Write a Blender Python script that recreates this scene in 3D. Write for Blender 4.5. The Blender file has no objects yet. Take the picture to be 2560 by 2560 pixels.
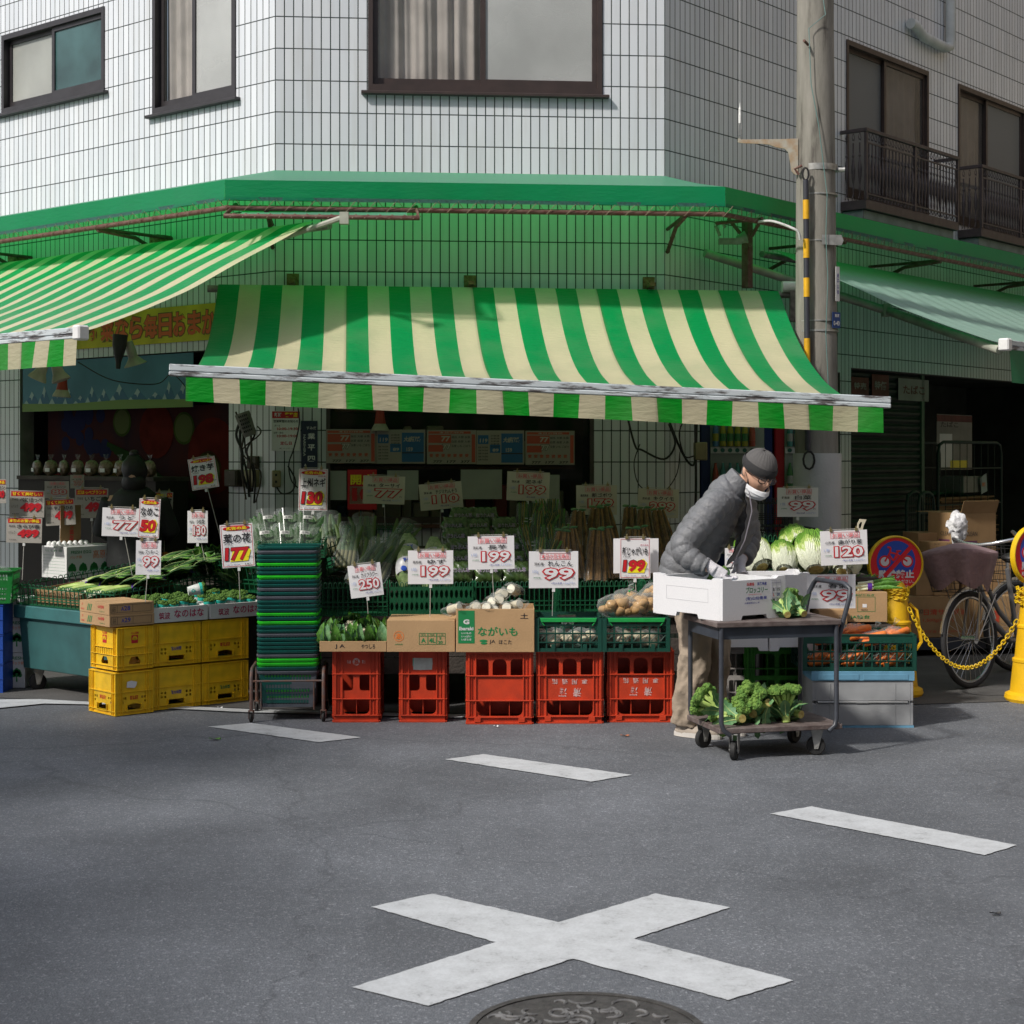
import bpy, bmesh, math, random
from mathutils import Vector, Matrix, Euler, noise
R = math.radians
rnd = random.Random(7)
SC = bpy.context.scene
COL = SC.collection

# ---------------------------------------------------------------- camera
FPX, HOR, CAMH = 4109.0, 1140.0, 1.52      # focal length and horizon (in 2560 px units), camera height in metres
cam = bpy.data.cameras.new('camera'); camo = bpy.data.objects.new('camera', cam); COL.objects.link(camo)
cam.sensor_width = 36; cam.lens = FPX/2560*36; cam.shift_y = -(1280-HOR)/2560
cam.clip_start = .1; cam.clip_end = 400
camo.location = (0, 0, CAMH); camo.rotation_euler = (R(90), 0, 0)
cam.dof.use_dof = True; cam.dof.focus_distance = 9.2; cam.dof.aperture_fstop = 11.0
SC.camera = camo
SC.render.resolution_x = SC.render.resolution_y = 1024

# ---------------------------------------------------------------- light
SUN = Vector((-.57, -.46, .68)).normalized()
w = bpy.data.worlds.new('World'); SC.world = w; w.use_nodes = True
nt = w.node_tree; nt.nodes.clear()
sky = nt.nodes.new('ShaderNodeTexSky'); sky.sky_type = 'NISHITA'; sky.sun_disc = False
sky.sun_elevation = math.asin(SUN.z); sky.sun_rotation = math.atan2(SUN.x, SUN.y)
sky.dust_density = 3.0; sky.air_density = 1.0; sky.ozone_density = 1.0
bg = nt.nodes.new('ShaderNodeBackground'); bg.inputs[1].default_value = .15
ow = nt.nodes.new('ShaderNodeOutputWorld')
hz = nt.nodes.new('ShaderNodeMix'); hz.data_type = 'RGBA'; hz.inputs[0].default_value = .45; hz.inputs[7].default_value = (2.85, 2.90, 3.0, 1)   # thin white cloud veil
nt.links.new(sky.outputs[0], hz.inputs[6]); nt.links.new(hz.outputs[2], bg.inputs[0]); nt.links.new(bg.outputs[0], ow.inputs[0])
sl = bpy.data.lights.new('sun', 'SUN'); sl.energy = 2.9; sl.angle = R(3.6); sl.color = (1, .955, .89)
so = bpy.data.objects.new('sun', sl); COL.objects.link(so)
so.rotation_euler = SUN.to_track_quat('Z', 'Y').to_euler(); so.location = SUN*30
SC.view_settings.view_transform = 'Standard'; SC.view_settings.look = 'None'
SC.view_settings.exposure = .38; SC.view_settings.gamma = 1
SC.cycles.max_bounces = 7; SC.cycles.diffuse_bounces = 4; SC.cycles.transparent_max_bounces = 12
SC.cycles.use_denoising = True

# ---------------------------------------------------------------- helpers
def at(x, y, Y):
    return Vector(((x-1280)/FPX*Y, Y, CAMH+(HOR-y)/FPX*Y))
def gr(x, y, z=0.0):
    Y = FPX*(CAMH-z)/(y-HOR); return Vector(((x-1280)/FPX*Y, Y, z))
def mw(px, Y): return px/FPX*Y              # pixels at depth Y -> metres
def TR(x, y, z): return Matrix.Translation((x, y, z))
def RZ(a): return Matrix.Rotation(R(a), 4, 'Z')
def RX(a): return Matrix.Rotation(R(a), 4, 'X')
def RY(a): return Matrix.Rotation(R(a), 4, 'Y')
def SX(x, y, z): return Matrix.Diagonal((x, y, z, 1))
def frame(p, ang=0): return Matrix.Translation(p) @ RZ(ang)

MATS = {}
def lin(c): return tuple(((v/255+.055)/1.055)**2.4 if v > 10 else v/255/12.92 for v in c)
def mat(name, col, rough=.55, metal=0., nz=None, bump=None, spec=.5, alpha=1., trans=0., col2=None, coat=0., emit=0.):
    """procedural material; col linear rgb; nz=(scale, amount[, detail]); bump=(scale, strength)"""
    if name in MATS: return MATS[name]
    m = bpy.data.materials.new(name); m.use_nodes = True; n = m.node_tree.nodes; l = m.node_tree.links
    b = n['Principled BSDF']; b.inputs['Base Color'].default_value = (*col, 1)
    b.inputs['Roughness'].default_value = rough; b.inputs['Metallic'].default_value = metal
    b.inputs['Specular IOR Level'].default_value = spec; b.inputs['Alpha'].default_value = alpha
    if coat: b.inputs['Coat Weight'].default_value = coat; b.inputs['Coat Roughness'].default_value = .15
    tc = n.new('ShaderNodeTexCoord')
    if nz:
        t = n.new('ShaderNodeTexNoise'); t.inputs['Scale'].default_value = nz[0]; t.inputs['Detail'].default_value = nz[2] if len(nz) > 2 else 5
        l.new(tc.outputs['Object'], t.inputs['Vector'])
        cr = n.new('ShaderNodeMapRange'); cr.inputs[1].default_value = .35; cr.inputs[2].default_value = .68
        l.new(t.outputs[0], cr.inputs[0])
        mx = n.new('ShaderNodeMix'); mx.data_type = 'RGBA'
        c2 = col2 if col2 else tuple(v*(1-nz[1]) for v in col)
        mx.inputs[6].default_value = (*col, 1); mx.inputs[7].default_value = (*c2, 1)
        l.new(cr.outputs[0], mx.inputs[0]); l.new(mx.outputs[2], b.inputs['Base Color'])
        rr = n.new('ShaderNodeMapRange'); rr.inputs[3].default_value = max(rough-.08, .03); rr.inputs[4].default_value = min(rough+.12, 1)
        l.new(t.outputs[0], rr.inputs[0]); l.new(rr.outputs[0], b.inputs['Roughness'])
    if bump:
        t2 = n.new('ShaderNodeTexNoise'); t2.inputs['Scale'].default_value = bump[0]; t2.inputs['Detail'].default_value = 4
        l.new(tc.outputs['Object'], t2.inputs['Vector'])
        bp = n.new('ShaderNodeBump'); bp.inputs['Strength'].default_value = bump[1]; bp.inputs['Distance'].default_value = .01
        l.new(t2.outputs[0], bp.inputs['Height']); l.new(bp.outputs[0], b.inputs['Normal'])
    if trans:
        tr = n.new('ShaderNodeBsdfTranslucent'); ms = n.new('ShaderNodeMixShader'); ms.inputs[0].default_value = trans
        tr.inputs[0].default_value = (*col, 1)
        l.new(b.outputs[0], ms.inputs[1]); l.new(tr.outputs[0], ms.inputs[2]); l.new(ms.outputs[0], n['Material Output'].inputs[0])
    MATS[name] = m; return m
def seethru(name, col, fac, rough=.08, spec=.5):
    """thin clear film / window glass: transparent mixed with a glossy layer"""
    if name in MATS: return MATS[name]
    m = bpy.data.materials.new(name); m.use_nodes = True; n = m.node_tree.nodes; l = m.node_tree.links
    b = n['Principled BSDF']; b.inputs['Base Color'].default_value = (*col, 1); b.inputs['Roughness'].default_value = rough
    t = n.new('ShaderNodeBsdfTransparent'); ms = n.new('ShaderNodeMixShader')
    fr = n.new('ShaderNodeLayerWeight'); fr.inputs[0].default_value = .35
    mr = n.new('ShaderNodeMapRange'); mr.inputs[3].default_value = fac; mr.inputs[4].default_value = min(1, fac+.55)
    l.new(fr.outputs['Facing'], mr.inputs[0]); l.new(mr.outputs[0], ms.inputs[0])
    l.new(t.outputs[0], ms.inputs[1]); l.new(b.outputs[0], ms.inputs[2]); l.new(ms.outputs[0], n['Material Output'].inputs[0])
    MATS[name] = m; return m

TXT = {}
def text_mesh(body, off):
    k = (body, off)
    if k not in TXT:
        c = bpy.data.curves.new('lettering', 'FONT'); c.body = body; c.resolution_u = 2; c.offset = off
        o = bpy.data.objects.new('lettering', c); COL.objects.link(o)
        dg = bpy.context.evaluated_depsgraph_get(); me = bpy.data.meshes.new_from_object(o.evaluated_get(dg))
        vs = [v.co.copy() for v in me.vertices]; fs = [tuple(p.vertices) for p in me.polygons]
        bpy.data.objects.remove(o); bpy.data.curves.remove(c); bpy.data.meshes.remove(me)
        TXT[k] = (vs, fs)
    return TXT[k]
PLT = {}
def plate_mesh(outer, holes, th, bev):
    k = (tuple(outer), tuple(tuple(h) for h in holes), th, bev)
    if k not in PLT:
        c = bpy.data.curves.new('plate', 'CURVE'); c.dimensions = '2D'; c.fill_mode = 'BOTH'; c.extrude = th/2-bev; c.bevel_depth = bev; c.bevel_resolution = 0; c.offset = -bev
        for pl in [outer]+list(holes):
            s = c.splines.new('POLY'); s.points.add(len(pl)-1); s.use_cyclic_u = True
            for i, p in enumerate(pl): s.points[i].co = (p[0], p[1], 0, 1)
        o = bpy.data.objects.new('plate', c); COL.objects.link(o)
        dg = bpy.context.evaluated_depsgraph_get(); me = bpy.data.meshes.new_from_object(o.evaluated_get(dg))
        vs = [v.co.copy() for v in me.vertices]; fs = [tuple(p.vertices) for p in me.polygons]
        bpy.data.objects.remove(o); bpy.data.curves.remove(c); bpy.data.meshes.remove(me)
        PLT[k] = (vs, fs)
    return PLT[k]
def rrect(x0, x1, z0, z1, r=0, n=4, corners=(1, 1, 1, 1)):
    """rounded rectangle, ccw from lower left; corners = ll, lr, ur, ul"""
    pts = []
    for (cx, cz, a0, c) in ((x0+r, z0+r, 180, corners[0]), (x1-r, z0+r, 270, corners[1]), (x1-r, z1-r, 0, corners[2]), (x0+r, z1-r, 90, corners[3])):
        if r and c:
            for i in range(n+1): a = R(a0+90*i/n); pts.append((cx+r*math.cos(a), cz+r*math.sin(a)))
        else:
            pts.append((x0 if cx < (x0+x1)/2 else x1, z0 if cz < (z0+z1)/2 else z1))
    return pts

class MB:
    def __init__(s): s.v = []; s.f = []; s.m = []; s.uv = []; s.mats = []
    def mi(s, m):
        if m not in s.mats: s.mats.append(m)
        return s.mats.index(m)
    def add(s, vs, fs, m, M=None, uv=None):
        b = len(s.v); k = s.mi(m)
        s.v += [(M @ Vector(p)) if M is not None else Vector(p) for p in vs]
        s.uv += uv if uv else [(p[0], p[2]) for p in vs]
        s.f += [tuple(b+i for i in f) for f in fs]; s.m += [k]*len(fs)
    def box(s, x0, x1, y0, y1, z0, z1, m, M=None):
        v = [(x, y, z) for z in (z0, z1) for y in (y0, y1) for x in (x0, x1)]
        s.add(v, [(0, 2, 3, 1), (4, 5, 7, 6), (0, 1, 5, 4), (2, 6, 7, 3), (0, 4, 6, 2), (1, 3, 7, 5)], m, M)
    def quad(s, a, b, c, d, m, uv=None): s.add([a, b, c, d], [(0, 1, 2, 3)], m, None, uv)
    def tube(s, pts, r, m, seg=8, closed=False, M=None, caps=True, flat=1.):
        pts = [Vector(p) for p in pts]; n = len(pts); rs = r if isinstance(r, (list, tuple)) else [r]*n
        V = []; up = None
        for i in range(n):
            if closed: t = pts[(i+1) % n]-pts[i-1]
            else: t = pts[min(i+1, n-1)]-pts[max(i-1, 0)]
            if t.length < 1e-9: t = Vector((0, 0, 1))
            t.normalize()
            if up is None: up = Vector((0, 0, 1)) if abs(t.z) < .9 else Vector((1, 0, 0))
            x = up-t*up.dot(t)
            if x.length < 1e-6: x = t.orthogonal()
            x.normalize(); y = t.cross(x); up = x
            for k in range(seg):
                a = 2*math.pi*k/seg; V.append(pts[i]+x*math.cos(a)*rs[i]+y*math.sin(a)*rs[i]*flat)
        F = []
        for i in range(n if closed else n-1):
            for k in range(seg):
                a = i*seg+k; b = i*seg+(k+1) % seg; c = ((i+1) % n)*seg+(k+1) % seg; d = ((i+1) % n)*seg+k
                F.append((a, b, c, d))
        if caps and not closed: F.append(tuple(reversed(range(seg)))); F.append(tuple(range((n-1)*seg, n*seg)))
        s.add(V, F, m, M)
    def cyl(s, a, b, r, m, seg=12, r2=None, M=None): s.tube([a, b], [r, r if r2 is None else r2], m, seg, M=M)
    def lathe(s, prof, m, seg=20, M=None, sx=1., sy=1., caps=True):
        V = []; F = []
        for (r, z) in prof:
            for k in range(seg): a = 2*math.pi*k/seg; V.append((r*math.cos(a)*sx, r*math.sin(a)*sy, z))
        for i in range(len(prof)-1):
            for k in range(seg): F.append((i*seg+k, i*seg+(k+1) % seg, (i+1)*seg+(k+1) % seg, (i+1)*seg+k))
        if caps and prof[0][0] > 1e-5: F.append(tuple(reversed(range(seg))))
        if caps and prof[-1][0] > 1e-5 and not (len(prof) == 2 and prof[0][1] == prof[1][1]): F.append(tuple(range((len(prof)-1)*seg, len(prof)*seg)))
        s.add(V, F, m, M)
    def ball(s, c, r, m, seg=12, rings=8, M=None, lump=0., lf=6., seed=0):
        if not isinstance(r, (tuple, list)): r = (r, r, r)
        V = []; F = []
        for i in range(rings+1):
            t = math.pi*i/rings
            for k in range(seg):
                a = 2*math.pi*k/seg; d = Vector((math.sin(t)*math.cos(a), math.sin(t)*math.sin(a), math.cos(t)))
                q = 1+lump*noise.noise(d*lf+Vector((seed*3.1, seed*1.7, 0))) if lump else 1
                V.append((c[0]+d.x*r[0]*q, c[1]+d.y*r[1]*q, c[2]+d.z*r[2]*q))
        for i in range(rings):
            for k in range(seg): F.append(((i+1)*seg+k, (i+1)*seg+(k+1) % seg, i*seg+(k+1) % seg, i*seg+k))
        s.add(V, F, m, M)
    def plate(s, outer, holes, th, m, M=None, bev=0.):
        """flat plate in the local XZ plane, front at y=0, back at y=+th, facing -Y"""
        vs, fs = plate_mesh(outer, holes, th, bev)
        s.add([(p.x, -p.z+th/2, p.y) for p in vs], fs, m, M)
    def text(s, body, cx, cz, wd, ht, m, y=-.002, off=0., M=None, outline=None, om=None, shear=0., flip=False, keep=False):
        """lettering fitted to a box centred cx, cz, in the local XZ plane facing -Y"""
        vs, fs = text_mesh(body, off)
        if not vs: return
        x0 = min(p.x for p in vs); x1 = max(p.x for p in vs); y0 = min(p.y for p in vs); y1 = max(p.y for p in vs)
        sx = wd/(x1-x0+1e-9); sz = ht/(y1-y0+1e-9)
        if keep: sx = sz = min(sx, sz)
        f = -1 if flip else 1
        def put(vv, yy, mm):
            s.add([(cx+f*((p.x-(x0+x1)/2)*sx+shear*(p.y-(y0+y1)/2)*sz), yy, cz+f*(p.y-(y0+y1)/2)*sz) for p in vv], fs2, mm, M)
        if outline:
            v2, fs2 = text_mesh(body, outline); put(v2, y+.0012, om)
        fs2 = fs; put(vs, y, m)
    def surf(s, fn, nu, nv, m, uvf=None, M=None, closed=False):
        V = []; U = []
        for j in range(nv+1):
            for i in range(nu+1):
                V.append(fn(i/nu, j/nv)); U.append(uvf(i/nu, j/nv) if uvf else (i/nu, j/nv))
        F = [(j*(nu+1)+i, j*(nu+1)+i+1, (j+1)*(nu+1)+i+1, (j+1)*(nu+1)+i) for j in range(nv) for i in range(nu)]
        s.add(V, F, m, M, U)
    def join(s, o, M=None):
        b = len(s.v); s.v += [(M @ p) if M is not None else p for p in o.v]; s.uv += o.uv
        s.f += [tuple(b+i for i in f) for f in o.f]; mp = [s.mi(x) for x in o.mats]; s.m += [mp[k] for k in o.m]
    def mesh(s, name, smooth=None, bevel=0., weld=False):
        me = bpy.data.meshes.new(name); me.from_pydata([tuple(p) for p in s.v], [], s.f)
        for m in s.mats: me.materials.append(m)
        if s.m: me.polygons.foreach_set('material_index', s.m)
        uvl = me.uv_layers.new(name='UVMap'); vi = [0]*len(me.loops); me.loops.foreach_get('vertex_index', vi)
        uvl.data.foreach_set('uv', [c for i in vi for c in s.uv[i]])
        me.update()
        if bevel or weld:
            bm = bmesh.new(); bm.from_mesh(me)
            if weld: bmesh.ops.remove_doubles(bm, verts=bm.verts, dist=1e-5)
            if bevel:
                es = [e for e in bm.edges if len(e.link_faces) == 2 and e.calc_face_angle(0) > .6]
                bmesh.ops.bevel(bm, geom=es, offset=bevel, offset_type='OFFSET', segments=1, affect='EDGES', clamp_overlap=True)
            bm.to_mesh(me); bm.free()
        if smooth:
            me.shade_smooth(); me.set_sharp_from_angle(angle=R(smooth))
        return me
    def build(s, name, parent=None, M=None, smooth=None, bevel=0., weld=False, label=None):
        o = bpy.data.objects.new(name, s.mesh(name, smooth, bevel, weld)); COL.objects.link(o)
        if parent: o.parent = parent
        if M is not None: o.matrix_local = M
        if label: o['label'] = label
        return o
def remeshed(mb, name, voxel, m, smooth_it=4, fn=None):
    """fuse the pieces of mb into one continuous skin"""
    me = mb.mesh(name); o = bpy.data.objects.new(name, me); COL.objects.link(o)
    r = o.modifiers.new('r', 'REMESH'); r.mode = 'VOXEL'; r.voxel_size = voxel; r.use_smooth_shade = True
    if smooth_it: sm = o.modifiers.new('s', 'SMOOTH'); sm.iterations = smooth_it; sm.factor = .5
    dg = bpy.context.evaluated_depsgraph_get(); out = bpy.data.meshes.new_from_object(o.evaluated_get(dg))
    bpy.data.objects.remove(o); out.materials.clear(); out.materials.append(m)
    if fn:
        nr = [v.normal.copy() for v in out.vertices]
        for v, n_ in zip(out.vertices, nr): v.co = fn(v.co.copy(), n_)
    out.shade_smooth(); out.name = name; return out
def link_mesh(me, name, parent=None, M=None, label=None):
    o = bpy.data.objects.new(name, me); COL.objects.link(o)
    if parent: o.parent = parent
    if M is not None: o.matrix_local = M
    if label: o['label'] = label
    return o
def tag(o, label, cat, group=None):
    o['label'] = label; o['category'] = cat
    if group: o['group'] = group
    return o
def thing(name, label, cat, M=None, group=None):
    o = bpy.data.objects.new(name, None); COL.objects.link(o); o.empty_display_size = .1
    if M is not None: o.matrix_local = M
    return tag(o, label, cat, group)
def struct(o): o['kind'] = 'structure'; return o
def copy_tree(o, M=None, label=None, parent=None):
    c = o.copy(); COL.objects.link(c)
    if parent is not None: c.parent = parent
    if M is not None: c.matrix_local = M
    if label: c['label'] = label
    for ch in o.children: copy_tree(ch, None, None, c)
    return c

class Fac:
    def __init__(s, o, ang):
        s.o = Vector((o[0], o[1], 0)); a = R(ang); s.d = Vector((math.cos(a), math.sin(a), 0)); s.n = Vector((math.sin(a), -math.cos(a), 0)); s.ang = ang
    def pt(s, u, n, z): return s.o+s.d*u+s.n*n+Vector((0, 0, z))
    def M(s, u, n, z): return Matrix.Translation(s.pt(u, n, z)) @ RZ(s.ang)
    def u(s, px, n=0.):        # facade coordinate seen at picture column px
        k = (px-1280)/FPX; o = s.o+s.n*n
        return (k*o.y-o.x)/(s.d.x-k*s.d.y)
    def z(s, px, y, n=0.):
        return CAMH+(HOR-y)/FPX*s.pt(s.u(px, n), n, 0).y
TH = 4.9
CL = (-1.740, 12.078); CR = (1.146, 12.325)
FB = Fac(CL, TH); FA = Fac(CL, TH-45); FC = Fac(CR, TH+45)
WB = (Vector(CR)-Vector(CL)).length
# ---------------------------------------------------------------- materials of the setting
def tile_mat():
    m = bpy.data.materials.new('glazed_tile'); m.use_nodes = True; n = m.node_tree.nodes; l = m.node_tree.links
    b = n['Principled BSDF']; uv = n.new('ShaderNodeUVMap')
    br = n.new('ShaderNodeTexBrick'); br.offset = 0; br.squash = 1; br.inputs['Scale'].default_value = 1
    br.inputs['Brick Width'].default_value = .06737; br.inputs['Row Height'].default_value = .234
    br.inputs['Mortar Size'].default_value = .0044; br.inputs['Mortar Smooth'].default_value = .15; br.inputs['Bias'].default_value = 0
    br.inputs['Color1'].default_value = (.60, .63, .67, 1); br.inputs['Color2'].default_value = (.69, .715, .75, 1); br.inputs['Mortar'].default_value = (.028, .040, .040, 1)
    l.new(uv.outputs[0], br.inputs['Vector'])
    # streaks of grime running down
    mp = n.new('ShaderNodeMapping'); mp.inputs['Scale'].default_value = (9, .9, 1); l.new(uv.outputs[0], mp.inputs[0])
    t = n.new('ShaderNodeTexNoise'); t.inputs['Scale'].default_value = 1.6; t.inputs['Detail'].default_value = 7; l.new(mp.outputs[0], t.inputs[0])
    rg = n.new('ShaderNodeMapRange'); rg.inputs[1].default_value = .48; rg.inputs[2].default_value = .8; rg.inputs[4].default_value = .24; l.new(t.outputs[0], rg.inputs[0])
    mx = n.new('ShaderNodeMix'); mx.data_type = 'RGBA'; mx.inputs[7].default_value = (.36, .34, .29, 1)
    l.new(rg.outputs[0], mx.inputs[0]); l.new(br.outputs['Color'], mx.inputs[6]); l.new(mx.outputs[2], b.inputs['Base Color'])
    rr = n.new('ShaderNodeMapRange'); rr.inputs[3].default_value = .24; rr.inputs[4].default_value = .85; l.new(br.outputs['Fac'], rr.inputs[0]); l.new(rr.outputs[0], b.inputs['Roughness'])
    nb = n.new('ShaderNodeTexNoise'); nb.inputs['Scale'].default_value = 11; nb.inputs['Detail'].default_value = 1; l.new(uv.outputs[0], nb.inputs[0])
    inv = n.new('ShaderNodeMath'); inv.operation = 'MULTIPLY_ADD'; inv.inputs[1].default_value = -1; l.new(br.outputs['Fac'], inv.inputs[0])
    m2 = n.new('ShaderNodeMath'); m2.operation = 'MULTIPLY'; m2.inputs[1].default_value = .22; l.new(nb.outputs[0], m2.inputs[0]); l.new(m2.outputs[0], inv.inputs[2])
    bp = n.new('ShaderNodeBump'); bp.inputs['Strength'].default_value = .6; bp.inputs['Distance'].default_value = .003; l.new(inv.outputs[0], bp.inputs['Height']); l.new(bp.outputs[0], b.inputs['Normal'])
    return m
TILE = tile_mat()
def asphalt_mat():
    m = bpy.data.materials.new('asphalt'); m.use_nodes = True; n = m.node_tree.nodes; l = m.node_tree.links
    b = n['Principled BSDF']; tc = n.new('ShaderNodeTexCoord'); P = tc.outputs['Object']
    def nz(sc, d, a, bb, c0, c1):
        t = n.new('ShaderNodeTexNoise'); t.inputs['Scale'].default_value = sc; t.inputs['Detail'].default_value = d; l.new(P, t.inputs[0])
        r = n.new('ShaderNodeMapRange'); r.inputs[1].default_value = a; r.inputs[2].default_value = bb; r.inputs[3].default_value = c0; r.inputs[4].default_value = c1; l.new(t.outputs[0], r.inputs[0]); return r.outputs[0], t.outputs[0]
    vo = n.new('ShaderNodeTexVoronoi'); vo.inputs['Scale'].default_value = 150; l.new(P, vo.inputs[0])
    cr = n.new('ShaderNodeValToRGB'); e = cr.color_ramp.elements; e[0].position = 0; e[0].color = (.102, .109, .121, 1); e[1].position = 1; e[1].color = (.25, .26, .28, 1)
    e2 = cr.color_ramp.elements.new(.62); e2.color = (.126, .135, .149, 1); e3 = cr.color_ramp.elements.new(.9); e3.color = (.154, .164, .179, 1)
    sp = n.new('ShaderNodeSeparateColor'); l.new(vo.outputs['Color'], sp.inputs[0]); l.new(sp.outputs[0], cr.inputs[0])
    a, ah = nz(1.1, 9, .32, .68, .78, 1.16); c, _ = nz(9, 4, .3, .7, .93, 1.07); d, _ = nz(.4, 4, .35, .65, .84, 1.10)
    x = n.new('ShaderNodeMath'); x.operation = 'MULTIPLY'; l.new(a, x.inputs[0]); l.new(c, x.inputs[1])
    x2 = n.new('ShaderNodeMath'); x2.operation = 'MULTIPLY'; l.new(x.outputs[0], x2.inputs[0]); l.new(d, x2.inputs[1])
    mx = n.new('ShaderNodeMix'); mx.data_type = 'RGBA'; mx.blend_type = 'MULTIPLY'; mx.inputs[0].default_value = 1
    l.new(cr.outputs[0], mx.inputs[6]); l.new(x2.outputs[0], mx.inputs[7])
    # thin cracks / tar seams
    wv = n.new('ShaderNodeTexVoronoi'); wv.feature = 'DISTANCE_TO_EDGE'; wv.inputs['Scale'].default_value = .42
    wn = n.new('ShaderNodeTexNoise'); wn.inputs['Scale'].default_value = 1.5; wn.inputs['Detail'].default_value = 6; l.new(P, wn.inputs[0])
    wa = n.new('ShaderNodeVectorMath'); wa.operation = 'MULTIPLY_ADD'; wa.inputs[1].default_value = (1.1, 1.1, 0); l.new(wn.outputs['Color'], wa.inputs[0]); l.new(P, wa.inputs[2]); l.new(wa.outputs[0], wv.inputs[0])
    ck = n.new('ShaderNodeMapRange'); ck.inputs[1].default_value = .001; ck.inputs[2].default_value = .006; ck.inputs[3].default_value = .5; ck.inputs[4].default_value = 0; l.new(wv.outputs[0], ck.inputs[0])
    mm = n.new('ShaderNodeMath'); mm.operation = 'MULTIPLY'; l.new(ck.outputs[0], mm.inputs[0]); l.new(ah, mm.inputs[1])
    mk = n.new('ShaderNodeMix'); mk.data_type = 'RGBA'; mk.inputs[7].default_value = (.03, .031, .035, 1); l.new(mm.outputs[0], mk.inputs[0]); l.new(mx.outputs[2], mk.inputs[6])
    l.new(mk.outputs[2], b.inputs['Base Color']); b.inputs['Roughness'].default_value = .78; b.inputs['Specular IOR Level'].default_value = .4
    bp = n.new('ShaderNodeBump'); bp.inputs['Strength'].default_value = .7; bp.inputs['Distance'].default_value = .003; l.new(vo.outputs['Distance'], bp.inputs['Height']); l.new(bp.outputs[0], b.inputs['Normal'])
    return m
ASPH = asphalt_mat()
def paint_mat():
    m = bpy.data.materials.new('road_paint'); m.use_nodes = True; n = m.node_tree.nodes; l = m.node_tree.links
    b = n['Principled BSDF']; tc = n.new('ShaderNodeTexCoord'); P = tc.outputs['Object']
    t = n.new('ShaderNodeTexNoise'); t.inputs['Scale'].default_value = 7; t.inputs['Detail'].default_value = 12; t.inputs['Roughness'].default_value = .75; l.new(P, t.inputs[0])
    t2 = n.new('ShaderNodeTexNoise'); t2.inputs['Scale'].default_value = 120; t2.inputs['Detail'].default_value = 3; l.new(P, t2.inputs[0])
    ad = n.new('ShaderNodeMath'); ad.operation = 'MULTIPLY_ADD'; ad.inputs[1].default_value = .35; l.new(t2.outputs[0], ad.inputs[0]); l.new(t.outputs[0], ad.inputs[2])
    cr = n.new('ShaderNodeValToRGB'); e = cr.color_ramp.elements; e[0].position = .55; e[0].color = (.54, .56, .575, 1); e[1].position = .92; e[1].color = (.17, .175, .18, 1)
    k = cr.color_ramp.elements.new(.75); k.color = (.44, .455, .465, 1)
    l.new(ad.outputs[0], cr.inputs[0]); l.new(cr.outputs[0], b.inputs['Base Color']); b.inputs['Roughness'].default_value = .6
    bp = n.new('ShaderNodeBump'); bp.inputs['Strength'].default_value = .35; bp.inputs['Distance'].default_value = .002; l.new(t2.outputs[0], bp.inputs['Height']); l.new(bp.outputs[0], b.inputs['Normal'])
    return m
PAINT = paint_mat()
CONC = mat('concrete', (.22, .21, .195), .85, nz=(6, .35), bump=(60, .4))
FRB = mat('bronze_aluminium', (.050, .034, .030), .4, nz=(8, .3))
FRD = mat('dark_window_frame', (.030, .026, .028), .4, nz=(8, .3))
RUST = mat('rusty_pipe_paint', (.10, .032, .025), .75, nz=(22, .5), col2=(.15, .09, .07), bump=(80, .5))
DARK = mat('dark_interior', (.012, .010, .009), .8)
BLK = mat('black_cable', (.015, .014, .014), .5)
GALV = mat('galvanised_steel', (.45, .45, .43), .45, metal=.6, nz=(20, .4))
SIGNW = mat('white_card', (.80, .79, .80), .5, nz=(5, .06))

# ---------------------------------------------------------------- road
o = MB(); o.quad((-60, -25, 0), (60, -25, 0), (60, 60, 0), (-60, 60, 0), ASPH)
struct(o.build('road'))
def poly_mark(name, pts, z=.004, m=PAINT):
    b = MB(); P = [gr(x, y) for x, y in pts]
    r_ = random.Random(len(pts)); Q = []
    for i in range(len(P)):
        a, c = P[i], P[(i+1) % len(P)]; n_ = max(1, int((c-a).length/.022))
        for k_ in range(n_): q = a.lerp(c, k_/n_); Q.append(q+Vector((r_.uniform(-1, 1), r_.uniform(-1, 1), 0))*.0028)
    vs = [(p.x, p.y, z) for p in Q]
    bm = bmesh.new(); vv = [bm.verts.new(v) for v in vs]; f = bm.faces.new(vv); bmesh.ops.triangulate(bm, faces=[f]); bmesh.ops.recalc_face_normals(bm, faces=bm.faces)
    me = bpy.data.meshes.new(name); bm.to_mesh(me); bm.free(); me.materials.append(m)
    if me.polygons[0].normal.z < 0: me.flip_normals()
    return struct(link_mesh(me, name))
K = 1.325
X = [(700, 1713), (815, 1688), (1055, 1742), (1237, 1688), (1378, 1714), (1195, 1773), (1497, 1852), (1375, 1889), (1080, 1811), (808, 1900), (665, 1865), (935, 1780)]
poly_mark('road_marking', [(a*K, b*K) for a, b in X])
poly_mark('road_marking', [(520, 1818), (628, 1809), (904, 1845), (797, 1857)])
poly_mark('road_marking', [(1113, 1900), (1208, 1887), (1580, 1939), (1478, 1956)])
poly_mark('road_marking', [(1925, 2036), (2028, 2018), (2544, 2115), (2462, 2140)])
LINE_ = ([(-300, 1792), (0, 1773), (150, 1759), (210, 1764), (620, 1784), (1130, 1797), (1700, 1792), (1700, 1786), (1130, 1789), (620, 1776), (210, 1757), (100, 1751), (0, 1752), (-300, 1758)])
lo_ = [gr(*p) for p in [(-300, 1792), (0, 1773), (110, 1762), (210, 1764), (620, 1784), (1130, 1797), (1700, 1792)]]; up_ = [gr(*p) for p in [(-300, 1758), (0, 1752), (100, 1751), (210, 1757), (620, 1776), (1130, 1789), (1700, 1786)]]
b = MB()
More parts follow.
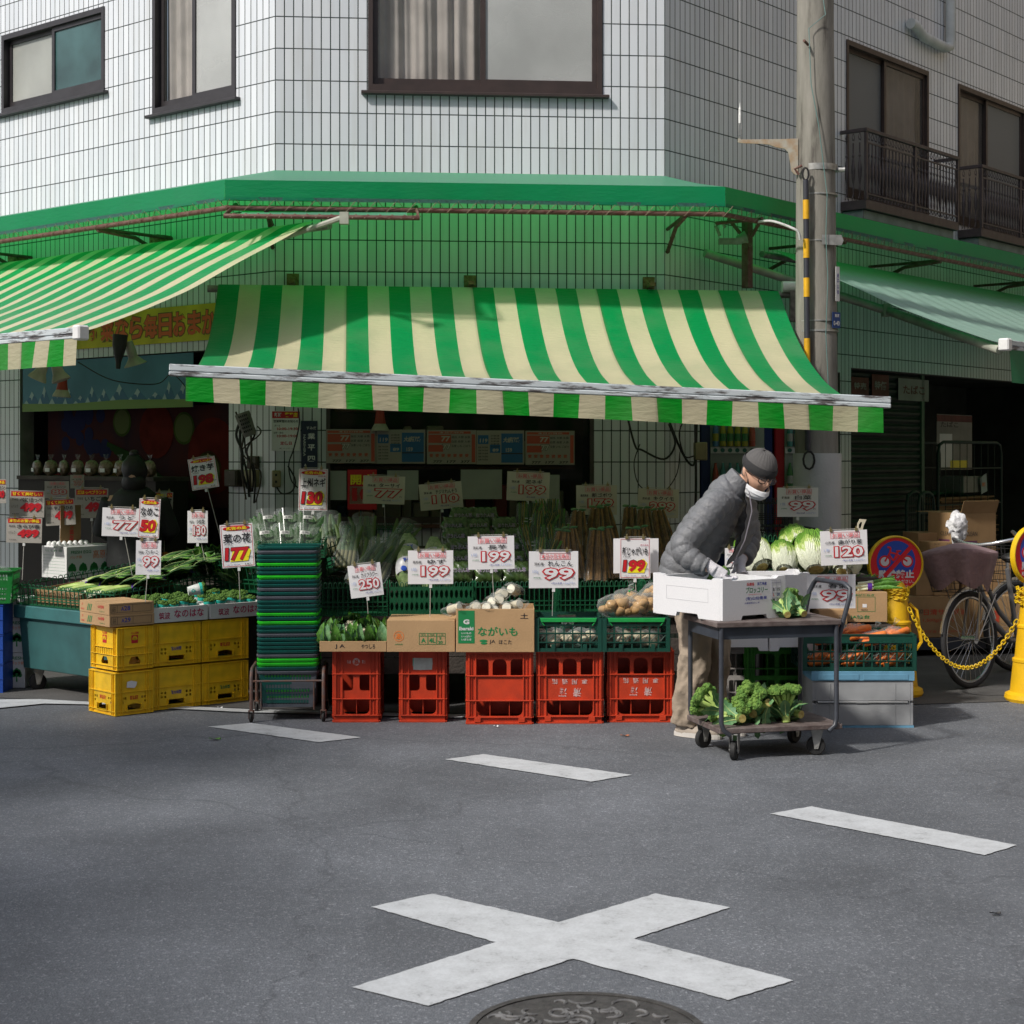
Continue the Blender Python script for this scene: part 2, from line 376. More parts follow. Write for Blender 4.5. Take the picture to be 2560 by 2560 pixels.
for i in range(6): b.quad(*[(p.x, p.y, .0085) for p in (lo_[i], lo_[i+1], up_[i+1], up_[i])], PAINT)
struct(b.build('road_marking'))
# paved strip of grey concrete under the shop front, 4 mm over the road sheet
b = MB(); edge = [(-900, 1745), (0, 1746), (140, 1752), (240, 1760), (620, 1772), (1130, 1785), (1900, 1780), (2300, 1762), (2900, 1742)]
pts = [gr(x, y) for x, y in edge]
for i in range(len(pts)-1):
    p, q = pts[i], pts[i+1]
    b.quad((p.x, p.y, .004), (q.x, q.y, .004), (q.x*1.9, q.y+9, .004), (p.x*1.9, p.y+9, .004), mat('pavement_asphalt', (.085, .083, .08), .85, nz=(3, .3), bump=(90, .6)))
struct(b.build('pavement'))
# iron manhole cover
mc = thing('manhole_cover', 'round cast iron manhole cover at the bottom edge of the picture', 'manhole cover', Matrix.Translation(gr(1467, 2586)))
IRON = mat('cast_iron', (.085, .080, .075), .6, metal=.3, nz=(30, .4), bump=(60, .4))
IRONL = mat('worn_iron', (.20, .195, .19), .5, metal=.4, nz=(30, .5))
b = MB(); b.lathe([(.318, .002), (.318, .009), (.298, .009), (.298, .006)], IRON, 48, caps=False); b.build('ring', mc)
b = MB(); b.lathe([(0.0001, .006), (.296, .006)], IRON, 48)
r2 = random.Random(3)
for i in range(70):           # raised curling pattern
    a = r2.uniform(0, 6.28); q = .27*math.sqrt(r2.uniform(.03, 1)); c = Vector((q*math.cos(a), q*math.sin(a), .006)); ph = r2.uniform(0, 6.28); ra = r2.uniform(.015, .04)
    b.tube([c+Vector((ra*math.cos(ph+t*.45), ra*math.sin(ph+t*.45), 0)) for t in range(9)], [.002]+[.006]*7+[.002], IRONL, 6, flat=1)
b.build('lid', mc, smooth=40)

# ---------------------------------------------------------------- the corner building
bld = thing('corner_building', 'corner building clad in white upright tiles with a chamfered corner above the greengrocer', 'building')
def wall(F, u0, u1, z0, z1, holes, name='wall', dep=.14, uo=0, m=TILE):
    b = MB(); us = sorted({u0, u1, *[h[0] for h in holes], *[h[1] for h in holes]}); zs = sorted({z0, z1, *[h[2] for h in holes], *[h[3] for h in holes]})
    U = lambda u, z: (u-uo+6.737, z-3.815+17*.234)
    for i in range(len(us)-1):
        for j in range(len(zs)-1):
            a, c, p, q = us[i], us[i+1], zs[j], zs[j+1]; cu = (a+c)/2; cz = (p+q)/2
            if any(h[0] < cu < h[1] and h[2] < cz < h[3] for h in holes): continue
            b.quad(F.pt(a, 0, p), F.pt(c, 0, p), F.pt(c, 0, q), F.pt(a, 0, q), m, [U(a, p), U(c, p), U(c, q), U(a, q)])
    for h in holes:
        a, c, p, q = h
        for (x, y, s, t) in (((a, p), (a, q), 0, 0), ((c, q), (c, p), 0, 0), ((a, q), (c, q), 0, 0), ((c, p), (a, p), 0, 0)):
            if x[1] <= 0 and y[1] <= 0: continue
            b.quad(F.pt(x[0], 0, x[1]), F.pt(y[0], 0, y[1]), F.pt(y[0], -dep, y[1]), F.pt(x[0], -dep, x[1]), CONC)
    return b.build(name, bld)
ZT = 8.6
# openings: (u0, u1, z0, z1)
hA = [(-3.545, -2.067, 4.50, 5.19), (-1.436, -.438, 4.215, 5.75), (-3.28, -.52, 0, 2.33)]
hB = [(.679, 2.422, 4.215, 5.75), (.372, 2.36, 1.02, 2.42)]
hC = [(2.78, 4.38, 3.80, 5.185), (5.03, 6.65, 3.80, 5.185), (.474, 2.675, 0, 2.25), (2.87, 12.0, 0, 2.30)]
wall(FA, -9, 0, 0, ZT, hA); wall(FB, 0, WB, 0, ZT, hB); wall(FC, 0, 14, 0, ZT, hC)
# flat roof, and dark rooms behind the ground-floor openings
b = MB(); P = [FA.pt(-9, 0, ZT), FB.pt(0, 0, ZT), FB.pt(WB, 0, ZT), FC.pt(14, 0, ZT), FC.pt(14, 0, ZT)+Vector((-9, 9, 0))]
b.add([P[0], P[1], P[2], P[3], P[4]], [(0, 1, 2, 3, 4)], CONC); b.build('roof', bld)
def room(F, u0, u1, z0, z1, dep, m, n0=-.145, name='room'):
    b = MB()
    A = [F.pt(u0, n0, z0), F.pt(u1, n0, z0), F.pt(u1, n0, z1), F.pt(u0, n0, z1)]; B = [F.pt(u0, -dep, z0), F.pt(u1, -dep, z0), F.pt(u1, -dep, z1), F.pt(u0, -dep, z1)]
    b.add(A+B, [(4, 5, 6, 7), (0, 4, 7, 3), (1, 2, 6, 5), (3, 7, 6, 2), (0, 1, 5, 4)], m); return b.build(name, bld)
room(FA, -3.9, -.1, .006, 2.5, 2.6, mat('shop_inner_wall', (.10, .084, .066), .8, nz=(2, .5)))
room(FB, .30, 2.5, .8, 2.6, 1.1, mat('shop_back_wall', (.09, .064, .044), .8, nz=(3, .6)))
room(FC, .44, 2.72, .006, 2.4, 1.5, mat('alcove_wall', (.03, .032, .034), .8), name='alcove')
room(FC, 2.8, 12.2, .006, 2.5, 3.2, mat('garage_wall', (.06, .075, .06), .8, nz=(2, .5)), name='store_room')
def window(F, u0, u1, z0, z1, div, fr, kinds, sill=True, rec=.045):
    M = F.M(u0, 0, z0); W = u1-u0; H = z1-z0; d = div-u0
    b = MB(); b.plate([(0, 0), (W, 0), (W, H), (0, H)], [[(.035, .05), (W-.035, .05), (W-.035, H-.045), (.035, H-.045)]], .11, fr, TR(0, -.012, 0))
    f = b.build('window', bld, M, bevel=.003)
    for k, (a, c, y) in enumerate(((.035, d+.025, .045), (d-.025, W-.035, .015))):
        b = MB(); s_ = .038
        b.plate([(a, .05), (c, .05), (c, H-.045), (a, H-.045)], [[(a+s_, .05+s_*1.5), (c-s_, .05+s_*1.5), (c-s_, H-.045-s_), (a+s_, H-.045-s_)]], .026, fr, TR(0, y, 0)); b.build('sash', f, bevel=.002)
        b = MB(); kind = kinds[k]; gm = {'refl': seethru('reflecting_window_glass', (.09, .085, .08), .42, .02), 'clear': seethru('clear_window_glass', (.04, .05, .05), .10, .03), 'frost': mat('frosted_glass', (.44, .45, .44), .25, nz=(1.5, .25), bump=(240, .25)), 'teal': mat('wired_glass', (.055, .125, .125), .18, nz=(2.5, .5), bump=(260, .2)), 'milk': mat('milky_wired_glass', (.36, .37, .34), .22, nz=(1.2, .35), bump=(260, .2)), 'mesh': seethru('insect_screen', (.17, .18, .18), .72, .6)}[kind]
        b.quad((a+s_, y+.012, .1), (c-s_, y+.012, .1), (c-s_, y+.012, H-.08), (a+s_, y+.012, H-.08), gm); b.build('pane', f)
    # curtains hanging in folds behind the glass
    cm = mat('pale_curtain', (.68, .63, .58), .8, nz=(4, .3), trans=.2); b = MB()
    def fold(i, j): x = .03+(W-.06)*i; return (x, .11+.018*math.sin(x*44+math.sin(x*9)*2.2)+.008*math.sin(x*101+j*2), .04+(H-.06)*j)
    b.surf(fold, 150, 3, cm); b.build('curtain', f, smooth=60)
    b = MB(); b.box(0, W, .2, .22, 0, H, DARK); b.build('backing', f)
    if sill: b = MB(); b.box(-.05, W+.05, -.05, .03, -.028, -.003, fr); b.build('sill', f, bevel=.004)
window(FA, -3.545, -2.067, 4.50, 5.19, -2.806, FRD, ('milk', 'teal'))
window(FA, -1.436, -.438, 4.215, 5.75, -.95, FRD, ('clear', 'frost'))
window(FB, .679, 2.422, 4.215, 5.75, 1.538, FRB, ('clear', 'frost'))
window(FC, 2.78, 4.38, 3.80, 5.185, 3.55, FRB, ('mesh', 'refl'), False)
window(FC, 5.03, 6.65, 3.80, 5.185, 5.75, FRB, ('refl', 'mesh'), False)
# wrought balconies
BAL = mat('brown_iron_rail', (.062, .048, .050), .45, nz=(15, .3))
def balcony(u0, W):
    M = FC.M(u0, 0, 3.71); D = .25; H = .65
    b = MB(); b.box(0, W, -D, -.004, -.05, .03, BAL); b.box(.03, W-.03, -D+.04, -.01, -.13, -.052, mat('balcony_underside', (.20, .25, .24), .7, nz=(8, .3)))
    f = b.build('balcony', bld, M, bevel=.003)
    rl = MB(); rl.box(-.01, W+.01, -D-.012, -D+.022, H-.03, H, BAL); rl.box(-.01, .022, -D+.024, -.003, H-.03, H, BAL); rl.box(W-.022, W+.01, -D+.024, -.003, H-.03, H, BAL)
    rl.box(0, W, -D, -D+.012, H-.13, H-.115, BAL); rl.box(0, W, -D, -D+.012, .075, .09, BAL)
    for x in (0, W*.5, W-.03): rl.box(x, x+.03, -D-.006, -D+.02, .031, H-.031, BAL)
    rl.build('railing', f, bevel=.002)
    bl = MB(); n = int(W/.062)
    def bal(p):
        pr = [(.006, .095), (.009, .13), (.006, .16), (.015, .24), (.018, .30), (.010, .37), (.006, .40), (.012, .42), (.006, .44), (.007, .53)]
        bl.lathe(pr, BAL, 6, TR(*p))
        for s_ in (-1, 1):
            bl.tube([(p[0], p[1], .615), (p[0]+s_*.012, p[1], .60), (p[0]+s_*.022, p[1], .575), (p[0]+s_*.012, p[1], .55), (p[0], p[1], .565)], .003, BAL, 4)
            bl.tube([(p[0], p[1], .09), (p[0]+s_*.026, p[1], .04)], .004, BAL, 4)
    for i in range(1, n): bal((W*i/n, -D+.006, 0))
    for i in range(1, 4): bal((.006, -D*i/4, 0)); bal((W-.006, -D*i/4, 0))
    bl.build('balusters', f)
balcony(2.675, 1.84); balcony(5.02, 1.84)
# white downpipe elbowing along the right-hand wall
PVC = mat('grey_white_pvc', (.52, .55, .54), .5, nz=(6, .25))
p0 = FC.u(2362); z0 = FC.z(2362, 128)
b = MB(); p1 = FC.u(2262); b.tube([FC.pt(p0, .06, ZT-.1), FC.pt(p0, .06, z0+.12), FC.pt(p0-.02, .06, z0+.03), FC.pt(p0-.12, .06, z0), FC.pt(p1+.25, .06, z0+.02), FC.pt(p1+.1, .06, z0+.09), FC.pt(p1, .06, z0+.09)], .048, PVC, 14); b.build('downpipe', bld, smooth=50)

# ---------------------------------------------------------------- green canopy band laced to a rusty pipe
def fabric(name, c, tr=.35, stripes=None, c2=None, fade=None, tcol=None):
    m = bpy.data.materials.new(name); m.use_nodes = True; n = m.node_tree.nodes; l = m.node_tree.links
    b = n['Principled BSDF']; b.inputs['Roughness'].default_value = .42; b.inputs['Specular IOR Level'].default_value = .45
    uv = n.new('ShaderNodeUVMap'); col = None
    rgb = n.new('ShaderNodeRGB'); rgb.outputs[0].default_value = (*c, 1); col = rgb.outputs[0]
    if stripes:
        sp = n.new('ShaderNodeSeparateXYZ'); l.new(uv.outputs[0], sp.inputs[0])
        d = n.new('ShaderNodeMath'); d.operation = 'DIVIDE'; d.inputs[1].default_value = stripes*2; l.new(sp.outputs[0], d.inputs[0])
        f = n.new('ShaderNodeMath'); f.operation = 'FRACT'; l.new(d.outputs[0], f.inputs[0])
        g = n.new('ShaderNodeMath'); g.operation = 'GREATER_THAN'; g.inputs[1].default_value = .5; l.new(f.outputs[0], g.inputs[0])
        mx = n.new('ShaderNodeMix'); mx.data_type = 'RGBA'; mx.inputs[7].default_value = (*c2, 1); l.new(g.outputs[0], mx.inputs[0]); l.new(col, mx.inputs[6]); col = mx.outputs[2]
    if stripes:      # stitched seams every fourth stripe, puckered
        sm = n.new('ShaderNodeMath'); sm.operation = 'PINGPONG'; sm.inputs[1].default_value = .45; l.new(sp.outputs[0], sm.inputs[0])
        sr = n.new('ShaderNodeMapRange'); sr.inputs[1].default_value = .0; sr.inputs[2].default_value = .02; sr.inputs[3].default_value = .35; sr.inputs[4].default_value = 0; l.new(sm.outputs[0], sr.inputs[0])
        ms_ = n.new('ShaderNodeMix'); ms_.data_type = 'RGBA'; ms_.inputs[7].default_value = (.10, .11, .06, 1); l.new(sr.outputs[0], ms_.inputs[0]); l.new(col, ms_.inputs[6]); col = ms_.outputs[2]
    # weathering
    t = n.new('ShaderNodeTexNoise'); t.inputs['Scale'].default_value = 2.2; t.inputs['Detail'].default_value = 8; l.new(uv.outputs[0], t.inputs[0])
    r = n.new('ShaderNodeMapRange'); r.inputs[1].default_value = .46; r.inputs[2].default_value = .78; r.inputs[4].default_value = .32 if stripes else .2; l.new(t.outputs[0], r.inputs[0])
    m2 = n.new('ShaderNodeMix'); m2.data_type = 'RGBA'; m2.inputs[7].default_value = (*(fade or tuple(v*.55+.05 for v in c)), 1)
    l.new(r.outputs[0], m2.inputs[0]); l.new(col, m2.inputs[6]); col = m2.outputs[2]
    l.new(col, b.inputs['Base Color'])
    wv = n.new('ShaderNodeTexNoise'); wv.inputs['Scale'].default_value = 14; wv.inputs['Detail'].default_value = 3
    mp = n.new('ShaderNodeMapping'); mp.inputs['Scale'].default_value = (1, 3, 1); mp.inputs['Rotation'].default_value = (0, 0, .3); l.new(uv.outputs[0], mp.inputs[0]); l.new(mp.outputs[0], wv.inputs[0])
    bp = n.new('ShaderNodeBump'); bp.inputs['Strength'].default_value = .5 if stripes else .2; bp.inputs['Distance'].default_value = .012; l.new(wv.outputs[0], bp.inputs['Height']); l.new(bp.outputs[0], b.inputs['Normal'])
    ts = n.new('ShaderNodeBsdfTranslucent'); (l.new(col, ts.inputs[0]) if not tcol else None); ts.inputs[0].default_value = (*(tcol or c), 1); ms = n.new('ShaderNodeMixShader'); ms.inputs[0].default_value = tr
    l.new(b.outputs[0], ms.inputs[1]); l.new(ts.outputs[0], ms.inputs[2]); l.new(ms.outputs[0], n['Material Output'].inputs[0])
    return m
GREEN = (.002, .275, .075); CREAM = (.62, .56, .37)
BAND = fabric('green_vinyl', (.003, .235, .105), .35, tcol=(.004, .40, .09)); BANDT = fabric('faded_green_vinyl', (.20, .45, .37), .55, tcol=(.008, .70, .11))
STRIPE = fabric('striped_canvas', GREEN, .22, .15, CREAM, (.20, .30, .18))
STRIPEV = fabric('striped_valance', (.002, .34, .02), .45, .15, (.64, .58, .40), (.30, .42, .22))
N0 = .727; k = N0*math.tan(R(22.5))
cn = thing('canopy_band', 'plain green vinyl canopy band wrapped round the building above the striped awnings', 'canopy')
path = [(FA.pt(-8.6, N0, 0), FA.pt(-8.6, 0, 0)), (FB.pt(-k, N0, 0), FB.pt(0, 0, 0)), (FB.pt(WB+k, N0, 0), FB.pt(WB, 0, 0)), (FC.pt(13, N0, 0), FC.pt(13, 0, 0))]
top = MB(); fr = MB(); uacc = 0; ZB, ZF, ZW = 3.285, 3.425, 3.62
for i in range(3):
    (a, aw), (c, cw) = path[i], path[i+1]; L = (c-a).length; n_ = max(2, int(L/.09)); zz = lambda z: Vector((0, 0, z))
    nn = (FA, FB, FC)[i].n
    top.surf(lambda s, t: aw.lerp(cw, s).lerp(a.lerp(c, s), t)+zz(ZW+.0-(ZW-ZF)*t-.012*math.sin(math.pi*t)), n_, 4, BANDT, lambda s, t: (uacc+s*L, t*.75))
    fr.surf(lambda s, t: a.lerp(c, s)+zz(ZF-(ZF-ZB)*t)+nn*(.004*math.sin(s*L*15)*t+.006*math.sin(s*L*2.3+1)*t), n_, 3, BAND, lambda s, t: (uacc+s*L, t*.14))
    uacc += L
top.build('top_cloth', cn, smooth=40); fr.build('front_cloth', cn, smooth=40)
hm = MB(); rp = MB(); lc = MB()
HEM = mat('stitched_hem', (.02, .11, .085), .7, nz=(60, .5)); CORD = mat('lacing_cord', (.25, .19, .13), .8)
for i in range(3):
    (a, aw), (c, cw) = path[i], path[i+1]; nn = (FA, FB, FC)[i].n; L = (c-a).length; d = (c-a).normalized()
    hm.quad(a+nn*.004+Vector((0, 0, ZB-.004)), c+nn*.004+Vector((0, 0, ZB-.004)), c+nn*.004+Vector((0, 0, ZB+.022)), a+nn*.004+Vector((0, 0, ZB+.022)), HEM)
    rp.tube([a-nn*.03+Vector((0, 0, 3.235)), c-nn*.03+Vector((0, 0, 3.235))], .019, RUST, 10)
    m_ = int(L/.135)
    for j in range(m_):
        p = a+d*(j+.5)*L/m_; lc.tube([p+nn*.008+Vector((0, 0, ZB+.008)), p-nn*.01+d*.03+Vector((0, 0, 3.255)), p-nn*.052+d*.05+Vector((0, 0, 3.225)), p-nn*.012+d*.06+Vector((0, 0, 3.215)), p+nn*.006+d*.125+Vector((0, 0, ZB+.0))], .0022, CORD, 4)
hm.build('hem', cn); rp.build('pipe', cn, smooth=40); lc.build('lacing', cn)
for (F, us) in ((FA, (-7, -5, -3.1, -1.2)), (FB, (-.02, WB+.02)), (FC, (1.5, 3.2, 5.4, 7.6, 10))):
    for u in us: bk = MB(); bk.tube([F.pt(u, .0, 3.05), F.pt(u, .35, 3.19), F.pt(u, N0-.03, 3.215)], .016, RUST, 8); bk.tube([F.pt(u, .0, 3.22), F.pt(u, N0-.03, 3.225)], .013, RUST, 8); bk.build('bracket', cn, smooth=40)
# small laced flap hanging from the pipe
fl = thing('laced_flap', 'small pale green cloth laced in a rusty pipe frame below the canopy band', 'canopy')
P = [at(590, 512, 11.50), at(1040, 518, 11.55), at(1048, 545, 11.24), at(560, 540, 11.16)]
b = MB(); b.tube([P[0], P[3], P[2], P[1]], .0165, RUST, 10); b.build('pipe_frame', fl, smooth=40)
q = [P[0].lerp(P[1], .05), P[0].lerp(P[1], .95), P[3].lerp(P[2], .93).lerp(P[1], .1), P[3].lerp(P[2], .07).lerp(P[0], .1)]
b = MB(); b.surf(lambda s, t: q[0].lerp(q[1], s).lerp(q[3].lerp(q[2], s), t)-Vector((0, 0, .02*math.sin(math.pi*t))), 20, 4, BANDT); b.build('cloth', fl, smooth=50)
b = MB()
for j in range(16):
    p = P[3].lerp(P[2], (j+.5)/16); b.tube([p+Vector((0, -.018, -.01)), p+Vector((.02, 0, .02)), p+Vector((.05, .03, .012))], .003, CORD, 4)
b.build('lacing', fl)

# ---------------------------------------------------------------- striped awnings
PROF = [(0, 0), (.06, .15), (.138, .312), (.24, .489), (.368, .668), (.52, .82), (.70, .932), (.85, .98), (1, 1)]
PROF2 = [(0, 0), (.16, .20), (.33, .38), (.56, .635), (.75, .80), (.91, .93), (1, 1)]
def prof(t):
    P_ = CUR[0]
    for (a, p), (b_, q) in zip(P_, P_[1:]):
        if t <= b_:
            f = (t-a)/(b_-a); return p+(q-p)*f
    return 1
CUR = [PROF]
def sprof(t): return (prof(max(t-.04, 0))+prof(t)+prof(min(t+.04, 1)))/3
BARM = bpy.data.materials.new('flaking_white_bar')
def flake():
    m = BARM; m.use_nodes = True; n = m.node_tree.nodes; l = m.node_tree.links; b = n['Principled BSDF']; tc = n.new('ShaderNodeTexCoord')
    mp = n.new('ShaderNodeMapping'); mp.inputs['Scale'].default_value = (5, 22, 34); l.new(tc.outputs['Object'], mp.inputs[0])
    t = n.new('ShaderNodeTexNoise'); t.inputs['Scale'].default_value = 1; t.inputs['Detail'].default_value = 9; t.inputs['Roughness'].default_value = .7; l.new(mp.outputs[0], t.inputs[0])
    cr = n.new('ShaderNodeValToRGB'); e = cr.color_ramp.elements; e[0].position = .41; e[0].color = (.07, .06, .058, 1); e[1].position = .51; e[1].color = (.50, .55, .57, 1)
    l.new(t.outputs[0], cr.inputs[0]); l.new(cr.outputs[0], b.inputs['Base Color']); b.inputs['Roughness'].default_value = .5
    bp = n.new('ShaderNodeBump'); bp.inputs['Strength'].default_value = .6; bp.inputs['Distance'].default_value = .004; l.new(t.outputs[0], bp.inputs['Height']); l.new(bp.outputs[0], b.inputs['Normal'])
flake()
WPL = mat('white_plastic', (.75, .75, .74), .4, nz=(20, .1))
def awning(name, label, TL, TRt, BL, BR, cloth, val, Wm, vh, uo=0., ext=(0, 0), ripple=1., cap=True):
    """TL/TRt: roller ends, BL/BR: front bar ends (world points)"""
    t_ = thing(name, label, 'awning')
    x = (TRt-TL).normalized(); out = (BL-TL); out.z = 0; out.normalize()
    L = (TRt-TL).length
    def f(s, t):
        a = TL.lerp(TRt, s); c = BL.lerp(BR, s); p = a.lerp(c, t); p.z = a.z+(c.z-a.z)*sprof(t)
        p.z += ripple*(.006*math.sin(s*Wm*21+1)*math.sin(math.pi*t)+.010*math.sin(s*7+t*4)*math.sin(math.pi*t)); return p
    b = MB(); b.surf(f, int(L/.03), 40, cloth, lambda s, t: (uo+s*Wm, t*2.4)); b.build('cloth', t_, smooth=80)
    b = MB()                                                     # valance
    dn = Vector((0, 0, -1)); n_ = out
    def g(s, t):
        p = BL.lerp(BR, s)+n_*.035+dn*(.03+vh*t*(1+.03*math.sin(s*9)))
        return p+n_*(.010*math.sin(s*Wm*8.2)*t+.006*math.sin(s*Wm*19+2)*t+.012*t)+x*.01*t*math.sin(s*31)
    b.surf(g, int(L/.02), 8, val, lambda s, t: (uo+s*Wm, t*vh)); b.build('valance', t_, smooth=80)
    e0 = BL-x*ext[0]; e1 = BR+x*ext[1]; Lb = (e1-e0).length; xx = (e1-e0).normalized()
    z_ = Vector((0, 0, 1)); yy = z_.cross(xx).normalized(); zz = xx.cross(yy)
    M = Matrix((( xx.x, yy.x, zz.x, e0.x), (xx.y, yy.y, zz.y, e0.y), (xx.z, yy.z, zz.z, e0.z), (0, 0, 0, 1)))
    b = MB(); b.box(0, Lb, -.034, .03, -.006, .034, BARM); b.box(0, Lb, -.040, .03, -.036, -.009, BARM); b.build('front_bar', t_, M, bevel=.005)
    b = MB(); b.cyl(TL-x*.08-out*.03+Vector((0, 0, -.055)), TRt+x*.10-out*.03+Vector((0, 0, -.055)), .026, mat('roller_tube', (.3, .28, .26), .5, nz=(20, .5)), 14); b.build('roller', t_, smooth=40)
    if cap: 
        b = MB(); b.box(-.012, .06, -.045, .035, -.045, .045, WPL); b.build('end_cap', t_, M @ TR(Lb-.05 if cap == 'R' else -.01, 0, 0), bevel=.01)
    return t_, f
n0 = .20
TLp = at(546, 702, FB.pt(-.36, n0, 0).y); TRp = at(1945, 717, 12.30)
BLp = at(466, 925, 9.44); BRp = at(2203, 1006, 9.80)
aw, fB = awning('striped_awning', 'large green and cream striped awning over the central stall', TLp, TRp, BLp, BRp, STRIPE, STRIPEV, 4.05, .150, 0., (.095, .05), cap=False)
aw['label'] = 'large green and cream striped awning hanging low over the central vegetable stall'
# rusty wall brackets of the centre awning, folding arm ends
YB = mat('yellowed_bracket', (.24, .19, .07), .7, nz=(40, .6), col2=(.12, .05, .02))
for px_ in (732, 1175, 1622):
    b = MB(); u = FB.u(px_, .012); b.box(u-.045, u+.045, -.014, -.003, 2.77, 2.86, YB, FB.M(0, 0, 0)); b.box(u-.02, u+.02, -.19, -.015, 2.775, 2.80, YB, FB.M(0, 0, 0)); b.build('wall_bracket', aw)
b = MB(); e = TRp+(TRp-TLp).normalized()*.03
b.cyl(e, e+Vector((.14, .012, 0)), .042, WPL, 14); b.box(.06, .12, -.03, .03, -.26, -.03, mat('arm_casting', (.20, .18, .17), .6, nz=(30, .6)), Matrix.Translation(e)); b.build('roller_end', aw, smooth=40)
CUR[0] = PROF2
# left awning (facade A)
A0 = FA.pt(.76, .30, 3.16); A1 = FA.pt(-5.2, .30, 3.16); D0 = at(205, 832, 9.90); dA = FA.d
D1 = D0-dA*5.96
awL, fA = awning('striped_awning', 'left green and cream striped awning seen from its side above the left-hand stall', A1, A0, D1, D0, STRIPE, STRIPEV, 5.96, .165, .02, (0, .02), cap='R')
awL['label'] = 'green and cream striped awning at the far left, cut off by the picture edge'
ARM = mat('awning_arm', (.42, .43, .36), .45, nz=(10, .3))
b = MB(); b.tube([FA.pt(1.12, .38, 3.13), FA.pt(.5, .38, 3.04)], .02, ARM, 8); b.box(-.03, .03, -.03, .03, -.05, .03, ARM, Matrix.Translation(FA.pt(1.12, .38, 3.13)))
b.build('arm', awL, smooth=40)
for u in (-3.2, -1.25): b = MB(); b.box(u-.05, u+.05, -.14, -.002, 3.16, 3.24, YB, FA.M(0, 0, 0)); b.build('wall_bracket', awL)
# faded plain awning on the right-hand wall
FADED = fabric('faded_green_canvas', (.34, .53, .44), .3, None, None, (.42, .55, .47), tcol=(.01, .30, .09)); GRV = fabric('plain_green_valance', (.01, .20, .09), .4)
C0 = FC.pt(1.05, .28, 3.16); C1 = FC.pt(8.5, .28, 3.16); E0 = at(2512, 862, 11.70); E1 = E0+FC.d*7.45
awC, fC = awning('plain_awning', 'faded plain green awning on the right-hand wall behind the utility pole', C0, C1, E0, E1, FADED, GRV, 7.45, .24, 0, (.02, 0), cap='L')
b = MB(); b.tube([FC.pt(.45, .06, 3.08), at(2215, 776, 13.1), at(2500, 875, 11.75)], .034, ARM, 10); b.box(-.03, .03, -.04, .04, -.05, .05, ARM, Matrix.Translation(at(2215, 776, 13.1))); b.build('arm', awC, smooth=40)
# ---------------------------------------------------------------- crates, baskets and boxes
def plastic(name, c, r=.45, tr=0.): return mat(name, c, r, nz=(14, .22), bump=(160, .12), trans=tr)
ORANGE = plastic('orange_plastic', (.56, .047, .012)); YEL = plastic('yellow_plastic', (.92, .56, .010)); GRN = plastic('leaf_green_plastic', (.04, .26, .02)); GRY = plastic('grey_plastic', (.33, .31, .29))
DGRN = plastic('dark_green_plastic', (.004, .060, .040)); MGRN = plastic('tray_green_plastic', (.004, .085, .032)); LGRN = plastic('bright_green_plastic', (.010, .36, .07))
WINK = mat('faded_white_ink', (.62, .58, .58), .6, nz=(70, .5), col2=(.56, .10, .05)); RINK = mat('red_ink', (.55, .012, .02), .5); BINK = mat('black_ink', (.02, .02, .025), .5); GINK = mat('green_ink', (.01, .20, .06), .5)
BLUEINK = mat('blue_ink', (.02, .04, .30), .5); PINKINK = mat('pale_red_ink', (.75, .16, .18), .5); LBLUE = mat('pale_blue_ink', (.38, .46, .68), .5); ORNINK = mat('orange_ink', (.75, .20, .04), .5); MAG = mat('magenta_ink', (.42, .01, .08), .5); YINK = mat('yellow_ink', (.90, .75, .02), .5)
CARD = mat('cardboard', (.46, .29, .145), .85, nz=(6, .12), bump=(90, .15)); CARD2 = mat('dark_cardboard', (.30, .18, .085), .85, nz=(6, .2)); STY = mat('styrofoam', (.70, .70, .715), .75, nz=(120, .05), bump=(200, .25)); WCARD = mat('white_cardboard', (.66, .66, .64), .75, nz=(6, .1))
def arch(x0, x1, z0, z1, r, which='both', n=4):
    """hole with rounded top corners"""
    return rrect(x0, x1, z0, z1, r, n, (0, 0, which in ('both', 'r'), which in ('both', 'l')))
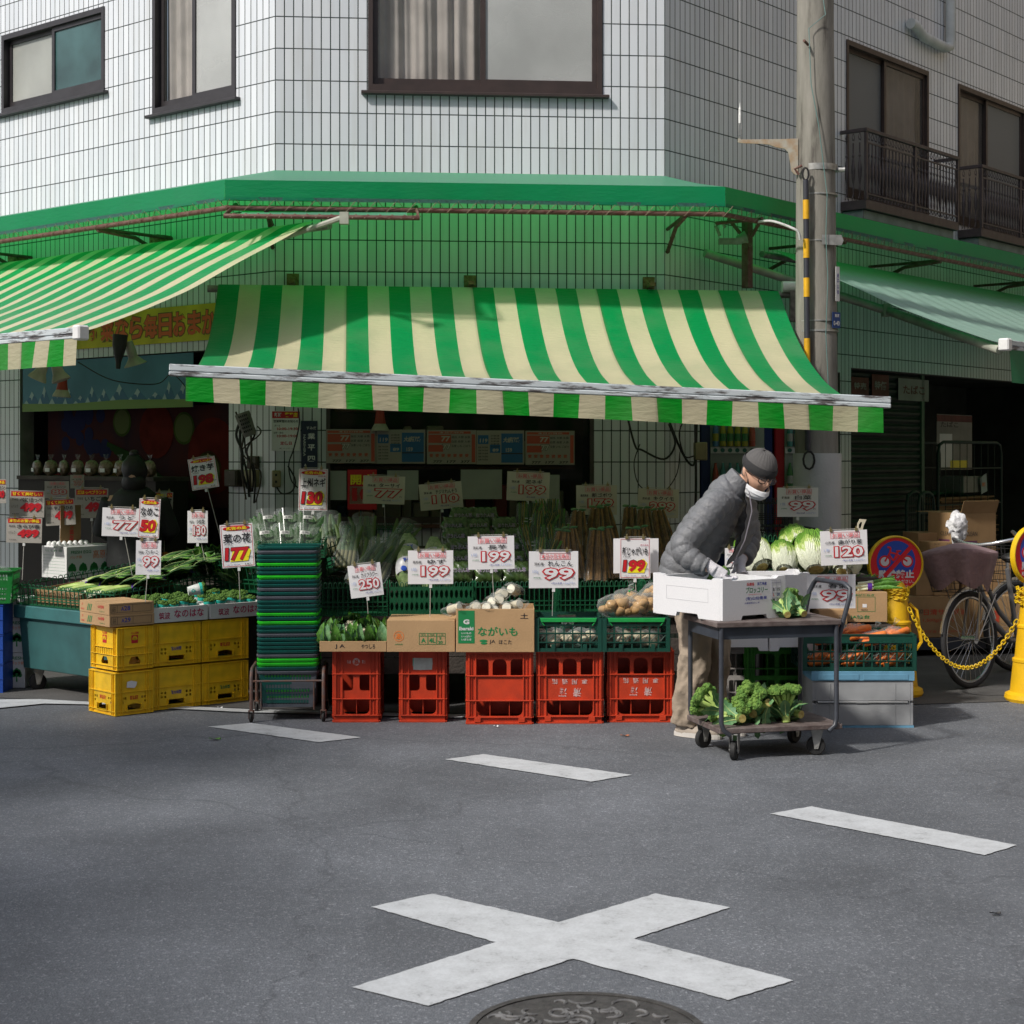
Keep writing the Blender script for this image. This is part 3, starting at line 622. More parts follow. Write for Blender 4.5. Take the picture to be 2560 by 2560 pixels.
def sake_crate(name, label, M, m, front='wide', txt=None, logo=None, group='upturned bottle crates', plain=False):
    """upturned 1.8 litre bottle crate, .375 x .265 x .41"""
    t_ = thing(name, label, 'crate', M if front == 'wide' else M @ RZ(90), group)
    for ang, w_, d_ in ((0, .375, .265), (180, .375, .265), (90, .265, .375), (270, .265, .375)):
        A = RZ(ang) @ TR(0, -d_/2, 0); b = MB(); h = w_/2-.007
        if w_ > .3:
            holes = [arch(-.131, -.062, .276, .368, .02, 'r'), arch(-.040, .040, .276, .368, .03), arch(.062, .131, .276, .368, .02, 'l'), rrect(-.131, .131, .046, .130, .034, 4, (1, 1, 0, 0))]
            ix = .135
            if plain: holes = [arch(-.131, -.012, .232, .36, .02), arch(.012, .131, .232, .36, .02), rrect(-.131, -.012, .05, .205, .01), rrect(.012, .131, .05, .205, .01)]
        else:
            holes = [rrect(-.076, -.018, .180, .272, .018, 4, (0, 1, 1, 0)), rrect(.018, .076, .180, .272, .018, 4, (1, 0, 0, 1)), rrect(-.076, .076, .046, .130, .03, 4, (1, 1, 0, 0))]; ix = .080
        b.plate([(-h, .004), (h, .004), (h, .408), (-h, .408)], holes, .005, m, A @ TR(0, .006, 0))
        for z in ([.274, .134, .040] if w_ > .3 else [.276, .134, .040]): b.box(-h-.004, h+.004, -.006, .0055, z-.0035, z+.0035, m, A)
        for x in (-ix, ix): b.box(x-.003, x+.003, -.003, .0055, .045, .40, m, A)
        for s_ in (-1, 1):
            b.box(*sorted((s_*h, s_*(h-.012))), -.004, .0055, .045, .40, m, A); b.box(*sorted((s_*(h-.022), s_*(h-.025))), -.001, .0055, .045, .40, m, A)
        b.box(-h-.004, h+.004, -.005, .0055, .400, .410, m, A); b.box(-h-.004, h+.004, -.005, .0055, 0, .010, m, A)
        if w_ > .3:
            for x in (-.125, .125): b.box(x-.018, x+.018, -.008, .0055, .012, .037, m, A)
            for i in range(26): b.box(-.13+i*.0104-.0015, -.13+i*.0104+.0015, 0, .0055, .376, .397, m, A)
        b.build('side_panel', t_, bevel=.0012)
        if ang == 0 and txt:
            b = MB(); [b.text(ch, .084-.056*q, .238, .032, .030, WINK, .0035, .012, A, flip=True) for q, ch in enumerate('専用通箱')]; b.text('清', .042, .176, .046, .050, WINK, .0035, .02, A, flip=True); b.text('酒', -.040, .176, .046, .050, WINK, .0035, .02, A, flip=True); b.build('lettering', t_)
    b = MB(); b.box(-.17, .17, -.12, .12, .395, .402, m)
    for i in (-1, 1): b.box(i*.055-.002, i*.055+.002, -.12, .12, .04, .394, m)
    b.box(-.17, .17, -.002, .002, .04, .394, m); b.build('divider', t_)
    if logo:
        A = RZ(270 if front == 'wide' else 270) @ TR(0, -.375/2, 0); b = MB()
        if logo == 'R':
            b.lathe([(.0001, 0), (.021, 0)], WINK, 24, A @ TR(0, .0045, .345) @ RX(90)); b.text('R', 0, .345, .02, .024, ORANGE, .0025, .02, A, flip=True)
            b.text('販売', -.042, .345, .02, .02, WINK, .0035, .02, A, flip=True); b.text('酒造', .042, .345, .02, .02, WINK, .0035, .02, A, flip=True)
        else:
            b.plate([(-.055, .30), (-.012, .298), (.052, .300), (.055, .335), (.054, .366), (-.052, .367)], [], .001, mat('sticker', (.50, .56, .54), .6, nz=(30, .2)), A @ TR(0, .0035, 0)); b.box(-.058, -.046, .0038, .0045, .32, .366, mat('sticker_edge', (.05, .42, .32), .6), A)
        b.build('lettering' if logo == 'R' else 'sticker', t_)
    return t_
# the five orange crates in a row
sake_crate('sake_crate', 'narrow-end-on orange bottle crate with a white round mark, under the cauliflower tray', frame(gr(889, 1806)+Vector((0, .19, 0)), 1), ORANGE, 'narrow', logo='R')
sake_crate('sake_crate', 'orange bottle crate turned end-on with a torn pale sticker, under the plain brown carton', frame(gr(1057, 1806)+Vector((0, .19, 0)), 0), ORANGE, 'narrow', logo='S')
sake_crate('sake_crate', 'orange bottle crate with a blank front panel, under the nagaimo carton', frame(gr(1249, 1811)+Vector((0, .135, 0)), 0), ORANGE)
sake_crate('sake_crate', 'orange bottle crate with faded white lettering, under the container without potatoes', frame(gr(1425, 1809)+Vector((0, .135, 0)), -.5), ORANGE, txt=True)
sake_crate('sake_crate', 'orange bottle crate with faded white lettering, rightmost of the row beside the trolley', frame(gr(1602, 1806)+Vector((0, .135, 0)), 0), ORANGE, txt=True)
# crates seen behind the trolley
sake_crate('sake_crate', 'grey bottle crate half hidden behind the trolley and the man', frame(gr(1790, 1788)+Vector((.06, .13, 0)), 2), GRY, plain=True)
sake_crate('sake_crate', 'leaf green bottle crate behind the trolley, left of its blue container', frame(gr(1960, 1788)+Vector((-.045, .13, 0)), 2), GRN, plain=True)
sake_crate('sake_crate', 'leaf green bottle crate behind the blue container, mostly hidden', frame(gr(2080, 1786)+Vector((.03, .16, 0)), 2), GRN, plain=True)

def milk_crate(label, M, L, D, kind, group='yellow milk crates'):
    """upturned milk crate L x D x .258 ; local origin near corner, +x along the right face, +y back"""
    H = .258; m = YEL
    t_ = thing('milk_crate', label, 'crate', M, group)
    for w_, A, vis in ((L, TR(0, 0, 0), 1), (D, TR(0, D, 0) @ RZ(-90), 1), (L, TR(L, D, 0) @ RZ(180), 0), (D, TR(L, 0, 0) @ RZ(90), 0)):
        b = MB(); c = w_/2
        holes = []
        if kind != 'logo':
            hw = .052 if w_ > .3 else .045
            holes.append([(c-hw, .032), (c+hw, .032), (c+hw, .058), (c+hw*.35, .066), (c-hw*.35, .066), (c-hw, .058)] if kind == 'tri' else rrect(c-hw, c+hw, .032, .060, .005))
            for sx in (-1, 1):
                for i in range(2):
                    for j in range(2):
                        x = c+sx*(.072+i*.024)*(w_/.33); z = .077+j*.024
                        if kind == 'tri' and j == 0 and i == 0: continue
                        holes.append(rrect(x-.006, x+.006, z-.007, z+.007))
        else:
            holes.append([(c-.035, .035), (c+.035, .035), (c+.040, .048), (c+.022, .078), (c-.022, .078), (c-.040, .048)])
        b.plate([(.006, .004), (w_-.006, .004), (w_-.006, H-.004), (.006, H-.004)], holes, .004, m, A @ TR(0, .008, 0))
        for z in (.004, .026, .135 if kind != 'logo' else .09, H-.01): b.box(.002, w_-.002, 0, .0078, z, z+.004, m, A)
        for x in (.002, .03, .046, w_-.05, w_-.034, w_-.006): b.box(x, x+.004, .001, .0078, .008, H-.006, m, A)
        if kind == 'logo':
            b.box(.05, w_-.05, 0, .0078, .132, .136, m, A)
            for i in range(7): b.box(c-.075+i*.025, c-.073+i*.025, .004, .0078, .094, .13, m, A)
        if kind != 'logo':
            b.box(c-hw-.008, c+hw+.008, -.002, .0078, .024, .030, m, A)
            for sx in (-1, 1): b.box(c+sx*(hw+.004)-.002, c+sx*(hw+.004)+.002, -.002, .0078, .031, .064, m, A)
        b.build('side_panel', t_, bevel=.001)
        if vis:
            b = MB()
            if kind == 'logo':
                b.plate(rrect(c-.022, c+.022, .158, .205, .002), [], .001, RINK, A @ TR(0, .0065, 0)); b.text('MEITO', c, .218, .050, .014, RINK, .006, .01, A, flip=True)
                for i in range(9):
                    a = R(10+20*i); b.plate([(c-.003, .176), (c+.003, .176), (c+.018*math.cos(a)+.003*math.sin(a), .178+.022*math.sin(a)-.003*math.cos(a)), (c+.018*math.cos(a)-.003*math.sin(a), .178+.022*math.sin(a)+.003*math.cos(a))], [], .0006, YEL, A @ TR(0, .0055, 0))
            else:
                b.text({'tri': '近藤乳業', 'slot': '森林牛乳'}[kind], c, .102, .07 if w_ > .3 else .055, .024, RINK if kind == 'tri' else GINK if 'green' in label else BLUEINK, .006, .02, A, flip=True)
            b.build('lettering', t_)
    b = MB(); b.box(.012, L-.012, .012, D-.012, H-.008, H-.003, m); b.build('base', t_)
    return t_
c1 = gr(288, 1793); a1 = 43
def sk(lbl, p, ang, L, D, kind, z, grp='yellow milk crates'): return milk_crate(lbl, frame(p+Vector((0, 0, z)), ang), L, D, kind)
t_ = sk('lower yellow crate of the front left stack, with a torn white label', c1, a1, .255, .315, 'tri', 0)
b = MB(); b.plate([(0, 0), (.05, -.006), (.062, .005), (.068, .028), (.03, .038), (.002, .033)], [], .001, SIGNW, TR(.075, -.0015, .165)); b.build('label', t_)
sk('upper yellow crate of the front left stack with a red flower mark upside down', c1+Vector((.008, .01, 0)), a1+1.5, .245, .30, 'logo', .262)
p2 = gr(380, 1779); p3 = gr(622, 1752); v = p3-p2; ang2 = math.degrees(math.atan2(v.y, v.x)); W2 = v.length/2-.003
for i in range(2):
    for j in range(2):
        lb = [['lower yellow crate of the middle stack, dark lettering, under a white rape blossom carton', 'upper yellow crate of the middle stack, blue lettering, under a white rape blossom carton'],
              ['lower yellow crate beside the tower of baskets, with green lettering', 'upper yellow crate beside the tower of baskets, with red lettering']][i][j]
        sk(lb, p2+v.normalized()*(W2+.006)*i, ang2, W2, .30, 'tri' if i == 1 and j == 1 else 'slot', .262*j)

def carton(name, label, M, L, D, H, m=CARD, group=None, open_=False, cat='carton', flaps=False, wall_=.005):
    """cardboard carton; origin near-left-bottom corner, front face at y=0 facing -Y"""
    t_ = thing(name, label, cat, M, group); b = MB()
    if not open_:
        b.box(0, L, 0, D, 0, H, m)
        b.box(L*.02, L*.98, D/2-.001, D/2+.001, H-.0005, H+.0012, CARD2)
    else:
        b.box(0, L, 0, wall_, 0, H, m); b.box(0, L, D-wall_, D, 0, H, m); b.box(0, wall_, wall_, D-wall_, 0, H, m); b.box(L-wall_, L, wall_, D-wall_, 0, H, m); b.box(wall_, L-wall_, wall_, D-wall_, 0, wall_, m)
    b.build('box', t_, bevel=.002)
    if flaps:
        b = MB(); b.box(-.004, L+.002, D-.004, D+.14, H, H+.003, m, TR(0, 0, 0)); b.box(0, L, -.001, .002, 0, .1, m, TR(0, 0, H) @ RX(20)); b.build('flap', t_)
    return t_
def letters(t_, M=None):
    return MB()
# courgette cartons on the front left stack
ca = frame(c1+Vector((-.03, -.012, .524)), a1-2)
for k in range(2):
    t_ = carton('courgette_carton', ['lower flat brown courgette carton on the yellow crates', 'upper flat brown courgette carton on the yellow crates'][k], ca @ TR(.0, .004*k, .069*k), .29, .375, .067, CARD, 'courgette cartons')
    b = MB(); A = TR(0, .375, 0) @ RZ(-90)
    b.text('Oh!宮崎', .27, .043, .075, .020, RINK, -.0012, .01, A); b.text('ズッキーニ', .285, .016, .065, .013, GINK, -.0012, .01, A)
    for q in range(3): b.plate([(.095+q*.02, .012), (.105+q*.02, .014), (.120+q*.02, .052), (.110+q*.02, .052)], [], .0008, GINK, A @ TR(0, -.0012, 0))
    b.text('MIYAZAKI', .04, .018, .035, .010, RINK, -.0012, .01, A); b.text('JA', .035, .045, .012, .018, RINK, -.0012, .01, A)
    b.text('品名', .03, .035, .02, .03, BINK, -.0012, 0); b.text('28' if k else '29', .115, .036, .04, .028, BLUEINK, -.0012, .02); b.text('A', .085, .034, .02, .024, BLUEINK, -.0012, .02)
    for x in (.01, .05, .15, .27): b.box(x, x+.0015, -.001, -.0002, .012, .056, BINK)
    for z in (.012, .055): b.box(.01, .27, -.001, -.0002, z, z+.0015, BINK)
    b.build('printing', t_)
# white cartons of rape blossom
vN = v.normalized()
NBW = mat('blossom_wrap', (.66, .70, .66), .5, nz=(25, .3)); TEAL = mat('teal_trim', (.02, .42, .34), .5)
BLOS = mat('rape_blossom_tips', (.10, .20, .02), .7, nz=(90, .6), col2=(.03, .09, .01), bump=(200, .6))
for i in range(2):
    q = p2+vN*(.02+(W2+.075)*i-.03)+Vector((.0, -.01, .525)); Lc = W2+.06
    t_ = carton('blossom_carton', ['white carton of green bunches lettered in red, beside the courgette cartons', 'white carton of green bunches lettered in red, beside the basket tower'][i], frame(q, ang2), Lc, .30, .09, WCARD, 'rape blossom cartons', open_=True)
    b = MB(); b.text('筑波', .095, .040, .075, .042, MAG, -.0015, .012); b.text('なのはな', .26, .048, .20, .048, MAG, -.0015, .018); b.build('lettering', t_)
# bunches: one thing each
def bunch_proto():
    t_ = thing('blossom_bunch', 'x', 'vegetable bunch', None, 'wrapped rape blossom bunches')
    b = MB(); b.lathe([(.026, 0), (.033, .05), (.036, .085), (.034, .087)], NBW, 12, sx=1, sy=.85); b.build('wrap', t_, smooth=60)
    b = MB(); b.lathe([(.0362, .070), (.0375, .086), (.0355, .088)], TEAL, 12, sx=1, sy=.85); b.plate([(-.013, .028), (0, .014), (.013, .028), (0, .042)], [(( -.006, .028), (0, .021), (.006, .028), (0, .035))], .002, TEAL, TR(0, -.031, 0)); b.build('wrap_print', t_)
    b = MB(); rr = random.Random(5)
    for i in range(46):
        a = rr.uniform(0, 6.28); q = .034*math.sqrt(rr.random()); b.ball((q*math.cos(a), q*math.sin(a)*.85, .088+.014*(1-q/.04)+rr.uniform(0, .01)), rr.uniform(.006, .010), BLOS, 6, 4)
    b.build('blossom', t_); return t_
bp = bunch_proto(); first = True; rr = random.Random(11); nb_ = 0
for i in range(2):
    for r_ in range(3):
        for c_ in range(5):
            q = p2+vN*(.045+(W2+.075)*i-.03+c_*.072+rr.uniform(-.006, .006)); back = Vector((-vN.y, vN.x, 0))
            pos = q+back*(.045+r_*.09)+Vector((0, 0, .545+r_*.012+rr.uniform(-.006, .01)))
            M = frame(pos, ang2+rr.uniform(-20, 20)) @ RX(rr.uniform(-8, 10)) @ RY(rr.uniform(-8, 8))
            lab = 'green tipped bunch in white and teal paper wrap standing in the white carton'
            if first: bp.matrix_local = M; bp['label'] = lab; first = False
            else: copy_tree(bp, M, lab)
# one bunch lying on the others
q = at(470, 1478, 9.95); M = frame(q, 20) @ RY(80)
copy_tree(bp, M, 'green tipped bunch lying on its side on top of the upright bunches')

# ---------------------------------------------------------------- green mesh trays
def mesh_tray(label, M, L, D, H, m=MGRN, group='green mesh trays', step=.030, holes='slot', cat='tray'):
    t_ = thing('mesh_tray', label, cat, M, group)
    for w_, A in ((L, TR(0, 0, 0)), (D, TR(0, D, 0) @ RZ(-90)), (L, TR(L, D, 0) @ RZ(180)), (D, TR(L, 0, 0) @ RZ(90))):
        b = MB(); n = max(3, int(w_/step)); s_ = w_/n
        if holes == 'round':
            hs = []
            for i in range(n):
                for j in range(2):
                    zc = H*(.28+.36*j); hs.append([(s_*(i+.5)+s_*.34*math.cos(a*math.pi/4), zc+H*.13*math.sin(a*math.pi/4)) for a in range(8)])
            b.plate([(0, 0), (w_, 0), (w_, H*.86), (0, H*.86)], hs, .004, m, A)
        else:
            for i in range(n+1):
                b.box(s_*i-.003 if i else 0, s_*i+.003 if i < n else w_, 0, .005, 0, H*.86, m, A)
            for z in (0, H*.27, H*.40, H*.82): b.box(0, w_, -.0015, .006, z, z+.006, m, A)
        for i in range(n):                       # looped rim
            x0 = s_*i+s_*.15; x1 = s_*i+s_*.85
            b.tube([(x0, .002, H*.84), (x0+.002, .002, H*.96), ((x0+x1)/2, .002, H), (x1-.002, .002, H*.96), (x1, .002, H*.84)], .0032, m, 5, M=A)
        b.build('side', t_)
    b = MB(); b.box(.004, L-.004, .004, D-.004, .002, .008, m); b.build('bottom', t_)
    return t_
SB = 4.9
bd = Vector((math.cos(R(SB)), math.sin(R(SB)), 0)); bn = Vector((-bd.y, bd.x, 0))     # along / into the stall
S0 = Vector((-1.30, 9.90, 0))
def sb(x, d, z): return S0+bd*x+bn*d+Vector((0, 0, z))
WOOD = mat('weathered_board', (.075, .062, .052), .85, nz=(7, .5), bump=(50, .5)); WOODB = mat('brown_board', (.16, .075, .035), .6, nz=(12, .4))
st = thing('produce_stall', 'long stepped timber stand of the central vegetable display under the striped awning', 'stall', frame(S0, SB))
b = MB()
for (z0, z1) in ((.20, .30), (.305, .40), (.43, .53)): b.box(0, 2.62, .0, .02, z0, z1, WOOD)
b.build('front_board', st)
for x in (.02, .85, 1.7, 2.56):
    b = MB(); b.box(x, x+.045, .021, .06, 0, .53, WOOD); b.build('leg', st)
b = MB(); b.box(0, 2.62, -.03, .55, .532, .552, WOOD); b.box(0, 2.62, .55, 1.05, .70, .72, WOOD); b.box(0, 2.62, 1.05, 1.75, .86, .88, WOOD); b.box(0, 2.62, .551, .57, .553, .699, WOOD); b.box(0, 2.62, 1.051, 1.07, .721, .859, WOOD)
b.build('shelf', st)
tl = ['green slotted tray at the left end of the central stall front', 'green tray with round holes behind the plain brown carton', 'green slotted tray behind the bags of nagaimo', 'green slotted tray behind the pale lotus root container', 'green slotted tray behind the bagged potatoes']
for i, x in enumerate((.18, .70, 1.22, 1.74, 2.26)[:5]):
    mesh_tray(tl[i], frame(sb(x-.14, -.02, .553), SB), .51, .42, .205, holes='round' if i == 1 else 'slot')
mesh_tray('pale wire tray standing on the stall behind the potatoes', frame(sb(1.90, .42, .735), SB), .42, .3, .09, mat('cream_wire', (.42, .37, .26), .5, nz=(9, .2)))
mesh_tray('green tray at the back of the stall below the far windows', frame(sb(.10, 1.06, .885), SB), .62, .4, .17)
mesh_tray('green tray standing under the stall between the orange crates', frame(sb(1.02, -.22, .0), SB), .3, .25, .20, MGRN)

# ---------------------------------------------------------------- folding containers
def folding(label, M, L, D, H, m=DGRN, handle=LGRN, group='dark green folding containers'):
    t_ = thing('folding_container', label, 'container', M, group)
    for w_, A, vis in ((L, TR(0, 0, 0), 1), (D, TR(0, D, 0) @ RZ(-90), 0), (L, TR(L, D, 0) @ RZ(180), 0), (D, TR(L, 0, 0) @ RZ(90), 0)):
        b = MB(); n = max(4, int(w_/.048)); s_ = (w_-.03)/n; hs = []
        for j, (z0, z1) in enumerate(((.10, .24), (.28, .50), (.54, .74))):
            for i in range(n):
                x0 = .015+s_*i+.004; x1 = .015+s_*(i+1)-.004
                hs.append([(x0, z0*H), (x1, z0*H), (x1, z1*H), (x0, z1*H)])
        hs.append(rrect(w_/2-.055, w_/2+.055, H*.79, H*.93, .010))
        b.plate([(0, 0), (w_, 0), (w_, H), (0, H)], hs, .008, m, A @ TR(0, .004, 0))
        for z in (0, H*.26, H*.52, H*.76, H*.965): b.box(0, w_, 0, .0038, z, z+.006, m, A)
        for i in range(n):
            x0 = .015+s_*i; b.tube([(x0+.008, .006, H*.30), (x0+s_-.008, .006, H*.48)], .002, m, 4, M=A)
        for x in (0, w_*.24, w_*.72, w_-.022): b.box(x, x+.022, -.003, .0038, 0 if x else 0, H*.22 if 0 < x < w_-.03 else H*.97, m, A)
        b.build('side', t_)
        if handle and vis:
            b = MB(); b.plate([(w_*.09, H*.86), (w_*.91, H*.86), (w_*.93, H*.98), (w_*.07, H*.98)], [], .01, handle, A @ TR(0, -.012, 0), bev=.002)
            b.tube([(w_*.1, -.006, H*.86), (w_*.14, -.006, H*.76)], .003, handle, 5, M=A); b.tube([(w_*.9, -.006, H*.86), (w_*.86, -.006, H*.76)], .003, handle, 5, M=A); b.build('handle', t_)
    b = MB(); b.box(.01, L-.01, .013, D-.013, .002, .01, m); b.build('bottom', t_); return t_
# cartons and containers on the orange crates (crate tops at .41)
t_ = carton('cauliflower_tray', 'shallow open brown carton of cauliflowers on the leftmost orange crate', frame(at(799, 1624, 9.30)+Vector((0, 0, .0)), 0), mw(167, 9.3), .36, .06, CARD, open_=True, cat='carton')
t_.location.z = .412; b = MB(); b.text('J A', .115, .03, .055, .026, BINK, -.0015, .01); b.text('やつしろ', .275, .031, .078, .026, BINK, -.0015, .01); b.build('lettering', t_)
t_ = carton('carton', 'plain brown carton with an orange round mark and a green size table', frame(Vector((at(967, 1624, 9.3).x, 9.3, .412)), 0), mw(170, 9.3), .36, .178, CARD)
b = MB(); ox = .068; 
b.plate([(ox+.029*math.cos(a*math.pi/12), .088+.029*math.sin(a*math.pi/12)) for a in range(24)], [[(ox+.026*math.cos(a*math.pi/12), .088+.026*math.sin(a*math.pi/12)) for a in range(24)]], .0008, ORNINK, TR(0, -.0015, 0))
b.text('あ', ox, .088, .034, .034, ORNINK, -.0015, .03); b.text('JA高知県', ox, .042, .045, .010, GINK, -.0015, .01)
hs = [rrect(.184+i*.05, .230+i*.05, .044, .088) for i in range(3)]+[rrect(.184+i*.05, .230+i*.05, .0905, .104) for i in range(3)]
b.plate([(.182, .042), (.332, .042), (.332, .106), (.182, .106)], hs, .0008, GINK, TR(0, -.0015, 0))
b.text('A', .207, .065, .026, .026, GINK, -.0015, .03); b.text('4L', .257, .065, .036, .026, GINK, -.0015, .03); b.text('2', .303, .078, .012, .014, GINK, -.0015, .03); b.text('20', .303, .055, .026, .016, GINK, -.0015, .03)
for i, s_ in enumerate(('等級', '階級', '入数')): b.text(s_, .207+.05*i, .097, .026, .009, GINK, -.0015)
b.build('printing', t_)
t_ = carton('nagaimo_carton', 'brown open carton with green nagaimo lettering and a green square, third from the left', frame(Vector((at(1140, 1624, 9.28).x, 9.28, .412)), 0), mw(196, 9.28), .34, .245, CARD, open_=True)
b = MB(); b.plate(rrect(.012, .105, .050, .235), [], .0008, GINK, TR(0, -.0012, 0)); 
b.text('G', .058, .172, .035, .028, WCARD, -.0025, .05); b.text('Ibaraki', .0585, .134, .080, .021, WCARD, -.0025, .03)
for i, s_ in enumerate(('いいもの', 'いっぱい', 'いばらき')): b.text(s_, .0585, .108-.018*i, .056, .012, WCARD, -.0025, .02)
b.text('ながいも', .235, .118, .225, .052, GINK, -.0015, .02); b.text('JA', .205, .058, .034, .024, BINK, -.0015, .004); b.text('ほこた', .278, .058, .072, .024, BINK, -.0015, .004)
b.ball((.155, -.0008, .064), (.024, .0008, .008), GINK, 12, 4); b.ball((.158, -.0008, .050), (.020, .0008, .007), GINK, 12, 4)
b.text('土', .385, .205, .045, .03, BINK, -.0015, .01); b.build('printing', t_)
fc1 = folding('dark green folding container with a bright green handle bar, full of pale lotus root', frame(Vector((at(1338, 1620, 9.30).x, 9.30, .412)), 0), mw(166, 9.3), .34, .196)
fc2 = folding('dark green folding container with bagged potatoes heaped on it', frame(Vector((at(1507, 1620, 9.30).x, 9.30, .412)), 0), mw(168, 9.3), .34, .196)

# ---------------------------------------------------------------- tower of shopping baskets on its wheeled stand
BP = gr(712, 1806)+Vector((0, .20, 0)); bw, bdp = .355, .33
def basket(label, M, m, z):
    t_ = thing('shopping_basket', label, 'shopping basket', M, 'shopping baskets nested in a tower')
    b = MB(); H = .205
    def ring(w_, d_, z_, r_): return [(p[0], p[1], z_) for p in rrect(-w_/2, w_/2, -d_/2, d_/2, r_, 3)]
    A0_ = ring(bw-.012, bdp-.012, H, .035); B0 = ring(bw*.84, bdp*.84, 0, .035)
    b.tube(ring(bw-.004, bdp-.004, H, .035), .0045, m, 6, closed=True)
    nn = len(A0_); V = A0_+ring(bw+.002, bdp+.002, H-.0045, .035)+ring(bw-.002, bdp-.002, H-.011, .035); b.add(V, [(i, (i+1) % nn, nn+(i+1) % nn, nn+i) for i in range(nn)]+[(nn+i, nn+(i+1) % nn, 2*nn+(i+1) % nn, 2*nn+i) for i in range(nn)], m)
    b.build('rim', t_, smooth=50)
    return t_, ring
bkm = {'t': plastic('teal_basket', (.003, .085, .070), .35), 'g': plastic('lime_basket', (.025, .55, .02), .35), 'k': plastic('slate_basket', (.095, .105, .125), .4)}
def slot_body(m):
    """perforated tapering basket body: four slotted walls"""
    b = MB(); H = .20
    for k, (w_, d_) in enumerate(((bw, bdp), (bdp, bw), (bw, bdp), (bdp, bw))):
        hs = []; n = 15; top = w_-.03; bot = w_*.80
        for j, (z0, z1) in enumerate(((.018, .042), (.054, .078), (.088, .108), (.150, .185))):
            wz = bot+(top-bot)*((z0+z1)/2/H)-.05
            for i in range(n):
                x = -wz/2+wz*(i+.5)/n; hs.append(rrect(x-.0058, x+.0058, z0, z1))
        A = RZ(90*k) @ TR(0, -d_/2+.012, 0)
        vs, fs = plate_mesh([(-bot/2, 0), (bot/2, 0), (top/2, H), (-top/2, H)], hs, .003, 0)
        sh = (d_*.5-.012)-(d_*.42)
        b.add([(p.x, -p.z+sh*(1-p.y/H), p.y) for p in vs], fs, m, A)
    b.box(-bw*.41, bw*.41, -bdp*.41, bdp*.41, 0, .003, m)
    b.box(-bw*.45, bw*.45, -bdp*.5+.017, -bdp*.5+.022, .112, .146, m)
    return b
seq = 'ktkggtttktttggttkttktggtktttgttkttgtttktt'
seq = 'ktggkttttkttgtgtttktkttgttgttktgttktttt'
nB = 31; z = .10; zt = 0
names = {'t': 'teal green', 'g': 'lime green', 'k': 'slate grey'}
protos = {}
ordn = ['lowest', 'second', 'third', 'fourth', 'fifth', 'sixth', 'seventh', 'eighth', 'ninth', 'tenth', 'eleventh', 'twelfth', 'thirteenth', 'fourteenth', 'fifteenth', 'sixteenth', 'seventeenth', 'eighteenth', 'nineteenth', 'twentieth', 'twenty-first', 'twenty-second', 'twenty-third', 'twenty-fourth', 'twenty-fifth', 'twenty-sixth', 'twenty-seventh', 'twenty-eighth', 'twenty-ninth', 'thirtieth', 'topmost']
lean = .0009
for i in range(nB):
    c = seq[i % len(seq)]; M = frame(BP+Vector((lean*i*.0+rr.uniform(-.002, .002), rr.uniform(-.002, .002), .078+i*.0238)), 4+rr.uniform(-.6, .6))
    lab = '%s shopping basket, %s from the bottom of the nested tower' % (names[c], ordn[i]) if i < nB-1 else '%s shopping basket, topmost of the nested tower' % names[c]
    if c not in protos:
        t_, ring = basket(lab, M, bkm[c], 0); slot_body(bkm[c]).build('body', t_)
        b = MB(); b.tube([(-bw/2+.008, -.02, .212), (-bw/2+.008, -bdp*.38, .214), (-bw/2+.04, -bdp*.44, .2145), (bw/2-.04, -bdp*.44, .2145), (bw/2-.008, -bdp*.38, .214), (bw/2-.008, -.02, .212)], .0035, bkm[c], 5); b.build('handle', t_)
        protos[c] = t_
    else: copy_tree(protos[c], M, lab)
sd = thing('basket_stand', 'rusty grey tube stand on small castors under the tower of shopping baskets', 'stand', frame(BP, 4))
TUBE = mat('rusty_grey_tube', (.10, .085, .085), .55, nz=(30, .5), col2=(.16, .07, .04)); RUB = mat('black_rubber', (.018, .018, .018), .7, nz=(30, .3)); WHL = mat('grey_wheel', (.07, .07, .075), .5)
b = MB(); hw, hd = .205, .19
for s_ in (-1, 1): b.tube([(s_*hw, -hd, .07), (s_*hw, -hd, .255), (s_*hw, -hd+.02, .285), (s_*hw, -hd+.06, .30), (s_*hw, hd-.06, .30), (s_*hw, hd-.02, .285), (s_*hw, hd, .255), (s_*hw, hd, .07)], .010, TUBE, 8)
b.tube([(-hw, -hd, .235), (hw, -hd, .235)], .006, TUBE, 8); b.tube([(-hw, hd, .235), (hw, hd, .235)], .006, TUBE, 8)
for s_ in (-1, 1): b.tube([(s_*.15, -hd, .235), (s_*.15, -hd+.015, .07), (s_*.15, hd-.015, .07), (s_*.15, hd, .235)], .004, TUBE, 6)
b.build('frame', sd, smooth=40)
def castor(parent, x, y, r, rot=0, wm=RUB, fm=TUBE, w_=.02, h=None):
    A = TR(x, y, 0) @ RZ(rot); h = h or r*2.5
    b = MB(); b.lathe([(r*.25, -w_/2), (r*.9, -w_/2), (r, -w_*.35), (r, w_*.35), (r*.9, w_/2), (r*.25, w_/2)], wm, 20, TR(.0, 0, r) @ RX(90)); b.lathe([(.0001, -w_/2-.001), (r*.35, -w_/2-.001)], WHL, 12, TR(0, 0, r) @ RX(90)); o_ = b.build('wheel', parent, A, smooth=40)
    b = MB(); 
    for s_ in (-1, 1): b.plate([(-r*.2, r*.7), (r*.2, r*.7), (r*.75, h-.006), (-r*.5, h-.006)], [], .003, fm, TR(0, s_*(w_/2+.006)-.0015, 0))
    b.box(-r*.6, r*.8, -w_/2-.008, w_/2+.008, h-.006, h, fm); b.cyl((0, -w_/2-.01, r), (0, w_/2+.01, r), r*.14, fm, 8); b.build('castor_fork', parent, A)
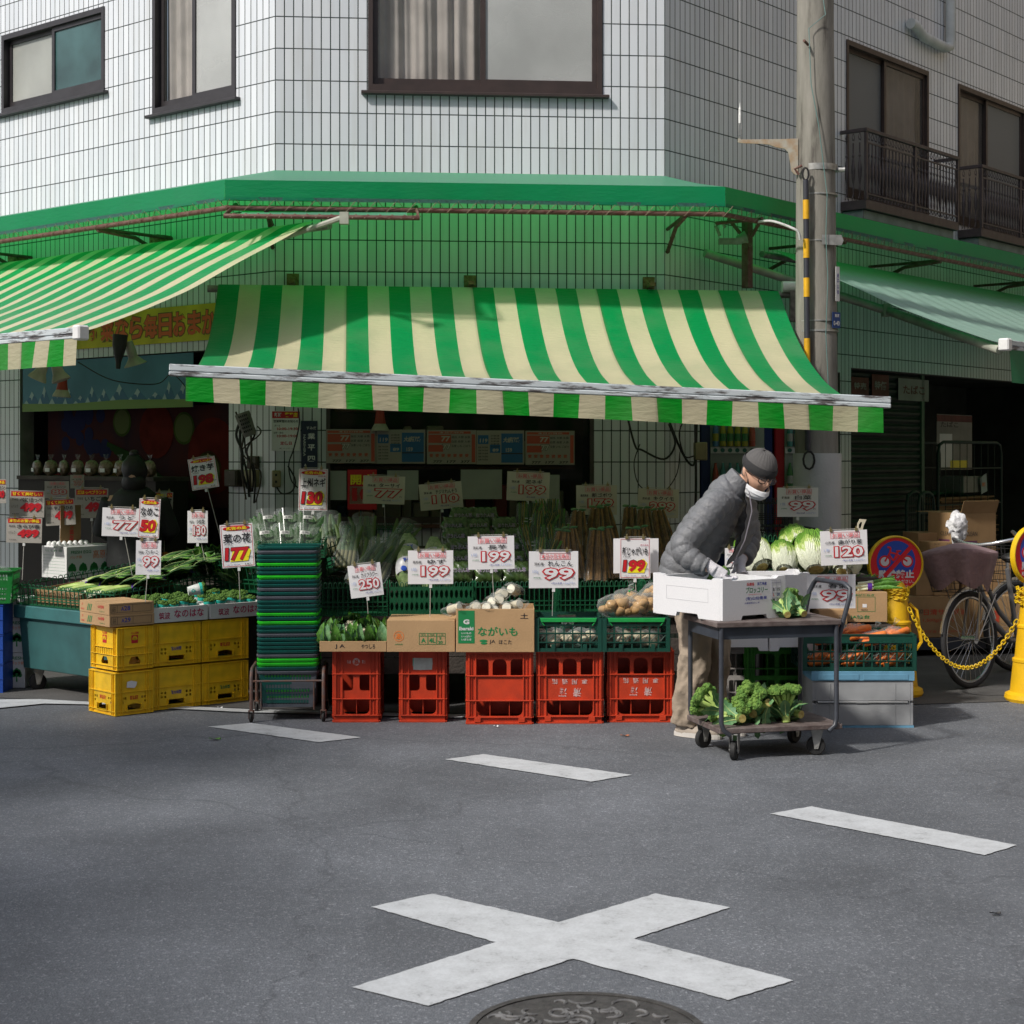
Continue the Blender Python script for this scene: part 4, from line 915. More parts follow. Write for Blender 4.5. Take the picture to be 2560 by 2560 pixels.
for x in (-hw, hw):
    for y in (-hd, hd): castor(sd, x, y, .026, 80, RUB, TUBE, .014, .07)

# ---------------------------------------------------------------- trolley
TP = gr(1795, 1884); TP = Vector((1.022, 8.17, 0)); TA = 14.
tr_ = thing('platform_trolley', 'two-tier grey tube trolley with worn brown decks in front of the man', 'trolley', frame(TP, TA))
DECK = mat('worn_brown_deck', (.085, .060, .055), .6, nz=(16, .45), col2=(.17, .14, .13), bump=(90, .3)); BLUEG = mat('blue_grey_tube', (.050, .056, .070), .4, nz=(20, .3)); SKIRT = mat('slate_skirt', (.038, .048, .065), .5, nz=(9, .3))
LT, WT = .655, .47
b = MB(); b.box(-.01, LT+.01, -.01, WT, .665, .693, DECK); b.build('upper_deck', tr_, bevel=.004)
b = MB(); b.box(.01, LT+.02, .0, WT, .135, .163, DECK); b.build('lower_deck', tr_, bevel=.004)
b = MB(); b.box(.02, LT-.005, .012, .018, .605, .6645, SKIRT); b.box(.02, LT-.005, WT-.03, WT-.024, .605, .6645, SKIRT); b.box(.012, .018, .02, WT-.03, .605, .6645, SKIRT); b.build('skirt', tr_)
for x, s_ in ((.022, 1), (LT-.012, -1)):
    for y in (.006, WT-.02):
        b = MB(); b.tube([(x, y, .664), (x, y, .19), (x+s_*.01, y-.004, .155), (x+s_*.045, y-.006, .128)], .0125, BLUEG, 10); b.build('post', tr_, smooth=40)
b = MB(); hx = LT+.012
b.tube([(hx, .02, .52), (hx-.004, .02, .60), (hx+.055, .02, .80), (hx+.062, .03, .845), (hx+.045, .06, .868), (hx+.03, .36, .868), (hx+.03, .40, .845), (hx+.01, .41, .80), (hx-.03, .42, .60), (hx-.035, .42, .52)], .0125, BLUEG, 10); b.build('handle', tr_, smooth=50)
for (x, y, a) in ((.10, .03, 55), (.075, WT-.07, 20), (LT-.10, .06, -20), (LT-.06, WT-.05, 30)): castor(tr_, x, y, .048, a, RUB, GALV, .03, .134)
# ---------------------------------------------------------------- styrofoam boxes
def styro(label, M, L, D, H, group='white styrofoam boxes', prints=True, name='styrofoam_box'):
    t_ = thing(name, label, 'box', M, group); b = MB(); w_ = .022
    def side(wd, A):
        c = wd/2; out = [(0, 0), (c-.09, 0), (c-.08, .022), (c+.08, .022), (c+.09, 0), (wd, 0), (wd, H), (wd-.05, H), (wd-.065, H-.012), (.065, H-.012), (.05, H), (0, H)]
        b.plate(out, [], w_, STY, A)
    side(L, TR(0, 0, 0)); side(L, TR(L, D, 0) @ RZ(180)); side(D-2*w_-.001, TR(0, D-w_-.0005, 0) @ RZ(-90)); side(D-2*w_-.001, TR(L, w_+.0005, 0) @ RZ(90))
    b.box(w_, L-w_, w_, D-w_, .02, .045, STY); b.build('box', t_, bevel=.003)
    return t_
sang = 34; sp0 = Vector((1.051, 8.20, .694))
sb1 = styro('white styrofoam box on the trolley that the man reaches into, lettered in green and blue', frame(sp0, sang), .425, .55, .212)
b = MB(); b.text('兵庫県', .185, .178, .052, .017, RINK, -.0015, .02); b.text('淡路島産', .262, .178, .066, .017, BLUEINK, -.0015, .02)
b.text('ブロッコリー', .228, .148, .148, .032, GINK, -.0015, .02, shear=.12); b.text('AWAJI BROCCOLI', .215, .125, .09, .006, PINKINK, -.0015, .01); b.text('(有)山仙青果', .225, .105, .145, .020, BLUEINK, -.0015, .02); b.text('兵庫県南あわじ市', .195, .083, .10, .009, BLUEINK, -.0015, .01)
hs = [rrect(.3305+i*.031, .3595+i*.031, .079+j*.025, .1025+j*.025) for i in range(2) for j in range(4)]+[rrect(.3305+i*.031, .3595+i*.031, .1805, .192) for i in range(2)]
b.plate([(.329, .0775), (.392, .0775), (.392, .1935), (.329, .1935)], hs, .0008, mat('grey_ink', (.35, .35, .42), .5), TR(0, -.0012, 0))
for j, (s1, s2, m_) in enumerate((('M', '24', BINK), ('L', '20', RINK), ('2L', '15', BINK))):
    zc = .092+.026*j; b.text(s1, .345, zc, .011 if j < 2 else .016, .015, m_, -.0015, .01); b.text(s2, .376, zc, .019, .015, BLUEINK if j == 1 else BINK, -.0015, .02 if j == 1 else 0)
A = TR(0, .55, 0) @ RZ(-90)
b.build('printing', sb1)
b = MB(); b.plate([(.11, .085), (.44, .085), (.44, .155), (.11, .155)], [[(.112, .087), (.438, .087), (.438, .153), (.112, .153)]], .001, mat('foam_shadow_line', (.45, .45, .47), .8), A @ TR(0, -.0008, 0)); b.build('moulded_label', sb1)
b = MB(); b.add([(.024, .024, .095), (.40, .024, .095), (.40, .52, .095), (.024, .52, .095)], [(0, 1, 2, 3)], mat('blue_mesh_liner', (.42, .50, .58), .7, nz=(200, .4))); b.build('liner', sb1)
lab = [('upper white styrofoam box behind the trolley handle, left of the 99 yen card', 1850, .61), ('lower white styrofoam box on the grey crate behind the trolley', 1800, .412), ('lower white styrofoam box on the green crate behind the trolley', 1925, .412)]
for i, (lb, px_, z_) in enumerate(lab):
    P = at(px_, 1600, 9.33); P.z = z_
    styro(lb, frame(P, 3), .40 if i == 0 else .275, .34, .196 if i else .245)
# ---------------------------------------------------------------- vegetables
LEAF = mat('cabbage_leaf', (.11, .24, .035), .5, nz=(18, .6), col2=(.42, .50, .18), bump=(60, .5)); LEAFD = mat('dark_leaf', (.025, .085, .018), .5, nz=(25, .5), bump=(80, .5)); LEAFB = mat('blue_green_leaf', (.07, .20, .08), .55, nz=(20, .5), col2=(.17, .33, .13), bump=(50, .5))
LEAFY = mat('spring_leaf', (.09, .26, .025), .5, nz=(30, .5), bump=(80, .4)); RIB_ = mat('pale_leaf_rib', (.45, .55, .22), .5, nz=(15, .3)); CURD = mat('cauliflower_curd', (.70, .64, .47), .75, nz=(50, .3), bump=(140, .8))
FLOR = mat('broccoli_floret', (.085, .20, .03), .75, nz=(40, .6), col2=(.20, .34, .06), bump=(220, 1.)); STEM = mat('broccoli_stem', (.42, .56, .15), .55, nz=(12, .35)); CUT = mat('cut_stem', (.58, .50, .18), .6, nz=(60, .4), col2=(.35, .25, .06))
FILM = seethru('clear_bag', (.42, .46, .45), .02, .12); ROOT = mat('burdock_root', (.26, .145, .045), .8, nz=(30, .5), col2=(.12, .06, .02), bump=(90, .5)); POT = mat('potato_skin', (.50, .30, .12), .6, nz=(25, .35), bump=(60, .3))
CARR = mat('carrot_skin', (.80, .20, .03), .5, nz=(30, .25), bump=(60, .3)); NAGA = mat('nagaimo_skin', (.62, .54, .38), .7, nz=(60, .3)); WHT = mat('white_stalk', (.62, .66, .46), .45, nz=(12, .2))
PURP = mat('purple_tie', (.09, .02, .30), .5); 
def leaf(b, base, tip, wd, curl, m, rib=None, up=Vector((0, 0, 1)), n=6, ruf=.15, seed=0):
    base = Vector(base); tip = Vector(tip); ax = tip-base; L = ax.length; a = ax.normalized(); s_ = a.cross(up)
    s_ = s_.normalized() if s_.length > 1e-4 else Vector((1, 0, 0)); nn = s_.cross(a).normalized()
    def f(u, v):
        t = v; w_ = wd*math.sin(math.pi*min(1, t*.9+.1))**.7*(1+ruf*math.sin(t*23+seed)); x = (u-.5)*2
        return base+ax*t+s_*x*w_*.5+nn*(curl*L*(math.sin(t*math.pi)*.5-t*t*.3)-abs(x)**1.6*w_*.18+ruf*.12*w_*math.sin(t*31+x*5+seed)*abs(x))
    b.surf(f, 6, n+2, m)
    if rib: b.tube([f(.5, t)+nn*.001 for t in (0, .3, .6, .9)], [wd*.07, wd*.05, wd*.03, wd*.008], rib, 5)
def cauliflower(M, label, seed=0, parent_group='cauliflowers in the brown tray', curd=True):
    t_ = thing('cauliflower', label, 'cauliflower', M, parent_group); r_ = random.Random(seed); b = MB()
    b.ball((0, 0, .055), (.045, .045, .038), CURD, 16, 10)
    for i in range(60):
        t = math.acos(1-r_.random()*.9); a = r_.uniform(0, 6.28); b.ball((.043*math.sin(t)*math.cos(a), .043*math.sin(t)*math.sin(a), .058+.034*math.cos(t)), r_.uniform(.008, .013), CURD, 7, 5)
    b.build('curd', t_, smooth=60); b = MB()
    for i in range(11):
        a = i*.571*1.1+r_.uniform(-.2, .2); q = .034; k_ = r_.uniform(.85, 1.15)
        leaf(b, (q*math.cos(a), q*math.sin(a), 0), (.066*math.cos(a)*k_, .066*math.sin(a)*k_, .155*k_), .070, -.30, LEAFB if i % 2 else LEAFY, RIB_, Vector((-math.cos(a), -math.sin(a), .3)), 6, .12, i)
    b.build('leaves', t_, smooth=60); return t_
tb = Vector((at(799, 1624, 9.30).x, 9.30, .42)); k_ = 0; cp = None
for (x, y, z_, rx, rz) in ((.06, .09, .0, 5, 0), (.155, .09, .0, 4, 60), (.25, .10, .03, 22, 0), (.335, .09, 0, -5, 100), (.06, .22, .01, 0, 30), (.155, .21, .01, -10, 80), (.25, .22, .01, 10, 140), (.34, .23, .0, 5, 10), (.17, .15, .085, 62, 10)):
    M = Matrix.Translation(tb+Vector((x, y, z_))) @ RX(rx) @ RZ(rz)
    lab = ['cauliflower in leaves at the left front of the brown tray', 'cauliflower in leaves, second in the front row of the tray', 'cauliflower with its pale head facing the road, third in the front row', 'leafy cauliflower at the right front of the brown tray', 'cauliflower at the left back of the tray', 'cauliflower second in the back row of the tray', 'cauliflower third in the back row of the tray', 'cauliflower at the right back of the tray', 'cauliflower lying on top of the others, white head showing'][k_]
    if cp is None: cp = cauliflower(M, lab)
    else: copy_tree(cp, M, lab)
    k_ += 1
def broccoli(M, label, seed=0, grp='broccoli heads on the trolley deck', view='side'):
    t_ = thing('broccoli', label, 'broccoli', M, grp); r_ = random.Random(seed)
    b = MB(); b.tube([(0, 0, 0), (0, 0, .045), (0, 0, .075)], [.018, .017, .022], STEM, 12); tips = []
    for i in range(13):
        a = i*2.4; q = .02+.045*math.sqrt((i+.5)/13); zt_ = .125+.03*math.sqrt(max(0, 1-(q/.07)**2)); p = Vector((q*math.cos(a), q*math.sin(a), zt_)); tips.append(p)
        b.tube([(0, 0, .05), (p.x*.45, p.y*.45, .085), tuple(p)], [.010, .008, .010], STEM, 6)
    b.build('stem', t_, smooth=60); b = MB(); b.lathe([(.0001, -.001), (.0175, -.001)], CUT, 12); b.build('cut_end', t_)
    b = MB()
    for i, p in enumerate(tips):
        b.ball(p, (.026, .026, .02), FLOR, 9, 6, lump=.3, lf=3, seed=i)
        for k in range(20):
            d = Vector((r_.gauss(0, 1), r_.gauss(0, 1), abs(r_.gauss(0, 1))*.9)).normalized(); b.ball(p+Vector((d.x*.024, d.y*.024, d.z*.02)), r_.uniform(.0045, .0085), FLOR, 5, 4)
    b.build('florets', t_); b = MB()
    for i in range(5):
        a = i*1.3+seed; leaf(b, (.015*math.cos(a), .015*math.sin(a), .02+.01*(i % 3)), (.10*math.cos(a), .10*math.sin(a), .09+.02*(i % 2)), .045, .3, LEAFB, RIB_, Vector((0, 0, 1)), 6, .25, i)
    b.build('leaves', t_, smooth=60); return t_
TM = frame(TP, TA)
bl = [(.15, .10, .19, 95, 10, 'broccoli lying at the left end of the lower deck, pale cut stem forward', 1), (.115, .20, .20, 70, 40, 'broccoli at the back left of the lower deck', 2), (.235, .17, .20, 100, -30, 'broccoli lying stem forward in the middle of the lower deck', 3), (.30, .12, .262, 118, 10, 'broccoli resting on top of the pile with its cut stem pointing at the road', 4), (.33, .24, .20, 60, 120, 'broccoli at the back of the pile with a large blue green leaf', 5), (.41, .10, .165, -8, 0, 'broccoli standing upright, domed head facing up, on the lower deck', 6), (.49, .15, .19, 88, 20, 'broccoli at the right end of the lower deck', 7)]
bps = []
for i, (x, y, z_, rx, rz, lb, sd_) in enumerate(bl):
    M = TM @ TR(x, y, z_) @ RZ(rz) @ RX(rx) @ TR(0, 0, 0 if rx > -9 and rx < 0 else -.0)
    if rx >= 0: M = TM @ TR(x, y-.055, z_+.012) @ RZ(rz) @ RX(-rx) @ RZ(rz*3)
    M = M @ SX(1.18, 1.18, 1.12)
    if i < 3: bps.append(broccoli(M, lb, sd_))
    else: copy_tree(bps[i % 3], M, lb)
for i, (x, y, lb) in enumerate(((.40, .10, 'broccoli with big leaves on the trolley top next to the styrofoam box'), (.50, .12, 'broccoli with big leaves at the right end of the trolley top'))):
    copy_tree(bps[i], TM @ TR(x+.0, y-.04, .716) @ RZ(20*i-10) @ RX(-72) @ RZ(50*i), lb)
copy_tree(bps[2], frame(sp0, sang) @ TR(.17, .16, .155) @ RX(120) @ SX(.8, .8, .8), 'pale broccoli stem poking out of the styrofoam box')
copy_tree(bps[0], frame(sp0, sang) @ TR(.29, .27, .13) @ RX(-60) @ SX(.8, .8, .8), 'green broccoli head at the right of the styrofoam box')
# potatoes in bags
def bagged(name, label, M, items, size, grp, cat, mat_, n, film=True, stretch=(1.25, 1, .85), seed=0, rad=(.024, .034)):
    t_ = thing(name, label, cat, M, grp); r_ = random.Random(seed)
    for i in range(n):
        b = MB(); d = Vector((r_.uniform(-1, 1)*size[0], r_.uniform(-1, 1)*size[1], size[2]*r_.random())); q = r_.uniform(*rad)
        b.ball((0, 0, 0), (q*stretch[0], q*stretch[1], q*stretch[2]), mat_, 12, 8, lump=.12, lf=2, seed=i+seed)
        b.build(items, t_, TR(d.x, d.y, d.z+q) @ RZ(r_.uniform(0, 360)) @ RY(r_.uniform(-25, 25)), smooth=80)
    b = MB(); sx, sy, sz = size[0]+rad[1]*1.25, size[1]+rad[1]*1.1, size[2]/2+rad[1]*1.25
    b.ball((0, 0, size[2]/2+rad[1]), (sx, sy, sz), FILM, 18, 12, lump=.22, lf=3.5, seed=seed)
    b.tube([(sx*.5, 0, sz*1.75), (sx*.62, -.005, sz*2.1), (sx*.72, 0, sz*2.5)], [.012, .006, .02], FILM, 8); b.ball((sx*.62, -.005, sz*2.1), .007, LGRN, 6, 4); b.build('bag', t_, smooth=70)
    return t_
p = Vector((at(1507, 1620, 9.30).x, 9.30, .60))
pb = bagged('potato_bag', 'clear bag of potatoes heaped at the left on the right-hand green container', Matrix.Translation(p+Vector((.085, .10, 0))), 'potato', (.075, .05, .055), 'bags of potatoes', 'bag of potatoes', POT, 16, seed=3)
copy_tree(pb, Matrix.Translation(p+Vector((.25, .10, .008))) @ RZ(170), 'clear bag of potatoes in the middle, right beside the styrofoam box')
copy_tree(pb, Matrix.Translation(p+Vector((.15, .23, .02))) @ RZ(70), 'clear bag of potatoes at the back left, behind the front two bags')
copy_tree(pb, Matrix.Translation(p+Vector((.32, .22, .055))) @ RZ(120), 'clear bag of potatoes at the back right, partly behind the styrofoam box')
p = Vector((at(1338, 1620, 9.30).x, 9.30, .424))
lr = bagged('lotus_root_bag', 'bag of pale lotus root showing through the left dark green container', Matrix.Translation(p+Vector((.10, .14, 0))), 'lotus_root', (.06, .07, .04), 'bags of lotus root', 'bag of lotus root', NAGA, 9, seed=5, rad=(.022, .03), stretch=(1.9, 1, 1))
copy_tree(lr, Matrix.Translation(p+Vector((.27, .15, 0))) @ RZ(150), 'bag of pale lotus root at the right in the left dark green container')
copy_tree(lr, Matrix.Translation(p+Vector((.48, .15, 0))) @ RZ(150), 'bag of pale roots low in the container under the potatoes, left side'); copy_tree(lr, Matrix.Translation(p+Vector((.64, .15, 0))) @ RZ(20), 'bag of pale roots low in the container under the potatoes, right side')
# nagaimo pieces bagged
p = Vector((at(1140, 1624, 9.28).x, 9.28, .412)); r_ = random.Random(9)
nl = [(.02, .03, .26, 80, 'bagged nagaimo slipping over the left edge of its carton'), (.115, .05, .265, 20, 'bagged nagaimo piece at the left of the heap'), (.17, .03, .262, -20, 'bagged nagaimo piece low in the front of the heap'), (.215, .05, .245, 5, 'bagged nagaimo piece lying front centre'), (.20, .09, .29, -30, 'bagged nagaimo piece in the second layer, left'), (.245, .09, .305, 20, 'bagged nagaimo piece in the second layer, centre'), (.285, .06, .26, -10, 'bagged nagaimo piece at the front right'), (.27, .13, .335, 35, 'bagged nagaimo piece near the top of the heap'), (.31, .14, .36, -40, 'bagged nagaimo piece crowning the heap'), (.36, .08, .275, 60, 'bagged nagaimo piece at the right corner of the carton')]
np_ = None
for (x, y, z_, rz, lb) in nl:
    M = Matrix.Translation(p+Vector((x, y, z_-.012))) @ RZ(rz*.7) @ RX(-14)
    if np_ is None:
        np_ = thing('nagaimo_bag', lb, 'bag of nagaimo', M, 'bagged nagaimo pieces'); b = MB(); b.tube([(0, 0, 0), (0, .035, 0), (0, .075, 0)], [.0265, .028, .026], NAGA, 16); b.build('root', np_, smooth=50)
        b = MB(); b.lathe([(.0001, 0), (.0255, 0)], mat('nagaimo_flesh', (.80, .76, .62), .5, nz=(40, .15)), 16, TR(0, -.0015, 0) @ RX(90)); b.build('cut_end', np_)
        b = MB(); b.surf(lambda u, v: (.036*math.cos(u*6.283)*(1+.2*math.sin(v*9+u*12.56)), -.04+.15*v, .033*math.sin(u*6.283)*(1-.6*abs(v*2-1)**4)+.006*math.sin(v*14+u*18)), 20, 12, FILM); b.build('bag', np_, smooth=70)
    else: copy_tree(np_, M, lb)
# carrots container, blue container, cartons at the right
P = gr(2031, 1819); P.x += .0
CB_ = mat('blue_container', (.16, .38, .55), .5, nz=(9, .25)); CG_ = mat('milky_grey_container', (.36, .37, .38), .5, nz=(5, .25), bump=(20, .2))
bc = thing('storage_container', 'milky grey folding container with a blue rim and blue base under the carrots', 'container', frame(P, 0)); Lc = mw(252, P.y); Hc = .315
b = MB(); b.box(0, Lc, 0, .012, .012, .135, CG_); b.box(0, Lc, 0, .012, .150, .262, CG_); b.box(0, .012, .013, .40, .012, .262, CG_); b.box(Lc-.012, Lc, .013, .40, .012, .262, CG_); b.box(0, Lc, .39, .40, .012, .262, CG_)
for x in (.02, .1, Lc-.1, Lc-.02): b.box(x-.002, x+.002, -.003, -.0002, .02, .25, CG_)
b.build('body', bc, bevel=.003); b = MB(); b.box(-.006, Lc+.006, -.008, .41, .263, Hc, CB_); b.box(.03, Lc*.46, -.011, -.0085, .268, .30, CB_); b.box(Lc*.5, Lc-.03, -.011, -.0085, .268, .30, CB_); b.build('lid_rim', bc, bevel=.004)
b = MB(); b.box(-.003, Lc+.003, -.004, .405, 0, .011, CB_); b.build('base', bc); b = MB(); b.cyl((.03, -.004, .143), (Lc-.03, -.004, .143), .005, mat('hinge_rod', (.5, .5, .48), .4, metal=.5), 8); b.box(Lc*.5-.04, Lc*.5+.03, -.008, -.001, .138, .149, CG_); b.build('hinge', bc)
fc3 = folding('dark green folding container of bagged carrots on the blue-rimmed container', frame(Vector((at(2008, 1600, 9.2).x, 9.2, .317)), 0), mw(283, 9.2), .38, .205, handle=None)
def carrot_bag(M, label, seed):
    t_ = thing('carrot_bag', label, 'bag of carrots', M, 'bags of carrots'); r_ = random.Random(seed)
    for i in range(6):
        b = MB(); b.tube([(-.07, 0, 0), (-.06, 0, 0), (0, 0, 0), (.06, 0, 0), (.085, 0, 0)], [.012, .021, .018, .011, .002], CARR, 12)
        b.build('carrot', t_, TR(r_.uniform(-.01, .01), -.045+.035*(i % 3)+r_.uniform(-.008, .008), .022+.034*(i//3)) @ RZ(r_.uniform(-25, 25)+180*(i % 2)) @ RY(r_.uniform(-12, 12)), smooth=60)
    b = MB(); b.ball((0, 0, .04), (.10, .075, .046), FILM, 18, 12, lump=.22, lf=4, seed=seed); b.tube([(0, 0, .075), (.005, -.01, .10), (.02, -.02, .13)], [.012, .005, .018], FILM, 8); b.build('bag', t_, smooth=70); return t_
p = Vector((at(2008, 1600, 9.2).x, 9.2, .317)); q = carrot_bag(Matrix.Translation(p+Vector((.15, .12, .14))), 'bag of carrots at the left of the container, behind the trolley handle', 4)
for (x, y, z_, rz, lb) in ((.32, .14, .165, 20, 'bag of carrots highest in the middle of the heap'), (.42, .10, .135, -5, 'bag of carrots at the front middle, just right of the trolley handle'), (.53, .13, .15, 40, 'bag of carrots at the right end of the container'), (.25, .27, .15, 70, 'bag of carrots at the back of the heap'), (.30, .10, .02, 10, 'bag of carrots low in the container, seen through its grip hole'), (.13, .10, .02, -20, 'bag of carrots low at the left, seen through the lattice'), (.50, .12, .02, 30, 'bag of carrots low at the right, seen through the lattice')):
    copy_tree(q, Matrix.Translation(p+Vector((x, y, z_))) @ RZ(rz), lb)
t_ = carton('carton', 'brown carton lettered JA in green with bent leeks on top, behind the carrots', frame(Vector((at(2118, 1550, 9.66).x, 9.66, .545)), 0), mw(100, 9.66), .30, .175, CARD)
b = MB(); b.text('JA仙台', .075, .028, .115, .026, GINK, -.0015, .01); b.text('曲がりねぎ', .10, .158, .12, .013, GINK, -.0015, .01); b.plate(rrect(.09, .115, .085, .105), [], .0008, SIGNW, TR(0, -.001, 0))
b.plate([(.06, .06), (.165, .06), (.165, .148), (.06, .148)], [[(.062, .062), (.163, .062), (.163, .146), (.062, .146)]], .0008, GINK, TR(0, -.001, 0)); b.text('T852910', .10, .07, .04, .01, BINK, -.0015); b.build('printing', t_)
carton('carton', 'low brown carton between the trolley handle and the leek carton', frame(Vector((at(2048, 1550, 9.60).x, 9.60, .53)), 0), mw(70, 9.6), .28, .09, CARD)
t_ = thing('box_rack', 'dark plank rack carrying the cartons behind the carrots', 'rack', frame(Vector((at(2040, 1600, 9.62).x, 9.62, 0)), 0)); b = MB(); b.box(0, .45, 0, .36, .51, .529, WOOD); b.build('plank', t_)
b = MB(); b.box(.02, .06, .01, .35, 0, .509, WOOD); b.build('leg', t_); b = MB(); b.box(.36, .40, .01, .35, 0, .509, WOOD); b.build('leg', t_)
# napa cabbages
NAPA = bpy.data.materials.new('napa_leaf')
def napa_mat():
    m = NAPA; m.use_nodes = True; n = m.node_tree.nodes; l = m.node_tree.links; b = n['Principled BSDF']; uv = n.new('ShaderNodeUVMap'); sp = n.new('ShaderNodeSeparateXYZ'); l.new(uv.outputs[0], sp.inputs[0])
    t = n.new('ShaderNodeTexNoise'); t.inputs['Scale'].default_value = 9; t.inputs['Detail'].default_value = 6; l.new(uv.outputs[0], t.inputs[0])
    a = n.new('ShaderNodeMath'); a.operation = 'MULTIPLY_ADD'; a.inputs[1].default_value = .7; l.new(t.outputs[0], a.inputs[0]); l.new(sp.outputs[1], a.inputs[2])
    cr = n.new('ShaderNodeValToRGB'); e = cr.color_ramp.elements; e[0].position = .62; e[0].color = (.72, .76, .58, 1); e[1].position = 1.15 if False else 1.0; e[1].color = (.12, .27, .03, 1); k = cr.color_ramp.elements.new(.78); k.color = (.45, .58, .16, 1)
    l.new(a.outputs[0], cr.inputs[0]); l.new(cr.outputs[0], b.inputs['Base Color']); b.inputs['Roughness'].default_value = .4
    w = n.new('ShaderNodeTexWave'); w.inputs['Scale'].default_value = 5; w.inputs['Distortion'].default_value = 4; w.inputs['Detail'].default_value = 3; l.new(uv.outputs[0], w.inputs[0]); bp = n.new('ShaderNodeBump'); bp.inputs['Strength'].default_value = .7; bp.inputs['Distance'].default_value = .006; l.new(w.outputs[0], bp.inputs['Height']); l.new(bp.outputs[0], b.inputs['Normal'])
napa_mat()
def napa(M, label):
    t_ = thing('napa_cabbage', label, 'cabbage', M, 'napa cabbages'); b = MB()
    b.surf(lambda u, v: (.068*math.sin(math.pi*(.08+.92*v))**.6*math.cos(u*6.283), .068*math.sin(math.pi*(.08+.92*v))**.6*math.sin(u*6.283), .26*v), 20, 12, NAPA, lambda u, v: (u, v)); b.build('heart', t_, smooth=80); b = MB()
    for i in range(7):
        a0 = i*.9; wd = 1.5
        def f(u, v, a0=a0, i=i):
            a = a0+(u-.5)*wd*(.55+.6*v); rr_ = .066*math.sin(math.pi*(.1+.84*v))**.55+.006+.003*i+.016*v*v+.004*math.sin(u*17+i)*v; return (rr_*math.cos(a), rr_*math.sin(a), .275*v*(1-.06*abs(u-.5)*4*(v > .7))+.006*math.sin(u*21)*v)
        b.surf(f, 12, 12, NAPA, lambda u, v, i=i: (u*.8+i, v-.9*(abs(u-.5) < .17)*(1-v)*.4))
    b.build('leaves', t_, smooth=70); b = MB(); b.lathe([(.0001, -.002), (.03, 0), (.034, .012)], CUT, 14); b.build('base', t_); return t_
nc = None
for (px_, y_, Y_, rx, rz, s_, lb) in ((1905, 1432, 9.75, -40, 10, 1, 'napa cabbage leaning at the left of the group beside the man'), (1960, 1440, 9.72, 15, 60, .85, 'small napa cabbage in the middle of the group'), (2000, 1420, 9.98, -20, 120, 1.1, 'dark green outer-leaved napa cabbage at the back of the group'), (2040, 1442, 9.72, 12, 200, 1.12, 'big pale napa cabbage standing right of the group, white ribs showing'), (2105, 1462, 9.72, 50, 10, .9, 'napa cabbage lying under the 120 yen card')):
    p = at(px_, y_, Y_); p.z = max(p.z-.0, .80); M = Matrix.Translation(p+Vector((0, 0, .03))) @ RY({1905: -28, 2105: 30}.get(px_, rx*.3)) @ RX(-52) @ RZ(rz) @ SX(s_*1.25, s_*1.15, s_*.95)
    if px_ == 2040: M = Matrix.Translation(p+Vector((0, 0, .04))) @ RX(-40) @ RZ(rz) @ SX(1.5, 1.35, .95)
    if nc is None: nc = napa(M, lb)
    else: copy_tree(nc, M, lb)
sh = thing('cabbage_rack', 'dark rack holding the napa cabbages behind the styrofoam boxes', 'rack', frame(Vector((1.42, 9.68, 0)), 3)); b = MB(); b.box(0, .75, .0, .6, .78, .80, WOOD); b.build('shelf', sh)
for x in (.02, .70):
    b = MB(); b.box(x, x+.04, .02, .58, 0, .779, WOOD); b.build('leg', sh)
mesh_tray('green slotted tray behind the napa cabbages', frame(Vector((1.48, 10.1, .80)), 3), .62, .3, .235)
BKP = plastic('black_tray_plastic', (.012, .014, .016)); mesh_tray('black plastic tray stacked by the vending machines', frame(at(1862, 1392, 11.5), 3), .5, .35, .20, BKP)
mesh_tray('upper black plastic tray by the vending machines, on the lower black one', frame(at(1862, 1392, 11.5)+Vector((0, 0, .205)), 3), .34, .35, .20, BKP)
t_ = thing('tray_trestle', 'low dark trestle under the black trays', 'rack', frame(Vector((at(1862, 1392, 11.5).x-.02, 11.48, 0)), 3)); b = MB(); b.box(0, .54, 0, .38, .0, .812, DARK); b.build('body', t_)
# bent leeks on the carton
def leek(t_, P0, P1, P2, r0, n_green=True):
    b = MB(); b.tube([P0, P0.lerp(P1, .5), P1], [r0*1.15, r0, r0], WHT, 8); 
    b.build('white_stalk', t_, smooth=60); b = MB(); b.tube([P1, P1.lerp(P2, .5)+Vector((0, 0, .006)), P2], [r0, r0*1.3, r0*.4], LEAFY, 7, flat=.5); b.build('leaf', t_, smooth=60)
t_ = thing('leek_bundle', 'bundle of bent leeks with a purple tie lying on the JA carton', 'leeks', Matrix.Translation((0, 0, 0)), 'leek bundles'); r_ = random.Random(2)
for i in range(9):
    y = 9.72+.016*(i % 4); z_ = .728+.018*(i//4); a = at(2140, 1500, y); e_ = at(2245+r_.uniform(-20, 8), 1460, y)
    leek(t_, Vector((a.x+r_.uniform(-.01, .01), y, z_)), Vector((a.x+.10, y-.005, z_+.012)), Vector((e_.x, y+r_.uniform(-.05, .03), z_+.05+r_.uniform(-.04, .03))), .010)
b = MB(); b.lathe([(.044, -.012), (.045, .012)], PURP, 16, TR(at(2140, 0, 9.74).x+.075, 9.745, .75) @ RY(90), sx=.85, sy=1); b.build('tie', t_)
t_ = thing('leek_bundle', 'loose green leek tops spreading under the 120 yen card', 'leeks', Matrix.Translation((0, 0, 0)), 'leek bundles')
for i in range(8):
    a = at(2105+i*6, 1470, 9.8); leek(t_, a+Vector((-.03, .0, -.03)), a+Vector((.02, 0, .0)), a+Vector((.10+r_.uniform(-.04, .05), r_.uniform(-.05, .05), .03+r_.uniform(-.02, .06))), .008)

